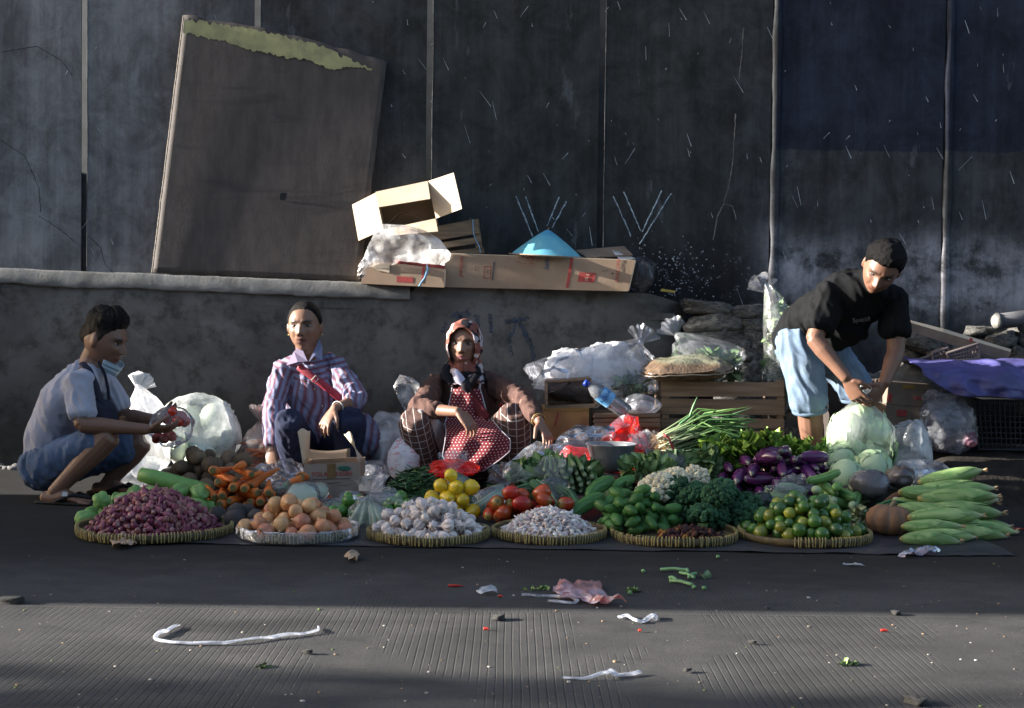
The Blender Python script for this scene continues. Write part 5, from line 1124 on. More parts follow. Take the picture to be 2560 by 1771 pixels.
# ---- right: tall bag of greens behind the bending man
bagged('tall_bag_of_greens', 'tall clear bag of green stalks hung on stakes behind the bending man', 1948, 870, 7.75, 82, 300, .2, CLEAR, 51, lambda t: leafblob(t, 1950, 880, 7.75, 45, 240, 170, ((.05, .12, .05), (.14, .22, .12)), 12, .08, d=.1), .25, (1912, 735))
for x_, y_ in ((1914, 716), (1931, 722)):
    q = P(x_, y_, 7.84); one('wooden_stake', tube([(q.x + .02, 7.86, 0), (q.x + .01, 7.85, q.z * .5), (q.x, 7.84, q.z)], [.012, .011, .008], 7), WOODD, None, label='thin wooden stake that carries the tall bag of greens', cat='stake', group='stakes behind the bending man')
# ---- right clutter: tarp, carton, crates, bags
zr = zq(2160, 760, 2.418)
TARP = mk('blue_tarpaulin', (.075, .07, .22), (.05, .047, .14), rough=.5, scale=7, bump=.8, bscale=14, bdist=.015, spec=.45)
sheet('blue_tarp', [(893, 2245, 905, 2720, 7.85, 7.75), (905, 2280, 895, 2720, 7.6, 7.6), (935, 2310, 930, 2720, 7.45, 7.45), (965, 2345, 985, 2720, 7.38, 7.38), (985, 2385, 1012, 2720, 7.34, 7.34)], TARP, 110, 60, .035, 8, 4, .06, fold=(.015, 23), thick=.003, label='purplish blue tarpaulin draped over the boxes behind the corn', cat='tarp')
t, (a, b, c, d) = simplebox('printed_carton', 'tall printed carton standing beside the tarp, tilted a little', [(150, 470), (402, 488), (330, 840), (110, 820)], 7.55, .3, CARDD, zr)
for x0, y0, x1, y1, mt in ((235, 488, 310, 512, mk('ochre_print', (.30, .17, .03))), (200, 640, 262, 678, REDINK), (310, 562, 356, 578, REDINK), (148, 540, 172, 590, REDINK), (215, 700, 245, 704, GREYINK)):
    one('print_patch', slab(pts(zr, [(x0, y0), (x1, y0 + 4), (x1 - 5, y1 + 3), (x0 - 5, y1)], 7.5475), .001, (0, -1, 0)), mt, t, smooth=False)
one('fold_line', slab(pts(zr, [(125, 602), (372, 622), (371, 627), (124, 607)], 7.5475), .001, (0, -1, 0)), GREYINK, t, smooth=False)
simplebox('dark_box', 'dark low box under the tarp beside the bending man', [(2070, 960), (2215, 950), (2215, 1120), (2080, 1120)], 7.85, .25, mk('dark_card', (.05, .04, .035), rough=.9), cat='box')
fc = thing('folded_cardboard', 'folded flat brown cardboard sheet lying across the rubble above the tarp', 'cardboard', tuple(P(*zr(540, 220), 7.95)))
one('upper_ply', slab([V3(P(*zr(*p_), y_)) for p_, y_ in (((275, 98), 7.85), ((480, 150), 7.85), ((890, 275), 7.85), ((880, 300), 7.75), ((480, 175), 7.75), ((262, 120), 7.75))], .006, (0, -.3, 1)), CARDL, fc, smooth=False)
one('front_ply', slab(pts(zr, [(240, 155), (275, 112), (890, 292), (865, 345), (560, 255)], 7.74), .006, (0, -1, 0)), CARDD, fc, smooth=False)
for j in range(3): one('ply_edge', tube(pts(zr, [(232, 150 - j * 10), (262, 130 - j * 8), (284, 100 + j * 6)], 7.735), .003, 6), CARDL, fc)
one('red_tape', slab(pts(zr, [(640, 205), (658, 210), (655, 232), (636, 226)], 7.733), .001, (0, -1, 0)), REDINK, fc, smooth=False)
def latticecrate(name, label, quad, Yf, depth, mat, nx, ny, zf):
    t = thing(name, label, 'crate', tuple(V3(P(*zf(*quad[3]), Yf)))); a, b, c, d = pts(zf, quad, Yf)
    for i in range(nx + 1):
        u = i / nx; one('upright', tube([a * (1 - u) + b * u, d * (1 - u) + c * u], .0045 if 0 < i < nx else .008, 5, side=(1, 0, 0)), mat, t)
    for j in range(ny + 1):
        w_ = j / ny; one('rail', tube([a * (1 - w_) + d * w_, b * (1 - w_) + c * w_], .0045 if 0 < j < ny else .009, 5, side=(0, 0, 1)), mat, t)
    k = V3((0, depth, 0)); one('back_panel', slab([a + k, b + k, c + k, d + k], .006, (0, -1, 0)), mat, t, smooth=False); one('side_panel', slab([b, b + k, c + k, c], .006), mat, t, smooth=False); one('side_panel', slab([a, a + k, d + k, d], .006), mat, t, smooth=False)
    return t
DKPL = mk('dark_crate_plastic', (.03, .032, .036), rough=.5, spec=.4); GRPL = mk('brown_grey_crate_plastic', (.13, .105, .10), rough=.55)
latticecrate('plastic_crate', 'black lattice plastic crate under the tarp edge', [(660, 575), (1090, 590), (1090, 885), (690, 880)], 7.6, .3, DKPL, 14, 9, zr)
latticecrate('plastic_crate', 'grey brown lattice crate tipped on top of the tarp, largest of three', [(500, 300), (692, 242), (698, 330), (520, 345)], 7.68, .12, GRPL, 12, 3, zr)
latticecrate('plastic_crate', 'grey brown lattice crate corner showing between its two neighbours above the tarp', [(412, 300), (508, 268), (512, 330), (420, 345)], 7.72, .1, GRPL, 5, 2, zr)
latticecrate('plastic_crate', 'low grey brown crate edge farthest from the lattice crates above the tarp', [(335, 338), (415, 312), (418, 345), (340, 352)], 7.74, .08, GRPL, 4, 1, zr)
bagged('bag_stack', 'clear bags of pale goods piled between the carton and the black crate', 2370, 1060, 7.45, 140, 130, .24, CLEAR, 61, lambda t: [bagblob('inner_bag', x_, y_, 7.46, w_, h_, .14, GREYBAG, 62 + k, .25, None, t) for k, (x_, y_, w_, h_) in enumerate([(2350, 1000, 80, 60), (2365, 1045, 90, 60), (2345, 1095, 90, 50), (2405, 1095, 70, 50)])], .28)
bagblob('pink_bag', 2425, 1100, 7.4, 34, 36, .08, plastic('pink_film', (.6, .3, .38), .6), 66, .3, label='small pinkish plastic bag beside the pile of clear bags', cat='bag')
pp = thing('drain_pipe', 'dark grey broken pipe lying on rubble at the foot of the wall', 'pipe', tuple(P(2520, 800, 8.1)))
one('pipe_length', tube([P(2492, 805, 8.05), P(2560, 796, 8.1), P(2700, 790, 8.15)], .045, 18, cap=.05), mk('grey_pipe', (.10, .10, .105), rough=.5), pp); one('broken_end', tube([P(2486, 805, 8.045), P(2494, 804, 8.05)], [.036, .050], 14, cap=.1), STONE, pp)
for k, (x_, y_, w_, h_, lbl) in enumerate([(2500, 850, 70, 36, 'grey lump of rubble under the broken pipe'), (2555, 855, 50, 44, 'pale lump of rubble at the end of the broken pipe'), (2545, 890, 60, 50, 'rough lump of rubble above the tarp edge'), (2450, 828, 60, 22, 'flat rubble slab between the cardboard and the pipe'), (2580, 840, 90, 60, 'big rubble block behind the pipe'), (2270, 880, 60, 50, 'dusty rubble block under the folded cardboard'), (2310, 850, 120, 60, 'broad rubble block behind the folded cardboard'), (2410, 880, 200, 70, 'long heap of broken plaster behind the tarp')]):
    o = put('rubble_block', ROCKS[k % 5], None, label=lbl, cat='rubble'); q = P(x_, y_, 8.15 + .05 * (k % 2)); orient(o, q, rotm((0, 1, 0), rr.uniform(-.2, .2)), (w_ * 8.1 / F * 1.1, .2, h_ * 8.1 / F * 1.1))
def pilef(u, v):
    X = 1.6 + u * 3.0; Y = 7.95 + v * .45
    return (X, Y, .72 * min(1, v * 1.6 + .2) * (.75 + .35 * fbm((X, Y, 0), 2.5, 2)) * min(1, u * 6 + .25))
one('rubble_mound', grid(pilef, 60, 14), STONE, None, label='mound of dark rubble and dirt along the wall foot behind the tarp', cat='rubble', kind='stuff')
q0 = [G(x_, y_) for x_, y_ in ((2330, 1222), (2450, 1224), (2580, 1226))]; one('bamboo_pole', tube([q_ + Vector((0, 0, .012)) for q_ in q0], .009, 8), mk('pale_pole', (.22, .17, .12)), None, label='thin pale pole lying on the road behind the corn', cat='pole')
bagblob('milky_bag', 2272, 1145, 7.0, 112, 185, .24, MILKY, 71, .2, label='limp milky bag slumped against the big bag of cabbages', cat='bag')
sheet('clear_bag', [(1150, 2250, 1150, 2345, 6.85, 6.9), (1168, 2242, 1172, 2372, 6.75, 6.8), (1190, 2240, 1192, 2360, 6.68, 6.7)], MILKY, 34, 18, .02, 14, 3, .03, label='flattened pale green bag before the limp milky bag', cat='bag')
# =================================================================== MORE GOODS ON THE PITCH
# ---- printed carton in front of the striped-shirt woman
zt = zq(740, 1060, 8.865)
tc = thing('small_carton', 'small printed carton with raised flaps in front of the striped-shirt woman', 'carton', (P(828, 1240, 6.9).x, 6.9, 0))
a, b, c, d = pts(zt, [(195, 905), (1405, 850), (1395, 1640), (170, 1660)], 6.85); c[2] = d[2] = .004; k = V3((0, .24, 0))
GREYCARD = mk('greyed_card', (.27, .225, .185), (.22, .18, .145), rough=.8, scale=9)
one('front_panel', slab([a, b, c, d], .004, (0, -1, 0)), GREYCARD, tc, smooth=False); one('back_panel', slab([a + k, b + k, c + k, d + k], .004, (0, -1, 0)), CARD, tc, smooth=False)
one('side_panel', slab([a, d, d + k, a + k], .004), CARD, tc, smooth=False); one('side_panel', slab([b, b + k, c + k, c], .004), CARD, tc, smooth=False); one('base_panel', slab([d, c, c + k, d + k], .004, (0, 0, 1)), CARD, tc, smooth=False)
def curl(u, v, x0, x1, top, lean): 
    p0 = V3(P(*zt(x0[0], x0[1]), 6.87)); p1 = V3(P(*zt(top[0], top[1]), 6.87)); p = p0 * (1 - v) + p1 * v
    return p + V3((lean * u * v * .5, .19 * u, .012 * math.sin(u * 5) * v))
solid(one('side_flap', grid(lambda u, v: curl(u, v, (170, 905), 0, (55, 180), .06), 9, 9), CARDL, tc), .004)
solid(one('side_flap', grid(lambda u, v: curl(u, v, (1400, 850), 0, (1250, 250), -.12), 9, 9), CARDL, tc), .004)
solid(one('back_flap', grid(lambda u, v: V3(P(*zt(190 + 1010 * u, 870 - 330 * v + 60 * math.sin(PI * u) * v), 7.09 + .02 * v)), 12, 5), mk('shaded_card', (.16, .115, .08)), tc), .004)
def onc(x, y): return V3(P(*zt(x, y), 6.848))
ex, ey = unit(b - a), V3((0, 0, 1))
letters('lettering', 'TOLA', .031, REDINK, tc, ex, ey, onc(520, 1125)); letters('lettering', 'NGIN', .031, REDINK, tc, ex, ey, onc(1058, 1110))
one('tape', slab([onc(690, 885), onc(880, 878), onc(875, 1210), onc(690, 1220)], .0008, (0, -1, 0)), mk('old_tape', (.17, .11, .05), rough=.35), tc, smooth=False)
v_, f_ = ball(onc(1068, 985), (.033, .0012, .0125), 24, 6); one('green_emblem', (v_, f_), mk('green_ink', (.03, .13, .09), rough=.8), tc)
for (x0, y0, x1, y1) in ((380, 1225, 1200, 1240), (680, 1315, 980, 1328), (890, 1370, 1190, 1376)): one('small_print', slab([onc(x0, y0), onc(x1, y0 - 22), onc(x1, y1 - 20), onc(x0, y1)], .0006, (0, -1, 0)), GREYINK, tc, smooth=False)
t = thing('price_card', 'torn corrugated card with black marker scrawl beside the small carton', 'card', tuple(P(945, 1235, 6.8)))
one('card', slab([V3(P(x_, y_, Y_)) for x_, y_, Y_ in ((898, 1193, 6.92), (960, 1188, 6.92), (955, 1232, 6.8), (897, 1230, 6.8))], .005), CARDL, t, smooth=False)
for q_ in ([(915, 1205), (935, 1202)], [(926, 1205), (924, 1214)], [(921, 1220), (933, 1217)], [(906, 1212), (911, 1222), (909, 1230)]): one('marker_stroke', tube([V3(P(x_, y_, 6.8)) + V3((0, -.004 + .12 * (1232 - y_) / 44, 0)) for x_, y_ in q_], .0018, 5), DARKM, t)
# ---- chillies: a tangle nobody could count
def chillies(px, Y, rx, ry, h, n, seed, name, label):
    mb = MB(); r_ = random.Random(seed); c = P(px, 1250, Y)
    for k in range(n):
        a, q = r_.uniform(0, 6.28), math.sqrt(r_.random()); x_, y_ = c.x + rx * q * math.cos(a), Y + ry * q * math.sin(a); z_ = h * max(0, 1 - q ** 1.6) * r_.uniform(.45, 1) + .012
        an = r_.uniform(0, 6.28); L = r_.uniform(.05, .1); dr = V3((math.cos(an), math.sin(an), r_.uniform(-.5, .5))); bn = V3((-dr[1], dr[0], r_.uniform(-.4, .8))) * L * r_.uniform(-.25, .25); p0 = V3((x_, y_, z_))
        P_ = [p0 - dr * L / 2, p0 - dr * L * .2 + bn * .7, p0 + dr * L * .15 + bn, p0 + dr * L / 2 + bn * .2]; 
        for w_ in P_: w_[2] = max(w_[2], .008)
        mb.add(tube(P_, [.0022, .0042, .0036, .0008], 5), (.38, .03, .015) if r_.random() < .02 else lerp((.012, .05, .014), (.05, .13, .03), r_.random() ** 1.6))
    build(name, mb, VEGSHINE, None, label=label, cat='chilli', kind='stuff')
chillies(1035, 6.58, .165, .17, .19, 1500, 3, 'green_chillies', 'dark tangle of thin green chillies heaped behind the limes')
chillies(1225, 6.62, .12, .1, .09, 420, 5, 'green_chillies', "low tangle of green chillies by the apron woman's feet")
# ---- long beans: bundles, some in bags
def bundle(name, label, path, n, rad, spread, col0, col1, seed, cat, group=None, ends=None, tie=None, mat=None, film=None, loop=False):
    """many thin stalks along a pixel path [(px, py, Y), ...]"""
    t = thing(name, label, cat, tuple(P(*path[0])), group); r_ = random.Random(seed); mb = MB(); pp = [V3(P(*q_)) for q_ in path]; T, fr = frames(pp)
    for k in range(n):
        a, q = r_.uniform(0, 6.28), math.sqrt(r_.random()) * spread; w_ = r_.uniform(-.2, .2); col = lerp(col0, col1, r_.random())
        L = [p + fr[i][0] * math.cos(a + w_ * i) * q * (1 + .25 * r_.gauss(0, .3)) + fr[i][1] * math.sin(a + w_ * i) * q * .7 for i, p in enumerate(pp)]
        for w2 in L: w2[2] = max(w2[2], .006)
        rad_ = rad * r_.uniform(.75, 1.2); C = tube(L, [rad_] * (len(L) - 1) + [rad_ * (.5 if ends is None else 1)], 6)
        if ends is not None: cc = np.array([col if i < len(C[0]) - 18 else V3(ends) for i in range(len(C[0]))])
        else: cc = col
        mb.add(C, cc)
    build('stalks', mb, mat or VEG, t, kind='stuff')
    if tie is not None:
        p, (s_, b_) = pp[tie], fr[tie]; one('tie', tube([p + s_ * math.cos(a) * spread * 1.05 + b_ * math.sin(a) * spread * .8 for a in np.linspace(0, 2 * PI, 17)], .003, 6, False), mk('red_tie', (.35, .03, .05)), t)
    return t
BE0, BE1 = (.05, .13, .06), (.14, .26, .13)
t = bundle('bag_of_long_beans', 'clear knotted bag of long green beans behind the lemons', [(1112, 1255, 6.42), (1120, 1215, 6.45), (1138, 1190, 6.47), (1160, 1205, 6.45), (1178, 1240, 6.42), (1186, 1262, 6.4)], 34, .0042, .024, BE0, BE1, 3, 'beans')
bagblob('film', 1148, 1225, 6.44, 96, 84, .12, CLEAR, 81, .15, (1134, 1186), t)
for k, (pth, n, lb) in enumerate([([(1262, 1262, 6.42), (1300, 1225, 6.46), (1350, 1212, 6.48), (1390, 1218, 6.47), (1405, 1240, 6.45)], 46, 'loop of long green beans lying behind the tomatoes'), ([(1335, 1205, 6.44), (1362, 1225, 6.36), (1385, 1262, 6.3), (1400, 1285, 6.28)], 40, 'bent hank of long green beans hanging over the tomatoes'),
                           ([(1395, 1215, 6.46), (1425, 1235, 6.4), (1440, 1262, 6.34), (1450, 1285, 6.3)], 36, 'hank of long green beans beside the bitter gourds'), ([(1405, 1262, 6.3), (1450, 1258, 6.33), (1500, 1262, 6.36)], 26, 'short hank of long green beans under the bitter gourds'), ([(1250, 1238, 6.5), (1310, 1240, 6.5), (1372, 1246, 6.5)], 30, 'straight hank of long green beans under the loop of beans')]):
    bundle('long_beans', lb, pth, n, .0045, .022, BE0, BE1, 30 + k, 'beans')
bagblob('clear_bag', 1385, 1215, 6.4, 74, 60, .1, CLEAR, 83, .25, (1382, 1200), label='crinkled knotted clear bag over the bean hanks', cat='bag')
t = bundle('bag_of_gourds', 'clear bag of pale striped gourds between the lemons and the tomatoes', [(1192, 1272, 6.3), (1225, 1250, 6.34), (1262, 1222, 6.4)], 5, .017, .014, (.20, .30, .2), (.36, .45, .33), 44, 'gourds'); bagblob('film', 1228, 1248, 6.34, 90, 62, .12, CLEAR, 84, .2, (1270, 1212), t)
# ---- bunches of water spinach: pale cut ends to the road, leaves behind
for j, (cx_, cy_, n, lb) in enumerate([(1440, 1200, 22, 'tied bunch of leafy greens with pale round stem ends, behind the bitter gourds'), (1388, 1190, 13, 'smaller bunch of leafy greens with pale stem ends above the bean loops')]):
    t = thing('bunch_of_greens', lb, 'greens', tuple(P(cx_, cy_ + 30, 6.5))); r_ = random.Random(60 + j); mb = MB()
    for k in range(n):
        a, q = k * 2.4, math.sqrt((k + .5) / n); x_, y_ = cx_ + math.cos(a) * q * (52 if j == 0 else 32), cy_ + math.sin(a) * q * (44 if j == 0 else 26)
        p = V3(P(x_, y_, 6.44 + .02 * r_.random())); dr = unit((r_.gauss(0, .15), 1, .25 + r_.gauss(0, .15))); rad_ = r_.uniform(.008, .0135)
        tb = tube([p, p + dr * .012, p + dr * .08, p + dr * .16], [rad_ * .8, rad_, rad_ * .8, rad_ * .5], 8); mb.add(tb, np.array([lerp((.42, .46, .27), (.12, .22, .06), min(1, max(0, (i // 8 - 1) / 3))) for i in range(len(tb[0]))]))
    build('stems', mb, VEG, t, kind='stuff')
    leafblob(t, cx_ - 10, cy_ - 10, 6.62, 150 if j == 0 else 110, 70, 90, ((.03, .10, .02), (.08, .18, .04)), 70 + j, .07, 'leaves')
leafblob(None, 1340, 1185, 6.6, 120, 50, 70, ((.04, .12, .03), (.10, .22, .06)), 75, .075, 'spinach_leaves', label='loose green leaves spread above the bean loops', cat='greens')
leafblob(None, 1530, 1235, 6.5, 90, 40, 50, ((.04, .10, .03), (.09, .18, .06)), 76, .07, 'spinach_leaves', label='dark leaves below the weighing scale', cat='greens')
leafblob(None, 1620, 1172, 6.72, 130, 60, 110, ((.04, .12, .03), (.10, .20, .06)), 77, .06, 'spinach_leaves', label='leafy greens between the weighing scale and the cauliflower', cat='greens')
leafblob(None, 1762, 1170, 6.85, 70, 100, 100, ((.06, .14, .05), (.16, .26, .10)), 78, .075, 'spinach_leaves', label='upright leafy greens between the cauliflower and the curly lettuce', cat='greens')
t = thing('bag_of_kale', 'clear bag of dark leaves above the cauliflower', 'bag', tuple(P(1675, 1190, 6.95))); bagblob('film', 1675, 1160, 6.95, 160, 62, .2, CLEAR, 85, .28, (1620, 1130), t); leafblob(t, 1680, 1165, 6.95, 130, 40, 80, ((.03, .09, .05), (.08, .16, .09)), 79, .08, 'leaves')
# ---- curly lettuce
mb = MB(); r_ = random.Random(90)
for k in range(260):
    px_, py_ = 1900 + r_.gauss(0, 58), 1140 + r_.gauss(0, 20); py_ += .05 * abs(px_ - 1900)
    p = V3(P(px_, min(1195, max(1104, py_)), 6.9 + r_.gauss(0, .05))); dr = unit((r_.gauss(0, .6), -.4 + r_.gauss(0, .4), .9)); sd = unit(np.cross(dr, (r_.gauss(0, 1), r_.gauss(0, 1), .2))); nn = np.cross(dr, sd); L = r_.uniform(.035, .06); col = lerp((.12, .26, .03), (.28, .44, .07), r_.random())
    mb.add(grid(lambda u, v: p + dr * L * v + sd * (u - .5) * L * 1.3 * (.35 + v) + nn * (.35 * L * v * math.sin(u * 15 + k) + .2 * L * v * math.sin(u * 37 + k * 3)), 11, 4), np.array([lerp(col * .6, col * 1.15, v / 3) for v in range(4) for u in range(11)]))
build('curly_lettuce', mb, VEG, None, label='bright green curly lettuce between the eggplants and the wooden crate', cat='lettuce', kind='stuff')
leafblob(None, 2000, 1150, 6.95, 110, 60, 60, ((.05, .12, .04), (.14, .24, .08)), 91, .07, 'herb_leaves', label='dark herb leaves between the lettuce and the bending man', cat='herbs')
# ---- scallions
sc_ = thing('scallion_bundle', 'big bundle of green scallions with roots, in front of the wooden crate', 'scallions', tuple(P(1700, 1200, 7.1))); mb = MB(); r_ = random.Random(33); rt = MB()
for k in range(150):
    y0 = r_.uniform(1085, 1140); x0 = r_.uniform(1640, 1690); Y0 = 7.08 + r_.uniform(-.08, .08); fan = r_.gauss(0, 1)
    x1, y1 = x0 + r_.uniform(140, 225), y0 - 24 + fan * 22 + (y0 - 1110) * .5; Y1 = Y0 + r_.uniform(-.12, .16)
    a, b = V3(P(x0, y0, Y0)), V3(P(x1, y1, Y1)); mid_p = (a + b) / 2 + V3((0, r_.gauss(0, .012), r_.uniform(.01, .06))); b = b + V3((0, r_.gauss(0, .04), -r_.uniform(0, .07)))
    rad_ = r_.uniform(.003, .0055); tb = tube([a, a * .75 + mid_p * .25, mid_p, mid_p * .4 + b * .6, b], [rad_, rad_ * .9, rad_ * 1.1, rad_, .0008], 5)
    g0 = lerp((.025, .085, .03), (.10, .19, .05), r_.random() ** 1.5); n5 = 5; cc = np.array([lerp((.50, .52, .36), g0, min(1, max(0, (i // n5 - 2.0) / 1.6))) for i in range(len(tb[0]))]); mb.add(tb, cc)
    for j in range(4): rt.add(tube([a, a + V3((-.015 - r_.random() * .02, r_.gauss(0, .012), r_.gauss(0, .014)))], [.0012, .0005], 4), (.33, .2, .1))
for (x0, y0, x1, y1) in ((1725, 1040, 1743, 993), (1790, 1055, 1878, 1020), (1700, 1060, 1745, 1030), (1810, 1070, 1895, 1052)):
    a, b = V3(P(x0, y0, 7.05)), V3(P(x1, y1, 7.05)); mb.add(tube([a, (a + b) / 2 + V3((0, 0, .004)), b], [.006, .0055, .001], 6), lerp((.06, .18, .07), (.2, .36, .18), r_.random()))
build('stalks', mb, VEG, sc_, kind='stuff'); build('roots', rt, VEGDRY, sc_, kind='stuff')
one('red_tie', tube([P(1660, 1088, 6.98), P(1672, 1095, 6.96), P(1680, 1115, 6.95), P(1690, 1140, 6.97)], .006, 6), mk('red_tie2', (.35, .03, .05)), sc_)
cushion(1740, 1200, 7.15, .55, .35, .24, 'dark folded sack that props up the scallions', 8)
# ---- knotted bag of baby corn, wrapped cabbage halves, wrapped bundles
t = bundle('bag_of_leeks', 'clear bag of pale green baby leeks knotted at the top, standing by the limes', [(918, 1318, 6.02), (915, 1290, 6.05), (918, 1262, 6.08), (921, 1242, 6.1)], 1, .001, .001, (.4, .45, .3), (.4, .45, .3), 3, 'bag'); mb = MB(); r_ = random.Random(4)
for k in range(26):
    f_ = (k / 25 - .5); x1 = 921 + f_ * 96; a, b = V3(P(921 + f_ * 26, 1252, 6.10)), V3(P(x1, 1322 - abs(f_) * 26 + r_.uniform(-6, 6), 6.02 + .06 * r_.random())); b[2] = max(b[2], .012)
    tb = tube([a, a * .6 + b * .4, b], [.006, .0085, .0075], 7); mb.add(tb, np.array([lerp((.62, .64, .48), (.45, .54, .33), r_.random()) for _ in range(len(tb[0]))]))
build('leeks', mb, VEG, t, kind='stuff'); bagblob('film', 920, 1290, 6.06, 104, 76, .13, CLEAR, 95, .14, (921, 1246), t)
for q_ in ([(1246, 921, 1250, 926, 6.1, 6.1), (1215, 928, 1225, 945, 6.1, 6.08), (1180, 950, 1190, 974, 6.12, 6.08)], [(1244, 921, 1252, 924, 6.1, 6.1), (1228, 955, 1262, 960, 6.08, 6.06), (1218, 985, 1262, 1018, 6.1, 6.02)], [(1243, 918, 1250, 924, 6.1, 6.1), (1240, 895, 1256, 898, 6.08, 6.06), (1236, 882, 1250, 885, 6.1, 6.06)]):
    sheet('film_mouth', q_, CLEAR, 16, 18, .008, 24, 7, .015, t)
PALE = mkattr('cut_cabbage', rough=.5, var=.2, scale=50, bump=.4, bscale=60)
for k, (x_, y_, w_, h_, Y, rz, lb) in enumerate([(757, 1242, 80, 62, 6.3, .5, 'cut half of a pale cabbage wrapped in film behind the onions'), (797, 1228, 48, 40, 6.42, -.2, 'small cut wedge of pale cabbage beside the cabbage half')]):
    t = thing('cut_cabbage', lb, 'cabbage', tuple(P(x_, y_ + h_ / 2, Y))); s = Y / F
    v_, f_ = ball((0, 0, 0), 1, 28, 18); v_[:, 1] = np.where(v_[:, 1] < -.25, -.25 + .05 * np.sin(v_[:, 0] * 16 + v_[:, 2] * 5), v_[:, 1]); v_ = np.array([p_ * (1 + .06 * fbm(p_, 2, k)) for p_ in v_]) * V3((w_ * s / 2, .06, h_ * s / 2)); v_ = v_ @ rotm((0, 1, 0), rz).T @ rotm((1, 0, 0), -.35).T + V3(P(x_, y_, Y))
    one('half', (v_, f_), PALE, t, col=lambda p: lerp((.50, .55, .42), (.40, .50, .32), .5 + .5 * nz(p, 40)))
    bagblob('film', x_, y_, Y, w_ * 1.12, h_ * 1.15, .14, CLEAR, 97 + k, .1, None, t)
leafy = [(705, 1228, 52, 56, 6.36, 'clear bag of chopped greens left of the cabbage half'), (840, 1268, 90, 42, 6.3, 'clear pack of red and green vegetables by the limes'), (712, 1275, 50, 40, 6.2, 'clear bag of leaves wedged between the carrots and onions')]
for k, (x_, y_, w_, h_, Y, lb) in enumerate(leafy):
    t = thing('bag_of_vegetables', lb, 'bag', tuple(P(x_, y_ + h_ / 2, Y))); bagblob('film', x_, y_, Y, w_, h_, .12, CLEAR, 110 + k, .3, None, t); leafblob(t, x_, y_ + 4, Y, w_ * .75, h_ * .6, 40, ((.05, .14, .05), (.20, .28, .12)), 120 + k, .035, 'leaves', d=.08)
    for j in range(4): one('red_chilli', tube([P(x_ + rr.uniform(-20, 20), y_ + rr.uniform(-6, 12), Y - .04), P(x_ + rr.uniform(-20, 20), y_ + rr.uniform(-6, 12), Y - .045)], [.004, .001], 6), mk('chilli_red', (.40, .03, .02), rough=.25), t)
for k, (x_, y_, w_, h_, Y, lb) in enumerate([(660, 1185, 60, 44, 7.0, 'empty crinkled clear bag between the potatoes and the carton'), (720, 1178, 70, 50, 6.95, 'empty clear bag leaning on the small carton'), (880, 1250, 60, 40, 6.5, 'crinkled clear film in front of the small carton'), (965, 1258, 90, 44, 6.35, 'clear film over the limes'), (1060, 1262, 110, 30, 6.42, 'clear film at the foot of the chillies')]):
    bagblob('clear_bag', x_, y_, Y, w_, h_, .12, CLEAR, 130 + k, .42, label=lb, cat='bag')
# ---- wrapped pale gourds, dark bag, brown bags, cassava
t = thing('bag_of_gourds', 'clear knotted pack of pale green gourds before the eggplants', 'bag', tuple(P(1960, 1250, 6.3)))
for k in range(5):
    a, b = V3(P(1922 + k * 7, 1246 - 8 * k, 6.32 + .02 * k)), V3(P(1985 + k * 8, 1222 - 3 * k + 20, 6.3 + .03 * k)); one('gourd', tube([a, a * .7 + b * .3, (a + b) / 2, a * .2 + b * .8, b], [.012, .022, .023, .018, .008], 10), VEG, t, col=(.24, .36, .18))
bagblob('film', 1965, 1228, 6.32, 104, 62, .14, CLEAR, 140, .15, (1985, 1245), t)
bagblob('dark_bag', 1905, 1258, 6.25, 64, 52, .12, plastic('dark_green_bag_film', (.06, .09, .08), .6, .12, 26, .7, .5), 142, .22, label='shiny dark bag between the broccoli and the citrus', cat='bag')
for k, (x_, y_, w_, h_, Y, lb) in enumerate([(2172, 1212, 96, 74, 6.42, 'crinkled brown bag of tubers beside the corn'), (2250, 1196, 66, 60, 6.5, 'smaller brown wrapped bag touching the corn')]):
    t = thing('bag_of_tubers', lb, 'bag', tuple(P(x_, y_ + h_ / 2, Y))); bagblob('film', x_, y_, Y, w_, h_, .16, CLEAR, 150 + k, .16, None, t); bagblob('tubers', x_, y_, Y, w_ * .9, h_ * .9, .13, mk('tuber_skin' + str(k), (.11, .075, .06), (.06, .04, .035), rough=.6), 154 + k, .25, None, t)
t = thing('cassava_root', 'brown cassava root with a white chipped patch lying beside the corn', 'cassava', tuple(P(2260, 1250, 6.3))); one('root', tube([P(2214, 1256, 6.28), P(2235, 1248, 6.28), P(2262, 1238, 6.3), P(2295, 1226, 6.32)], [.012, .024, .026, .018], 12), VEGDRY, t, col=(.10, .05, .03)); one('cut_patch', ball(V3(P(2240, 1248, 6.258)), (.014, .004, .009), 10, 6), VEG, t, col=(.6, .52, .42))
bundle('string_beans', 'curly thin green beans behind the pumpkin', [(2195, 1270, 6.2), (2225, 1258, 6.2), (2265, 1262, 6.2), (2290, 1270, 6.18)], 30, .003, .022, (.03, .10, .04), (.08, .2, .08), 50, 'beans')
leafblob(None, 2150, 1290, 6.1, 60, 60, 60, ((.04, .07, .03), (.12, .13, .06)), 160, .03, 'herb_leaves', label='small withered herb sprigs at the back of the citrus tray', cat='herbs')
for k, (x_, y_) in enumerate([(2082, 1252), (2132, 1264), (2040, 1225)]): one('round_gourd', ball(V3(P(x_, y_, 6.22)), (.020, .020, .019), 14, 10), VEG, None, col=(.36, .46, .26), label='small round pale gourd on the cucumbers', cat='gourd', group='round gourds on the cucumbers')
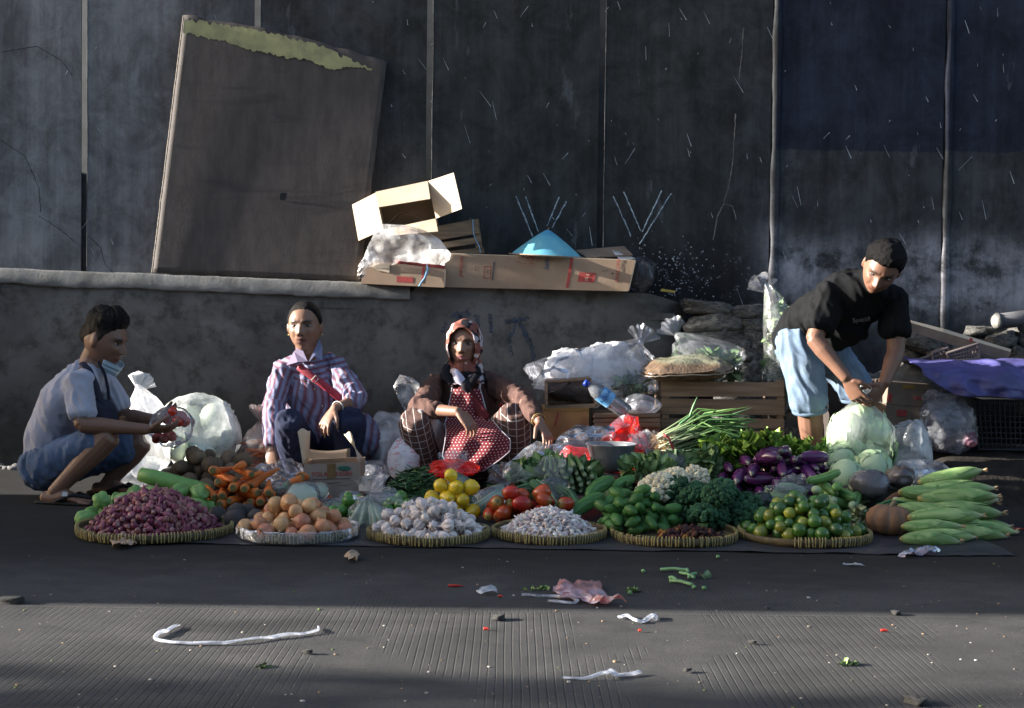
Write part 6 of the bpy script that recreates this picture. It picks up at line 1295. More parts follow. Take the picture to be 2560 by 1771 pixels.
# ---- big bag of cabbages the bending man is tying
bagged('big_bag_of_cabbages', 'big clear sack of cabbages that the bending man is tying shut', 2150, 1100, 6.98, 168, 190, .30, plastic('big_bag_film', (.88, .92, .9), .22, .10, 14, .6, .5), 171, cabs([(2120, 1070, 6.98, 1.15), (2180, 1085, 7.0, 1.15), (2115, 1125, 6.95, 1.1), (2185, 1140, 6.97, 1.2), (2150, 1165, 6.92, 1.0), (2150, 1040, 7.0, .8)]), .10, (2150, 1012))
# ---- litter on the road
def strip(name, label, path, w, mat, seed=1, lift=.012, cat='strip', n=40):
    P_ = [V3(G(x_, y_)) for x_, y_ in path]; k = len(P_) - 1; L = []
    for i in range(n):
        q = i / (n - 1) * k; j = min(k - 1, int(q)); t = q - j; p0_, p1_, p2_, p3_ = P_[max(0, j - 1)], P_[j], P_[j + 1], P_[min(k, j + 2)]; L.append(.5 * (2 * p1_ + (p2_ - p0_) * t + (2 * p0_ - 5 * p1_ + 4 * p2_ - p3_) * t * t + (3 * p1_ - p0_ - 3 * p2_ + p3_) * t ** 3) + V3((0, .003 * nz((q, 0, 0), 1.2, seed), lift * .35 * abs(nz((q, 1, 0), .8, seed)) + .004)))
    T, fr = frames(L, (0, 0, 1)); V_, F_, m_ = [], [], 12
    for i in range(n):
        s_, b_ = fr[i]; wd_ = w * (.30 + .22 * nz((i * .12, 3, 0), 1, seed)); up = .0042 + .003 * nz((i * .15, 9, 0), 1, seed); tw = .8 * nz((i * .08, 0, 0), 1, seed + 2)
        for k2 in range(m_):
            a = 2 * PI * k2 / m_ + tw; kk = 1 + .16 * nz((i * .35, math.cos(a) * 2, math.sin(a) * 2), 1, seed); p = L[i] + b_ * math.cos(a) * wd_ * kk + s_ * math.sin(a) * up * kk; p[2] = max(p[2] + up * .6, .002); V_.append(p)
    F_ = [(i * m_ + k2, i * m_ + (k2 + 1) % m_, (i + 1) * m_ + (k2 + 1) % m_, (i + 1) * m_ + k2) for i in range(n - 1) for k2 in range(m_)]
    return one(name, (np.array(V_), F_), mat, None, label=label, cat=cat)
STRIPM = plastic('white_strap_film', (.72, .74, .80), .9, .3, 60, .5, .15)
strip('plastic_strap', 'long thin white plastic strap lying bent on the sunlit road', [(446, 1568), (420, 1582), (388, 1598), (410, 1610), (480, 1614), (570, 1613), (660, 1602), (740, 1592), (792, 1584), (796, 1572)], .018, STRIPM, 2, .03, 'strap', 60)
strip('plastic_strap', 'folded white plastic strip beside the pink bag on the road', [(1304, 1492), (1340, 1495), (1380, 1496), (1420, 1500), (1442, 1506), (1430, 1513), (1370, 1508)], .02, STRIPM, 3, .02, 'strap')
strip('plastic_strap', 'knotted white plastic strip in the shade at the bottom of the road', [(1408, 1700), (1460, 1703), (1510, 1698), (1525, 1685), (1535, 1692), (1560, 1695), (1600, 1688)], .022, STRIPM, 5, .035, 'strap')
strip('plastic_strap', 'curled white plastic strip with two loops on the road joint', [(1548, 1550), (1565, 1545), (1580, 1556), (1600, 1560), (1615, 1556), (1638, 1545), (1636, 1555)], .022, STRIPM, 7, .03, 'strap')
def gsheet(name, label, rows, mat, amp, seed, cat):
    L = [(V3(G(a, b)), V3(G(c, d))) for a, b, c, d in rows]; k = len(L) - 1
    def fn(u, v):
        q = v * k; i = min(k - 1, int(q)); t = q - i; p = (L[i][0] * (1 - t) + L[i + 1][0] * t) * (1 - u) + (L[i][1] * (1 - t) + L[i + 1][1] * t) * u
        return p + V3((.01 * nz(p, 15, seed), .01 * nz(p, 15, seed + 4), .005 + amp * abs(fbm(p, 9, seed)) * math.sin(PI * min(1, max(0, u))) ** .5 + amp * .5 * max(0, 1 - 2 * abs(nz(p, 22, seed)))))
    return one(name, grid(fn, 36, 24), mat, None, label=label, cat=cat)
gsheet('pink_bag', 'flattened pink plastic bag lying on the road', [(1395, 1468, 1500, 1466), (1380, 1485, 1510, 1490), (1395, 1500, 1515, 1505), (1450, 1508, 1530, 1512), (1490, 1518, 1572, 1516)], plastic('pink_thin_film', (.72, .26, .22), .8, .3, 24, .6, .25), .035, 3, 'bag')
gsheet('paper_scrap', 'small crumpled whitish scrap near the pink bag', [(1472 - 5, 1478, 1240, 1474)] and [(1195, 1482, 1240, 1478), (1192, 1488, 1246, 1488), (1205, 1492, 1250, 1492)], STRIPM, .02, 6, 'paper')
gsheet('silver_wrapper', 'crumpled purple and silver wrapper in front of the corn', [(2250, 1392, 2330, 1376), (2245, 1396, 2350, 1384), (2262, 1398, 2340, 1390)], plastic('wrapper_film', (.5, .42, .5), .8, .15, 30, .6, .5), .03, 8, 'wrapper')
gsheet('paper_scrap', 'thin torn paper scrap on the dark road before the citrus tray', [(2112, 1412, 2155, 1418), (2110, 1416, 2160, 1422)], STRIPM, .01, 9, 'paper')
gsheet('onion_skin', 'dry onion skin lying in front of the shallot tray', [(276, 1358, 345, 1356), (278, 1368, 338, 1368), (285, 1377, 315, 1376)], mk('onion_skin', (.42, .27, .18), (.3, .2, .13), rough=.5), .035, 11, 'peel')
gsheet('dry_leaf', 'curled dry leaf on the road before the onions', [(862, 1396, 896, 1394), (865, 1402, 898, 1400), (872, 1409, 890, 1408)], mk('dry_leaf', (.38, .28, .19), rough=.6), .035, 13, 'leaf')
for k, (x_, y_, w_, lb) in enumerate([(30, 1508, 60, 'flat pale stone on the lit road'), (1246, 1550, 36, 'dark flat stone by the road joint'), (2290, 1760, 56, 'flat brown stone in the near shade'), (1880, 1612, 20, 'small tan stone on the lit road'), (1718, 1682, 22, 'white pebble on the lit road'), (2240, 1538, 26, 'white chip of stone on the lit road'), (770, 1430 + 206, 24, 'tan chip beside the long strap'), (1918, 1526, 14, 'small reddish stone past the pink bag')]):
    q = G(x_, y_); o = put('pebble', ROCKS[k % 5], None, label=lb, cat='stone'); orient(o, (q.x, q.y, .008), rotm((0, 0, 1), k), (w_ * q.y / F, w_ * q.y / F * .7, w_ * q.y / F * .35))
GREENB = mkattr('green_scrap', rough=.5)
st = [(1652, 1424, 1718, 1426), (1700, 1432, 1735, 1444), (1722, 1444, 1740, 1434), (1676, 1452, 1730, 1462), (1674, 1444, 1690, 1450), (1720, 1430, 1716, 1424)]
for k, (x0, y0, x1, y1) in enumerate(st):
    a, b = V3(G(x0, y0, .008)), V3(G(x1, y1, .01)); one('vegetable_stalk', tube([a, (a + b) / 2 + V3((0, .004, .004)), b], [.006, .0055, .006], 8), GREENB, None, col=(.17, .33, .15), label='pale green cut vegetable stalk on the road before the gourd tray', cat='stalk', group='cut stems on the road')
for k, (x_, y_) in enumerate([(1608, 1428), (1735, 1468), (1760, 1470), (1795, 1392), (1575, 1482)]): one('green_crumb', ball(V3(G(x_, y_, .008)), (.008, .008, .007), 8, 6), GREENB, None, col=(.15, .30, .12), label='tiny green vegetable crumb on the road', cat='crumb', group='green crumbs on the road')
leafblob(None, 1768, 1446, G(1768, 1446).y, 24, 10, 6, ((.08, .18, .07), (.12, .22, .1)), 180, .03, 'torn_leaf', None, label='torn green leaf past the cut stems', cat='leaf', d=.03)
leafblob(None, 1338, 1474, G(1338, 1474).y, 66, 10, 26, ((.05, .12, .02), (.12, .22, .05)), 181, .02, 'herb_litter', label='trampled herb bits behind the pink bag', cat='herbs', d=.05)
leafblob(None, 1580, 1480, G(1580, 1480).y, 28, 12, 8, ((.10, .22, .05), (.2, .3, .1)), 182, .025, 'torn_leaf', None, label='torn bright leaf past the pink bag', cat='leaf', d=.03)
leafblob(None, 2116, 1662, G(2116, 1662).y, 44, 12, 14, ((.06, .12, .02), (.10, .18, .04)), 183, .02, 'torn_leaf', None, label='trampled green leaf on the lit road', cat='leaf', d=.04)
leafblob(None, 650, 1668, G(650, 1668).y, 46, 7, 10, ((.05, .08, .02), (.08, .12, .03)), 184, .02, 'torn_leaf', None, label='dark leaf bits at the shade edge', cat='leaf', d=.03)
for k, (x_, y_, w_) in enumerate([(1140, 1464, 38), (1216, 1572, 12), (1252, 1490, 10), (2212, 1576, 18), (1600, 1576, 6), (2548, 1322, 34)]):
    a = V3(G(x_ - w_ / 2, y_, .006)); b = V3(G(x_ + w_ / 2, y_ + 1, .006)); one('red_chilli', tube([a, (a + b) / 2 + V3((0, .003, 0)), b], [.004, .005, .0015], 7), VEGSHINE, None, col=(.40, .03, .02), label='stray red chilli scrap on the road', cat='chilli', group='red chilli scraps on the road')
mb = MB(); r_ = random.Random(77)
for k in range(260):
    q = G(r_.uniform(-100, 2660), r_.uniform(1390, 1771)); s = r_.uniform(.0010, .0035) * r_.choice([.6, .8, 1, 1.6]); c = r_.choice([(.3, .27, .23), (.4, .38, .34), (.14, .12, .1), (.2, .13, .07), (.08, .12, .04), (.3, .2, .12)])
    mb.add(rock(k, (s * 2.4, s * 2, s * .9), 5, 4, .4), c); mb.v[-1] += V3((q.x, q.y, s * .3))
build('grit', mb, VEGDRY, None, label='scattered grit, crumbs and chips on the road', cat='grit', kind='stuff')
# =================================================================== PEOPLE
def fuse(parts, voxel=.005, smooth=6, fac=.5):
    """one continuous surface from overlapping closed pieces"""
    mb = MB()
    for p in parts: mb.add(p)
    me = mb.mesh('fuse'); o = bpy.data.objects.new('fuse', me); COL.objects.link(o)
    r = o.modifiers.new('r', 'REMESH'); r.mode = 'VOXEL'; r.voxel_size = voxel
    if smooth: s = o.modifiers.new('s', 'SMOOTH'); s.factor = fac; s.iterations = smooth
    dg = bpy.context.evaluated_depsgraph_get(); e = bpy.data.meshes.new_from_object(o.evaluated_get(dg))
    bpy.data.objects.remove(o); bpy.data.meshes.remove(me)
    v = np.empty(len(e.vertices) * 3); e.vertices.foreach_get('co', v); v = v.reshape(-1, 3); f = [tuple(p.vertices) for p in e.polygons]; bpy.data.meshes.remove(e)
    return v, f
def sstep(x, a, b): t = np.clip((x - a) / (b - a), 0, 1); return t * t * (3 - 2 * t)
def gauss(x, s): return math.exp(-(x / s) ** 2)
def head_pt(th, ph, k):
    cp = math.cos(ph); d = (math.sin(th) * cp, math.cos(th) * cp, math.sin(ph))
    x, y, z = .0735 * k.get('w', 1) * math.copysign(abs(d[0]) ** .92, d[0]), .094 * d[1], .118 * math.copysign(abs(d[2]) ** .95, d[2])
    t = max(0, -z / .118); x *= 1 - .36 * t ** 1.8 * k.get('jaw', 1)
    y = y * (1 - .50 * t) if y < 0 else y * (.96 - .06 * t * t)
    if z > .03: x *= 1 + .03 * (z / .118)
    y -= .006 * (z > 0) * (z / .118) ** 2 * (d[1] > 0)
    fr = sstep(d[1], .1, .55)
    if fr > 0:
        n = k.get('nose', 1)
        ridge = sstep(z, .03, -.026) * (1 - sstep(z, -.030, -.041)); a = 0
        a += n * .0215 * ridge ** 1.3 * gauss(x, .0085 + .004 * ridge)                           # nose
        a += n * .009 * gauss(z + .031, .009) * (gauss(x - .0135, .007) + gauss(x + .0135, .007))    # nostril wings
        for s in (-1, 1):
            a -= .0110 * gauss(x - s * .031, .017) * gauss(z - .008, .0125)                      # eye sockets
            a += .0065 * gauss(x - s * .030, .020) * gauss(z - .028, .0075)                      # brow
            a += .0045 * gauss(x - s * .046, .018) * gauss(z + .018, .018)                       # cheekbones
            a += k.get('frown', 0) * .002 * gauss(x - s * .009, .004) * gauss(z - .032, .01)
            a -= .0042 * gauss(x - s * (.030 + .25 * (-.04 - z) * 1), .006) * gauss(z + .045, .016)  # folds beside the mouth
        a += .0075 * gauss(x, .022) * (gauss(z + .0545, .0065) * .9 + gauss(z + .0690, .0075))    # lips
        a -= .0040 * gauss(x, .021) * gauss(z + .0615, .0025) * k.get('open', 1)                 # mouth line
        a -= .003 * gauss(x, .02) * gauss(z + .083, .006)
        a += .0085 * gauss(x, .022) * gauss(z + .102, .016)                                     # chin
        y += a * fr
    return (x, y, z)
def headgrid(k, nu=120, nv=84): 
    v = [head_pt(2 * PI * i / nu, -PI / 2 + PI * (j + .5) / nv, k) for j in range(nv) for i in range(nu)]
    f = [(j * nu + i, j * nu + (i + 1) % nu, (j + 1) * nu + (i + 1) % nu, (j + 1) * nu + i) for j in range(nv - 1) for i in range(nu)] + [tuple(reversed(range(nu))), tuple((nv - 1) * nu + i for i in range(nu))]
    return np.array(v), f
SKINM = mkattr('skin', rough=.48, var=.10, scale=60, bump=.08, bscale=140, bdist=.002, spec=.4, rnd=0)
HAIRM = mkattr('hair', rough=.55, var=.6, scale=160, bump=1.0, bscale=200, bdist=.008, spec=.12, rnd=0)
EYEW = mk('eye_white', (.28, .26, .24), rough=.3); IRIS = mk('iris', (.012, .008, .006), rough=.15, spec=.6)
FAB = mkattr('garment_cloth', rough=.85, var=.14, scale=240, bump=.22, bscale=320, bdist=.002, spec=.1, rnd=0)
DENIM = mkattr('denim', rough=.85, var=.3, scale=120, bump=.3, bscale=260, bdist=.002, spec=.2, rnd=0)
def lim(pts_, rad, n=14): return tube(pts_, rad, n)
def limb(a, b, c, ra, rb, rc, bulge=1.0):
    a, b, c = V3(a), V3(b), V3(c)
    return [lim([a, a * .6 + b * .4, b], [ra, (ra * .5 + rb * .5) * 1.06 * bulge, rb]), lim([b, b * .72 + c * .28, b * .35 + c * .65, c], [rb * .98, (rb * .75 + rc * .25) * 1.10 * bulge, (rb * .35 + rc * .65), rc])]
def hand(w, end, palm_n, side, curl=.5, spread=.16, s=1.0, thumb=.7, curls=None):
    """palm, four fingers of unequal length bent at their joints, and a thumb from the side of the palm"""
    w, end = V3(w), V3(end); d = unit(end - w); n = unit(V3(palm_n) - d * np.dot(palm_n, d)); e = np.cross(d, n) * side; out = []
    out.append(tube([w, w + d * .03 * s, w + d * .062 * s, w + d * .088 * s], [(.024 * s, .017 * s), (.034 * s, .016 * s), (.041 * s, .0145 * s), (.038 * s, .012 * s)], 14, side=e))
    for i, (L, off) in enumerate(((.068, -1.5), (.078, -.5), (.073, .5), (.057, 1.5))):
        a = curl if curls is None else curls[i]; k = w + d * (.084 - .004 * abs(off)) * s + e * off * .0205 * s; dr = unit(d + e * off * spread); p = [k - dr * .012 * s, k]; ang = a * .45
        for q in (.45, .32, .26):
            dd = dr * math.cos(ang) + n * math.sin(ang); p.append(p[-1] + dd * L * q * s); ang += a * .8
        out.append(tube(p, [.0090 * s, .0092 * s, .0084 * s, .0076 * s, .0062 * s], 9))
    k = w + d * .022 * s - e * .024 * s; t1 = unit(d * .62 - e * thumb + n * .32); t2 = unit(d * .85 - e * thumb * .4 + n * .45)
    out.append(tube([k, k + t1 * .034 * s, k + t1 * .034 * s + t2 * .030 * s, k + t1 * .036 * s + t2 * .052 * s], [.0135 * s, .0115 * s, .0095 * s, .0075 * s], 9))
    return out
def foot(ank, toe, s=1.0):
    ank, toe = V3(ank), V3(toe); h = ank.copy(); d = unit((toe - ank) * V3((1, 1, 0))); sd = V3((-d[1], d[0], 0)); g = .004
    o = [tube([ank - d * .045 * s + V3((0, 0, -ank[2] + .028 + g)), ank + V3((0, 0, -ank[2] * .5)), ank + d * .06 * s + V3((0, 0, -ank[2] + .042)), ank + d * .12 * s + V3((0, 0, -ank[2] + .024)), ank + d * .155 * s + V3((0, 0, -ank[2] + .018))], [(.030 * s, .026 * s), (.034 * s, .036 * s), (.037 * s, .026 * s), (.041 * s, .018 * s), (.036 * s, .014 * s)], 14, side=sd)]
    for i in range(5): 
        b = ank + d * (.145 - .008 * abs(i - 1)) * s + sd * (i - 2) * .0165 * s + V3((0, 0, -ank[2] + .015)); o.append(tube([b, b + d * (.045 - .005 * i) * s - V3((0, 0, .004))], [.0105 * s if i == 0 else .0085 * s, .0065 * s], 8))
    return o
class Person:
    def __init__(s, label, base, skin, k, hc, Fw, Up, S=1.0):
        s.t = thing('person', label, 'person', base); s.skin = V3(skin); s.k = k; s.hc = V3(hc); s.S = S
        s.F = unit(Fw); s.U = unit(V3(Up) - s.F * np.dot(Up, s.F)); s.X = np.cross(s.U, s.F); s.parts = []; s.R = basis(s.X, s.F, s.U)
    def H(s, x, y, z): return s.hc + s.R @ V3((x, y, z)) * s.S
    def add(s, *vf): s.parts += list(vf)
    def finish(s, voxel=.0042, brow=True, extra=None):
        v, f = headgrid(s.k); s.add((v @ s.R.T * s.S + s.hc, f))
        for sx in (-1, 1):
            if s.k.get('ears', True): s.add(ball(s.H(sx * .0755 * s.k.get('w', 1), -.012, .0), (.0085 * s.S, .017 * s.S, .030 * s.S), 10, 8, s.R @ rotm((0, 0, 1), -sx * .45)))
        v, f = fuse(s.parts, voxel, 4, .4)
        q = (v - s.hc) @ s.R / s.S; C = np.tile(s.skin, (len(v), 1)); near = (np.abs(q[:, 2]) < .125) & (np.hypot(q[:, 0], q[:, 1]) < .14); fr = near & (q[:, 1] > .03)
        def blend(mask, col): C[:] = C * (1 - mask[:, None]) + V3(col) * mask[:, None]
        x, z = q[:, 0], q[:, 2]
        lip = np.exp(-(x / .025) ** 4) * np.exp(-((z + .0615) / .0135) ** 4) * fr; blend(lip * .75, s.k.get('lip', s.skin * V3((.85, .5, .5))))
        line = np.exp(-(x / .023) ** 4) * np.exp(-((z + .0615) / .0030) ** 2) * fr; blend(line * .8, s.k.get('teeth', s.skin * .18))
        for sx in (-1, 1):
            u = (x - sx * .031); bz = .0275 - .10 * np.abs(u) + s.k.get('browtilt', 0) * u * sx
            blend(np.exp(-(u / .021) ** 4) * np.exp(-((z - bz) / .0075) ** 2) * fr * .97, (.012, .009, .008))
            blend(np.exp(-(u / .017) ** 4) * np.exp(-((z - .010) / .011) ** 2) * fr * .7, s.skin * .2)  # lid and socket shade painted into the skin colour
            blend(np.exp(-((x - sx * .009) / .0055) ** 2) * np.exp(-((z + .0385) / .0035) ** 2) * fr * .8, s.skin * .15)  # nostril shade, painted into the skin as well
        if extra is not None: extra(v, q, C)
        tone = np.array([.07 * fbm(p, 14, 3) for p in v]); C *= (1 + tone)[:, None]
        s.body = build('body', MB().add((v, f), C), SKINM, s.t)
        if s.k.get('eyes', True):
            hv, _ = headgrid(s.k, 90, 60); s.eye = []
            for sx in (-1, 1):
                c = hv[np.argmin((hv[:, 0] - sx * .031) ** 2 + (hv[:, 2] - .008) ** 2 + (hv[:, 1] < 0) * 9)]
                e = one('eye', ball(s.H(sx * .031, c[1] - .0022, .008), (.0150 * s.S, .0068 * s.S, .0072 * s.S * s.k.get('eyeh', 1)), 12, 8, s.R), EYEW, s.t)
                one('iris', ball(s.H(sx * .031 + s.k.get('gaze', 0), c[1] + .0030, .008), (.0078 * s.S, .0050 * s.S, .0072 * s.S * s.k.get('eyeh', 1)), 10, 6, s.R), IRIS, e)
        return s
    def hair(s, zline, thick, col, col2=None, noise_amp=.004, nf=30, name='hair'):
        nu, nv = 140, 80; V, Cc, M = [], [], []
        for j in range(nv):
            for i in range(nu):
                th = 2 * PI * i / nu; ph = -PI / 2 + PI * (j + .5) / nv; p = V3(head_pt(th, ph, dict(s.k, nose=0))); a = abs(th if th < PI else th - 2 * PI) * 180 / PI
                m_ = sstep(p[2] - zline(a, p) + .006 * nz(p, 60, 2), -.004, .010); m2_ = sstep(p[2] - zline(a, p), -.006, .035); t = thick(a, p) * (.25 + .75 * m2_); V.append(p + unit(p * V3((1, 1, .9))) * (m_ * (t + noise_amp * (.3 + .7 * m2_) * (fbm(p, nf, 1) + .5 * abs(nz(p, nf * 2.5, 5)))) - (1 - m_) * .012)); M.append(m_)
                Cc.append(V3(col) if col2 is None else lerp(col2, col, sstep(t, .004, .010)))
        V = np.array(V) @ s.R.T * s.S + s.hc; M = np.array(M)
        F_ = [q for q in [(j * nu + i, j * nu + (i + 1) % nu, (j + 1) * nu + (i + 1) % nu, (j + 1) * nu + i) for j in range(nv - 1) for i in range(nu)] if M[list(q)].max() > .02] + [tuple((nv - 1) * nu + i for i in range(nu))]
        build(name, MB().add((V, F_), np.array(Cc)), HAIRM, s.t)
    def garment(s, name, parts, col, voxel=.006, smooth=8, fold=.006, ff=14, mat=FAB, seed=0, colfn=None, dirs=(1, 1, .35), label=None):
        v, f = fuse(parts, voxel, smooth); me_n = np.zeros_like(v)
        for q in f:                                              # rough vertex normals, to push folds along them
            n_ = np.cross(v[q[1]] - v[q[0]], v[q[2]] - v[q[0]]); 
            for i in q: me_n[i] += n_
        me_n /= np.linalg.norm(me_n, axis=1)[:, None] + 1e-9
        Rf = rotm((0, 1, .3), .5 + seed); d = np.array([fold * (.8 - 2.4 * abs(nz(p * V3(dirs), ff * 1.3, seed)) + .7 * (.6 - 2.2 * abs(nz((Rf @ p) * V3((1, 1, .3)), ff * 2.6, seed + 6))) + .5 * nz(p, ff * .5, seed + 3)) for p in v]); v = v + me_n * d[:, None]; v[:, 2] = np.maximum(v[:, 2], .003)
        C = np.array([colfn(p) for p in v]) if colfn else np.tile(V3(col), (len(v), 1))
        o = build(name, MB().add((v, f), C), mat, s.t)
        if label: o['label'] = label
        return o
def PP(*a): return V3(P(*a))

# ------------------------------------------------------------------ woman in the striped shirt
SK_W = (.20, .106, .068)
w = Person('squatting woman in a pink and blue striped shirt, one hand resting on her knee', (P(790, 1225, 7.5).x, 7.5, 0), SK_W, dict(w=1.03, jaw=.85, nose=1.05, frown=1, browtilt=.10, eyeh=.85, lip=(.13, .05, .045)), P(762, 819, 7.52), (-.10, -1, .02), (-.03, 0, 1), 1.10)
pel, wai, che, shc, nkb = PP(795, 1135, 7.74), PP(790, 1060, 7.68), PP(780, 975, 7.62), PP(774, 915, 7.62), PP(770, 892, 7.60)
rs, re_, rw, rh = PP(712, 922, 7.60), PP(685, 1010, 7.52), PP(683, 1118, 7.38), PP(675, 1180, 7.34)
ls, le, lw, lh = PP(838, 912, 7.62), PP(892, 1002, 7.44), PP(836, 1022, 7.22), PP(812, 1060, 7.19)
rhp, rk, ra_ = PP(758, 1135, 7.66), PP(722, 1062, 7.24), PP(738, 1203, 7.42); lhp, lk, la = PP(832, 1135, 7.66), PP(878, 1058, 7.24), PP(862, 1203, 7.42)
sx = (1, 0, 0)
w.add(tube([pel, wai, che, shc, nkb], [(.15, .12), (.125, .10), (.135, .10), (.12, .075), (.05, .05)], 20, side=sx), tube([nkb, w.H(0, -.02, -.10), w.H(0, -.015, -.05)], [.060, .056, .058], 14))
w.add(*limb(rs, re_, rw, .042, .036, .023), *limb(ls, le, lw, .042, .036, .023), *limb(rhp, rk, ra_, .08, .055, .032), *limb(lhp, lk, la, .08, .055, .032))
w.add(*hand(rw, rh, (0, .2, -1) if False else (.3, 1, 0), 1, .25, .14, .95), *hand(lw, lh, (.15, .35, -1), -1, .45, .10, .98), *foot(ra_, PP(735, 1215, 7.2), .9), *foot(la, PP(862, 1215, 7.2), .9))
w.finish()
w.hair(lambda a, p: np.interp(a, [0, 25, 45, 62, 80, 95, 130, 180], [.080, .078, .070, .050, .012, -.006, -.05, -.055]), lambda a, p: .009, (.006, .005, .005), None, .0015, 18)
one('hair_bun', ball(w.H(0, -.108, .03), (.035, .028, .035), 14, 10), HAIRM, w.t, col=(.014, .012, .012))
PINK, BLU = V3((.165, .08, .105)), V3((.19, .205, .31))
def stripe(p, kind, a=None, b=None):
    if kind == 'arm':
        d = unit(b - a); e1 = unit(np.cross(d, (0, 1, .2))); e2 = np.cross(d, e1); r = p - a; u = math.atan2(r @ e2, r @ e1) * .055
    elif kind == 'yoke': u = p[2] - .25 * abs(p[0] - che[0])
    else: u = p[0] - che[0] + .05 * nz(p, 5)
    t = sstep(abs(((u / .032) % 1) - .5), .16, .24); t2 = 1 - sstep(abs(((u / .032 + .5) % 1) - .5), .04, .10); return lerp(lerp(PINK, BLU, t), (.30, .30, .40), t2 * .6)
def dseg(p, a, b): t = np.clip((p - a) @ (b - a) / ((b - a) @ (b - a)), 0, 1); return np.linalg.norm(p - a - t * (b - a))
def shirtcol(p):
    d = [(dseg(p, rs, re_) , 'arm', rs, re_), (dseg(p, re_, rw), 'arm', re_, rw), (dseg(p, ls, le), 'arm', ls, le)]; m_ = min(d, key=lambda q: q[0])
    if m_[0] < .075 and (p[2] < shc[2] - .01): return stripe(p, *m_[1:])
    return stripe(p, 'yoke' if p[2] > che[2] + .045 else 'body')
cuffR = re_ * .08 + rw * .92; cuffL = le * .70 + lw * .30
w.garment('striped_shirt', [tube([pel + V3((.06, -.02, .05)), wai, che, shc + V3((0, 0, .004)), nkb + V3((0, 0, -.01))], [(.165, .15), (.142, .125), (.145, .115), (.125, .088), (.064, .062)], 22, side=sx), tube([ls - V3((.05, 0, -.006)), ls, le * .5 + ls * .5, le, cuffL], [.056, .056, .060, .058, .052], 14), tube([rs + V3((.05, 0, .006)), rs, rs * .5 + re_ * .5, re_, cuffR], [.062, .060, .058, .054, .046], 14),
    tube([wai + V3((.08, .02, -.02)), PP(905, 1085, 7.62), PP(925, 1125, 7.55)], [(.10, .10), (.10, .11), (.06, .09)], 14)], PINK, .0055, 6, .010, 12, colfn=shirtcol)
for sx_, pts_ in ((-1, [(752, 862, 7.50), (735, 880, 7.49), (716, 915, 7.455), (744, 906, 7.44), (770, 905, 7.45)]), (1, [(798, 850, 7.52), (806, 866, 7.50), (806, 903, 7.45), (785, 892, 7.445), (772, 906, 7.45)])):
    q = np.array([PP(*t) for t in pts_]); o = one('collar', (q, [tuple(range(5))]), FAB, w.t, False, col=(.24, .20, .29) if sx_ < 0 else (.19, .20, .30)); solid(o, .006, 0); bev(o, .002)
strap = [PP(x_, y_, Y_) for x_, y_, Y_ in ((748, 918, 7.465), (765, 930, 7.452), (785, 945, 7.45), (805, 960, 7.45), (828, 978, 7.455), (850, 996, 7.47))]
one('bag_strap', tube(strap, [(.019, .004)] * 6, 8, side=(.6, 0, .8)), mk('red_webbing', (.33, .03, .05), rough=.6, bump=.4, bscale=300), w.t)
bk = PP(787, 950, 7.438); o = one('strap_buckle', tube([bk + V3(t) for t in ((-.018, 0, -.004), (.004, 0, .022), (.018, 0, .006), (-.004, 0, -.020), (-.018, 0, -.004))], .003, 6, False), mk('steel', (.45, .43, .4), rough=.25, spec=.8), w.t)
for x_, y_, Y_ in ((789, 974, 7.452), (808, 1016, 7.45)): one('button', ball(PP(x_, y_, Y_), (.006, .004, .006), 10, 6), DARKM, w.t)
w.garment('trousers', limb(rhp, rk + V3((0, -.005, .012)), ra_, .098, .074, .050) + limb(lhp, lk + V3((0, -.005, .012)), la, .098, .076, .050) + [tube([pel + V3((-.08, 0, -.02)), pel + V3((.08, 0, -.02))], .13, 16)], (.016, .020, .045), .007, 6, .005, 16, DENIM)
one('bracelet', tube([lw * .86 + le * .14 + .031 * (unit(np.cross(lw - le, (0, 0, 1))) * math.cos(a) + np.cross(unit(lw - le), unit(np.cross(lw - le, (0, 0, 1)))) * math.sin(a)) for a in np.linspace(0, 2 * PI, 21)], .003, 6, False), mk('silver', (.6, .6, .6), rough=.2, spec=.9), w.t)
for q_ in (w.H(-.081, -.008, -.034), w.H(.081, -.008, -.034)): one('earring', ball(q_, .0045, 8, 6), mk('gold', (.6, .4, .1), rough=.25, spec=.9), w.t)

# ------------------------------------------------------------------ woman in headscarf and apron
w2 = Person('squatting woman in a patterned headscarf, brown sweater and red polka dot apron', (P(1165, 1225, 7.5).x, 7.5, 0), (.215, .115, .076), dict(w=1.05, jaw=.8, nose=1.0, frown=1, browtilt=.12, eyeh=.8, ears=False, lip=(.22, .045, .06), teeth=(.3, .2, .2)), P(1161, 864, 7.52), (-.12, -1, .04), (.01, 0, 1), 1.06)
pel, wai, che, shc, nkb = PP(1168, 1135, 7.74), PP(1167, 1070, 7.68), PP(1165, 995, 7.62), PP(1163, 950, 7.62), PP(1163, 930, 7.60)
rs, re_, rw, rh = PP(1096, 962, 7.60), PP(1044, 1022, 7.34), PP(1146, 1030, 7.16), PP(1180, 1066, 7.13)
ls, le, lw, lh = PP(1230, 962, 7.60), PP(1306, 1000, 7.36), PP(1349, 1054, 7.12), PP(1378, 1106, 7.05)
rhp, rk, ra_ = PP(1125, 1138, 7.66), PP(1036, 1062, 7.26), PP(1070, 1200, 7.40); lhp, lk, la = PP(1208, 1138, 7.66), PP(1286, 1050, 7.26), PP(1292, 1200, 7.40)
sx = (1, 0, 0)
w2.add(tube([pel, wai, che, shc, nkb], [(.16, .13), (.14, .11), (.145, .105), (.125, .08), (.05, .05)], 20, side=sx), tube([nkb, w2.H(0, -.02, -.10), w2.H(0, -.015, -.05)], [.058, .055, .056], 14))
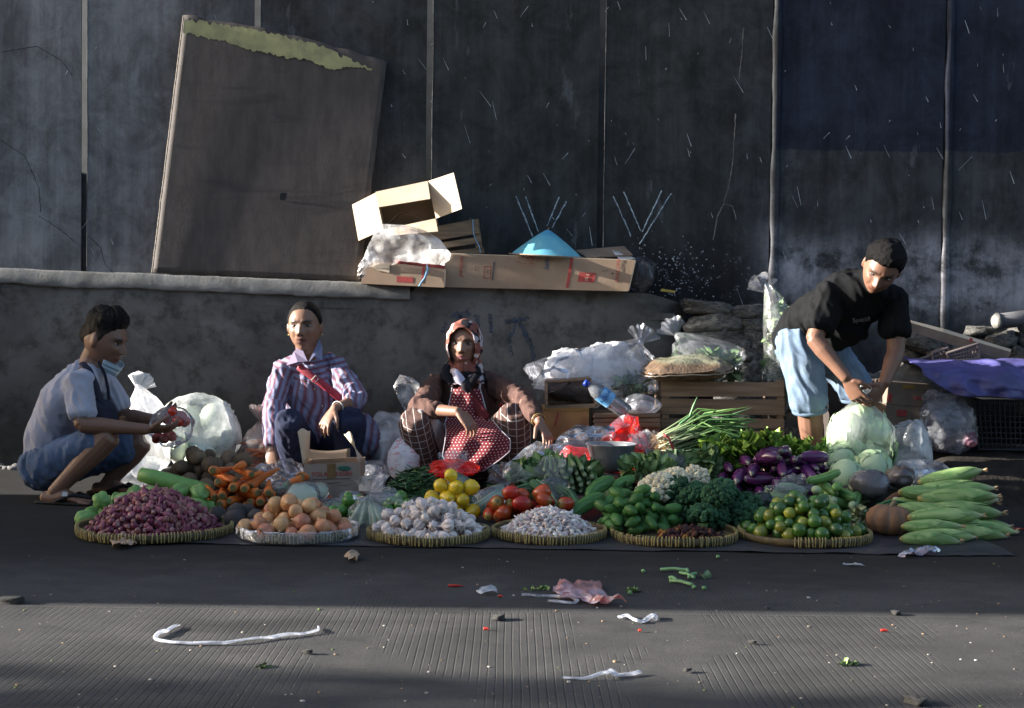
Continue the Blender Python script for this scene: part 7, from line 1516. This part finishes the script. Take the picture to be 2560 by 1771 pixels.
w2.add(*limb(rs, re_, rw, .046, .040, .025), *limb(ls, le, lw, .046, .040, .025), *limb(rhp, rk, ra_, .09, .06, .034), *limb(lhp, lk, la, .09, .06, .034))
w2.add(*hand(rw, rh, (-.2, .5, -1), -1, .7, .06, 1.0), *hand(lw, lh, (-.6, .4, -.4), 1, .45, .16, 1.02, curls=[.3, .5, .65, .7]), *foot(ra_, PP(1062, 1215, 7.2), .9), *foot(la, PP(1296, 1215, 7.2), .9))
w2.finish()
SWE = (.092, .052, .044)
cufR = re_ * .52 + rw * .48; cufL = le * .22 + lw * .78
w2.garment('sweater', [tube([pel + V3((0, 0, .05)), wai, che, shc, nkb], [(.19, .15), (.172, .138), (.172, .128), (.142, .098), (.08, .072)], 22, side=sx), tube([rs + V3((.06, 0, .01)), rs, rs * .5 + re_ * .5, re_, cufR], [.064, .060, .058, .058, .046], 14), tube([ls - V3((.06, 0, -.01)), ls, ls * .5 + le * .5, le, cufL], [.064, .060, .056, .053, .038], 14)], SWE, .006, 6, .009, 11)
m = NT('windowpane_trousers'); a = m.sep(m.attr('Col')); 
ln = m.math('MAXIMUM', *[m.math('SUBTRACT', 1.0, m.step(m.math('ABSOLUTE', m.math('SUBTRACT', m.math('FRACT', q), .5)), .035, .055)) for q in (a[0], a[1])])
m.bump(m.noise(m.obj(), 300, 3), .2, .002); PANE = m.fin(m.mix(ln, (.085, .048, .040), (.40, .36, .35)), .85, .2)
def paneuv(p):
    best = min((( dseg(p, x_, y_), x_, y_, o_) for x_, y_, o_ in ((rhp, rk, 0), (rk, ra_, .42), (lhp, lk, 0), (lk, la, .42))), key=lambda t: t[0]); _, a_, b_, o_ = best; kx = rk if p[0] < pel[0] else lk; ax = ra_ if p[0] < pel[0] else la; t = np.clip((kx[2] - p[2]) / (kx[2] - ax[2]), -.4, 1); cxx = kx[0] + (ax[0] - kx[0]) * t; th = math.asin(np.clip((p[0] - cxx) / .088, -1, 1))
    return V3((th * .088 / .043 + 20.3, (p[2] - .8 * (p[1] - kx[1])) / .045 + 20 + .12 * math.cos(th) , 0))
w2.garment('trousers', limb(rhp, rk + V3((0, -.005, .012)), ra_, .108, .082, .062) + limb(lhp, lk + V3((0, -.005, .012)), la, .108, .082, .062) + [tube([pel + V3((-.09, 0, -.02)), pel + V3((.09, 0, -.02))], .14, 16)], SWE, .006, 7, .004, 14, PANE, colfn=paneuv)
m = NT('polka_apron'); a = m.attr('Col'); u_, v_, _ = m.sep(a)
row = m.math('FLOOR', v_); fu = m.math('SUBTRACT', m.math('FRACT', m.math('ADD', u_, m.math('MULTIPLY', m.math('MODULO', row, 2.0), .5))), .5); fv = m.math('SUBTRACT', m.math('FRACT', v_), .5)
dot = m.math('SUBTRACT', 1.0, m.step(m.math('SQRT', m.math('ADD', m.math('MULTIPLY', fu, fu), m.math('MULTIPLY', fv, fv))), .15, .22)); m.bump(m.noise(m.obj(), 260, 3), .15, .002)
APR = m.fin(m.mix(dot, (.12, .009, .015), (.45, .38, .36)), .75, .25)
def apron(name, rows, seed, bulge=.03):
    L = [PP(r[0], r[1], r[4]) for r in rows]; R = [PP(r[2], r[3], r[5]) for r in rows]; k = len(rows) - 1; nu, nv = 36, 34; acc = np.cumsum([0] + [np.linalg.norm((L[i + 1] + R[i + 1]) / 2 - (L[i] + R[i]) / 2) for i in range(k)]); V, C = [], []
    for j in range(nv):
        q = j / (nv - 1) * k; i = min(k - 1, int(q)); t = q - i; a, b = L[i] * (1 - t) + L[i + 1] * t, R[i] * (1 - t) + R[i + 1] * t; wd_ = np.linalg.norm(b - a); vv = acc[i] * (1 - t) + acc[i + 1] * t
        for n_ in range(nu):
            u = n_ / (nu - 1); p = a * (1 - u) + b * u; V.append(p + V3((0, -bulge * math.sin(PI * u) + .012 * math.sin(u * 14 + q * 1.3 + seed) * min(1, q * .5) + .006 * nz(p, 12, seed), .004 * nz(p, 9, seed)))); C.append(((u - .5) * wd_ / .018 + 40, vv / .018 * 1.1 + 40, 0))
    f = [(j * nu + i, j * nu + i + 1, (j + 1) * nu + i + 1, (j + 1) * nu + i) for j in range(nv - 1) for i in range(nu - 1)]
    o = one(name, (np.array(V), f), APR, w2.t, col=np.array(C)); solid(o, .003, 0)
    TR = mk('pale_trim', (.50, .47, .50), rough=.8)
    for e in ([j * nu for j in range(nv)], [j * nu + nu - 1 for j in range(nv)]): one('apron_trim', tube(np.array(V)[e] + V3((0, -.003, 0)), .0028, 5), TR, o)
    return o
apron('apron_bib', [(1130, 972, 1200, 972, 7.455, 7.455), (1126, 995, 1207, 995, 7.445, 7.445), (1120, 1020, 1214, 1022, 7.42, 7.42), (1116, 1048, 1222, 1050, 7.38, 7.38), (1110, 1062, 1232, 1058, 7.33, 7.33)], 1, .03)
apron('apron_skirt', [(1112, 1058, 1232, 1052, 7.32, 7.30), (1116, 1080, 1250, 1074, 7.22, 7.20), (1112, 1108, 1276, 1100, 7.16, 7.14), (1106, 1140, 1275, 1128, 7.13, 7.11), (1118, 1165, 1245, 1152, 7.11, 7.09), (1160, 1188, 1205, 1180, 7.10, 7.09)], 4, .02)
for x0, x1 in ((1131, 1128), (1199, 1203)): one('apron_strap', tube([PP(x0, 972, 7.45), PP((x0 + x1) / 2, 950, 7.47), PP(x1, 925, 7.53)], [(.006, .002)] * 3, 6, side=sx), mk('pale_strap', (.5, .47, .5)), w2.t)
one('bag_strap', tube([PP(1158, 966, 7.435), PP(1175, 995, 7.42), PP(1195, 1020, 7.40), PP(1212, 1046, 7.37)], [(.03, .006)] * 4, 8, side=(.8, 0, .6)), mk('dark_red_cloth', (.10, .006, .010), rough=.8), w2.t)
# headscarf: hood with an oval face opening, then folds round the neck
def scarfcol(p):
    q = (p - w2.hc) @ w2.R; n1, n2 = fbm(q, 15, 4), fbm(q, 11, 9); ax = abs(q[0]); c = V3((.20, .075, .058))
    if n1 > .12: c = V3((.52, .43, .42))
    if n2 > .28 or (q[2] < -.135 and n1 < .05) or (ax > .09 and q[2] < -.02): c = V3((.014, .014, .018)) if n1 < .25 else V3((.42, .38, .42))
    return c
nu, nv = 150, 90; V, M = [], []
for j in range(nv):
    for i in range(nu):
        th = 2 * PI * i / nu; ph = -PI / 2 + PI * (j + .5) / nv; p = V3(head_pt(th, ph, dict(w2.k, nose=0, jaw=.4))); inside = (p[0] / .0555) ** 2 + ((p[2] + .012) / (.084 if p[2] > -.012 else .108)) ** 2
        op = p[1] > 0 and inside < 1.0; o_ = .010 + .003 * nz(p, 30, 3) + .003 * math.sin(p[2] * 120 + p[0] * 60) + (.004 if p[1] > 0 and inside < 1.25 else 0)
        V.append(p * V3((1.06, 1.05, 1.0)) + unit(p) * o_ + V3((0, .006 if p[1] > 0 else 0, .002))); M.append(op)
Vw = np.array(V) @ w2.R.T * w2.S + w2.hc
F_ = [q for q in [(j * nu + i, j * nu + (i + 1) % nu, (j + 1) * nu + (i + 1) % nu, (j + 1) * nu + i) for j in range(nv - 1) for i in range(nu)] if not any(M[x_] for x_ in q)] + [tuple((nv - 1) * nu + i for i in range(nu))]
o = one('headscarf', (Vw, F_), FAB, w2.t, col=np.array([scarfcol(p) for p in Vw])); solid(o, .005, -1)
def neckwrap(u, v):
    a = u * 2 * PI; k = [(.072, .078, -.075), (.086, .088, -.100), (.094, .096, -.125), (.098, .098, -.145), (.106, .104, -.162), (.112, .108, -.178)]; i = min(4, int(v * 5)); t = v * 5 - i; rx, ry, z = [k[i][c] * (1 - t) + k[i + 1][c] * t for c in range(3)]
    fo = 1 + .07 * math.sin(a * 5 + v * 9) * v + .05 * math.sin(a * 9 - v * 13); return w2.hc + V3((rx * math.sin(a) * fo, .01 - ry * math.cos(a) * fo + .01, z + .008 * math.sin(a * 4 + v * 7) - .02 * max(0, math.cos(a)) * v))
g = grid(neckwrap, 80, 30); o = one('scarf_drape', g, FAB, w2.t, col=np.array([scarfcol(p) for p in g[0]])); solid(o, .006, -1)
for q_, c in (([PP(1138, 930, 7.42), PP(1150, 950, 7.40), PP(1164, 962, 7.40)], (.42, .40, .50)), ([PP(1190, 940, 7.42), PP(1176, 955, 7.40), PP(1165, 972, 7.41)], (.014, .014, .018)), ([PP(1118, 915, 7.48), PP(1112, 935, 7.46), PP(1128, 958, 7.44)], (.016, .016, .022)), ([PP(1160, 955, 7.40), PP(1166, 968, 7.39), PP(1172, 978, 7.40)], (.03, .025, .03))):
    one('scarf_end', tube(q_, [(.020, .010), (.026, .012), (.016, .008)], 10, side=sx), FAB, w2.t, col=c)
one('watch', tube([lw * .93 + le * .07 + .033 * (unit(np.cross(lw - le, (0, 0, 1))) * math.cos(a) + np.cross(unit(lw - le), unit(np.cross(lw - le, (0, 0, 1)))) * math.sin(a)) for a in np.linspace(0, 2 * PI, 21)], [(.004, .006)] * 21, 6, False), mk('brass', (.30, .2, .06), rough=.3, spec=.8), w2.t)

# ------------------------------------------------------------------ man in the grey shirt, squatting in profile
m1 = Person('man in a grey t-shirt squatting in profile, face mask under his chin, holding tomatoes', (P(150, 1262, 6.7).x, 6.75, 0), (.17, .088, .058), dict(w=1.0, jaw=.9, nose=1.1, eyeh=.6, browtilt=0), P(262, 854, 6.80), (.94, -.22, -.25), (.25, -.03, .96), 1.12)
pel, wai, che, shc, nkb = PP(128, 1150, 6.85), PP(132, 1090, 6.83), PP(165, 1000, 6.81), PP(212, 945, 6.80), PP(228, 918, 6.80)
rs, re_, rw, rh = PP(196, 955, 6.65), PP(207, 1062, 6.57), PP(368, 1074, 6.60), PP(440, 1072, 6.64)
ls, le, lw, lh = PP(262, 962, 6.97), PP(312, 1042, 7.0), PP(388, 1050, 6.84), PP(440, 1036, 6.76)
rhp, rk, ra_ = PP(112, 1165, 6.74), PP(272, 1092, 6.60), PP(135, 1232, 6.62); lhp, lk, la = PP(125, 1165, 6.96), PP(352, 1108, 7.0), PP(262, 1218, 6.98)
side1 = (.3, .95, 0)
m1.add(tube([pel, wai, che, shc, nkb], [(.15, .11), (.135, .105), (.16, .105), (.145, .075), (.055, .05)], 20, side=(0, 1, 0)), tube([nkb, m1.H(0, -.03, -.09), m1.H(0, -.02, -.04)], [.064, .062, .062], 14))
m1.add(*limb(rs, re_, rw, .046, .040, .026), *limb(ls, le, lw, .046, .040, .026), *limb(rhp, rk, ra_, .085, .058, .034), *limb(lhp, lk, la, .085, .058, .034))
m1.add(*hand(rw, rh, (.1, .5, 1), -1, .55, .10, 1.05), *hand(lw, lh, (.1, -.6, .8), 1, .55, .10, 1.05), *foot(ra_, PP(235, 1262, 6.58), 1.05), *foot(la, PP(340, 1245, 6.95), 1.05))
m1.finish()
def thick1(a, p): return .0065 + .020 * sstep(p[2], .045, .085) * (1.25 if a < 60 else 1) + .012 * sstep(a, 140, 170) * sstep(p[2], -.06, -.02) + (.010 if a < 45 and p[2] > .06 else 0)
m1.hair(lambda a, p: np.interp(a, [0, 30, 50, 70, 85, 100, 130, 180], [.070, .068, .055, .03, -.005, .03, .0, -.045]), thick1, (.004, .0035, .004), (.028, .021, .019), .007, 30)
GREY = V3((.33, .335, .395))
slR = rs * .22 + re_ * .78; slL = ls * .3 + le * .7
m1.garment('t_shirt', [tube([pel + V3((-.01, 0, -.04)), pel + V3((0, 0, .02)), wai, che, shc, nkb - V3((.004, 0, .012))], [(.16, .105), (.165, .115), (.155, .112), (.175, .112), (.155, .088), (.076, .068)], 22, side=(0, 1, 0)), tube([rs + V3((.02, .06, .01)), rs, rs * .5 + slR * .5, slR], [.064, .062, .060, .064], 14), tube([ls + V3((-.02, -.05, .01)), ls, slL], [.062, .060, .062], 14)], GREY, .006, 6, .011, 9, colfn=lambda p: GREY * (1 + .1 * fbm(p, 6, 2)))
NAVY = mk('navy_cloth', (.016, .017, .035), rough=.8)
one('apron_strap', tube([PP(205, 908, 6.70), PP(222, 925, 6.66), PP(238, 960, 6.655), PP(250, 1000, 6.66), PP(262, 1030, 6.68)], [(.016, .005)] * 5, 8, side=(.9, .3, .2)), NAVY, m1.t)
one('apron_strap', tube([PP(246, 905, 6.70), PP(262, 935, 6.72), PP(270, 970, 6.74), PP(274, 1015, 6.74)], [(.007, .004)] * 4, 8, side=(.9, .3, .2)), NAVY, m1.t)
sheet('apron_bag', [(995, 238, 1000, 275, 6.66, 6.75), (1015, 236, 1020, 290, 6.64, 6.74), (1045, 232, 1048, 296, 6.64, 6.74), (1075, 230, 1072, 290, 6.66, 6.76)], NAVY, 16, 16, .01, 9, 2, .02, m1.t, .006)
JEAN = V3((.07, .105, .18))
m1.garment('denim_shorts', [tube([rhp, rhp * .4 + rk * .6, rhp * .16 + rk * .84], [.104, .084, .078], 16), tube([lhp, lhp * .4 + lk * .6, lhp * .14 + lk * .86], [.112, .096, .092], 16), tube([pel + V3((-.01, -.09, -.02)), pel + V3((-.01, .09, -.02))], .118, 16)], JEAN, .006, 7, .006, 13, DENIM, colfn=lambda p: JEAN * (1 + .35 * fbm(p, 9, 2)))
SOLE = mk('black_rubber', (.012, .012, .013), rough=.7)
for ank, toe in ((ra_, PP(245, 1264, 6.58)), (la, PP(345, 1245, 6.95))):
    d = unit((toe - ank) * V3((1, 1, 0))); sd = V3((-d[1], d[0], 0)); q = ank * V3((1, 1, 0))
    one('flip_flop', tube([q - d * .07 + V3((0, 0, .008)), q + d * .03 + V3((0, 0, .008)), q + d * .13 + V3((0, 0, .008)), q + d * .215 + V3((0, 0, .008))], [(.036, .010), (.036, .010), (.050, .010), (.034, .010)], 14, side=sd), SOLE, m1.t)
    for s_ in (-1, 1): one('thong', tube([q + d * .18 + V3((0, 0, .035)), q + d * .11 + sd * s_ * .035 + V3((0, 0, .050)), q + d * .03 + sd * s_ * .046 + V3((0, 0, .018))], [.006, .009, .007], 8), SOLE, m1.t)
q = ra_ * V3((1, 1, 0)); d = unit((PP(245, 1264, 6.58) - ra_) * V3((1, 1, 0))); pc = q + d * .07 + V3((0, -.050, .055))
one('white_badge', slab([pc + V3(t) for t in ((-.012, .004, .010), (.012, .004, .010), (.012, -.002, -.010), (-.012, -.002, -.010))], .003, (0, -1, .2)), mk('badge_white', (.5, .5, .52)), m1.t, smooth=False)
MASK = mk('mask_blue', (.40, .54, .63), (.33, .47, .57), scale=20, rough=.7)
def maskf(u, v):
    a = (u - .5) * 2.5; z = -.086 - .044 * v + .020 * abs(u - .5) * 2; r = .078 - .012 * v; return m1.H(.070 * math.sin(a) * (1 - .25 * v), .022 + (.084 - .02 * v) * math.cos(a), z + .004 * math.sin(v * 16))
solid(one('face_mask', grid(maskf, 24, 14), MASK, m1.t), .003, 0)
for p0, p1 in ((m1.H(.071, .045, -.068), m1.H(.078, .004, .012)), (m1.H(.062, .020, -.115), m1.H(.080, -.018, -.028))): one('mask_loop', tube([p0, (p0 + p1) / 2 + m1.R @ V3((.006, 0, 0)), p1], .0018, 6), mk('loop_white', (.7, .7, .7)), m1.t)
tb = thing('bag_of_tomatoes', "small clear bag of red tomatoes in the squatting man's hands", 'bag', tuple(P(445, 1090, 6.7)))
for k, (x_, y_, Y) in enumerate([(432, 1032, 6.68), (452, 1040, 6.70), (420, 1048, 6.72), (445, 1055, 6.66), (462, 1055, 6.70), (412, 1096, 6.70), (394, 1094, 6.72), (428, 1090, 6.71)]):
    o = put('tomato', TOMATO[k % 3], tb); o.matrix_basis = Matrix.Translation(P(x_, y_, Y)) @ Matrix([list(r_) for r_ in rand_R(np.random.default_rng(k))]).to_4x4() @ Matrix.Scale(.82, 4)
bagblob('film', 428, 1066, 6.71, 112, 96, .12, CLEAR, 201, .2, None, tb)

# ------------------------------------------------------------------ man in black bending over the big bag
m2 = Person('young man in a black t-shirt and light denim shorts bending over the cabbage sack', (P(2080, 1238, 7.35).x, 7.35, 0), (.17, .087, .057), dict(w=1.0, jaw=.9, nose=1.1, eyeh=.5, frown=1, browtilt=.1), P(2203, 672, 6.86), (-.30, -.76, -.58), (.24, -.48, .84), 1.10)
pel, wai, che, shc, nkb = PP(2012, 858, 7.40), PP(2032, 806, 7.32), PP(2098, 760, 7.14), PP(2150, 730, 7.02), PP(2185, 712, 6.96)
rs, re_, rw, rh = PP(2078, 735, 7.0), PP(2036, 848, 6.94), PP(2116, 946, 6.87), PP(2146, 1000, 6.87)
ls, le, lw, lh = PP(2238, 750, 7.04), PP(2240, 880, 7.0), PP(2210, 960, 6.92), PP(2176, 1006, 6.90)
rhp, rk, ra_ = PP(1995, 862, 7.30), PP(2022, 1000, 7.20), PP(2040, 1212, 7.30); lhp, lk, la = PP(2052, 858, 7.48), PP(2140, 975, 7.42), PP(2160, 1200, 7.50)
sd2 = unit(ls - rs)
m2.add(tube([pel, wai, che, shc, nkb], [(.13, .10), (.115, .085), (.13, .085), (.118, .062), (.058, .052)], 20, side=sd2), tube([nkb, m2.H(0, -.045, -.075), m2.H(0, -.03, -.03)], [.066, .064, .06], 14))
m2.add(*limb(rs, re_, rw, .050, .043, .029), *limb(ls, le, lw, .050, .043, .029), *limb(rhp, rk, ra_, .09, .064, .038), *limb(lhp, lk, la, .09, .064, .038))
m2.add(*hand(rw, rh, (.7, .5, -.2), -1, .55, .14, 1.08, curls=[.35, .5, .6, .7]), *hand(lw, lh, (-.7, .5, -.2), 1, .8, .08, 1.08), *foot(ra_, PP(2030, 1240, 7.05), 1.05), *foot(la, PP(2165, 1230, 7.28), 1.05))
m2.finish()
m2.hair(lambda a, p: np.interp(a, [0, 30, 50, 70, 85, 100, 130, 180], [.062, .062, .058, .035, .005, .02, -.03, -.05]), lambda a, p: .006 + .020 * sstep(p[2], .0, .07), (.0035, .003, .0035), None, .006, 30)
BLK = V3((.0065, .007, .008)); slR = rs * .28 + re_ * .72; slL = ls * .4 + le * .6
m2.garment('t_shirt', [tube([pel + V3((-.012, .01, -.01)), wai + V3((0, .01, -.02)), che + V3((0, 0, -.03)), shc, nkb], [(.155, .125), (.16, .12), (.18, .135), (.162, .104), (.082, .074)], 22, side=sd2), tube([rs + sd2 * .07, rs, slR], [.076, .074, .078], 14), tube([ls - sd2 * .07, ls, slL], [.076, .072, .074], 14), tube([che + V3((.02, -.02, -.10)), PP(2080, 850, 7.15)], [(.13, .10), (.07, .06)], 14)], BLK, .006, 6, .012, 8)
LJ = V3((.115, .165, .235))
def jeancol(p): return LJ * (1 + .22 * fbm(p, 8, 4)) + V3((.2, .2, .18)) * max(0, .6 - abs(p[2] - .62) * 6) * max(0, fbm(p, 5, 7))
hemR = rk * .95 + ra_ * .05; hemL = lk * .97 + la * .03
m2.garment('denim_shorts', [tube([rhp + V3((0, 0, .03)), rhp * .5 + rk * .5, rk, hemR], [.112, .100, .090, .088], 18), tube([lhp + V3((0, 0, .03)), lhp * .5 + lk * .5, lk, hemL], [.112, .098, .088, .086], 18), tube([pel + V3((-.04, -.04, -.01)), pel + V3((.06, .06, -.01))], .135, 18)], LJ, .006, 5, .011, 10, DENIM, colfn=jeancol)
for h_, nx in ((hemR, ra_), (hemL, la)):
    d = unit(nx - h_); e1 = unit(np.cross(d, (0, 1, 0))); e2 = np.cross(d, e1); one('hem', tube([h_ + d * .030 + (e1 * math.cos(a) + e2 * math.sin(a)) * .086 for a in np.linspace(0, 2 * PI, 25)], [(.004, .010)] * 25, 6, False, side=e1), DENIM, m2.t, col=LJ * .85)
for s_ in (0,): one('waistband', tube([PP(1968, 800, 7.33), PP(1985, 822, 7.26), PP(2010, 850, 7.22)], [(.008, .016)] * 3, 8, side=(0, 1, 0)), mk('tan_band', (.35, .22, .11), rough=.7), m2.t)
q = PP(2150, 800, 6.92); letters('shirt_print', 'Special', .03, mk('grey_shirt_ink', (.05, .05, .055), rough=.8), m2.t, (1, 0, .12), (-.1, 0, 1), q + V3((0, -.03, 0)))
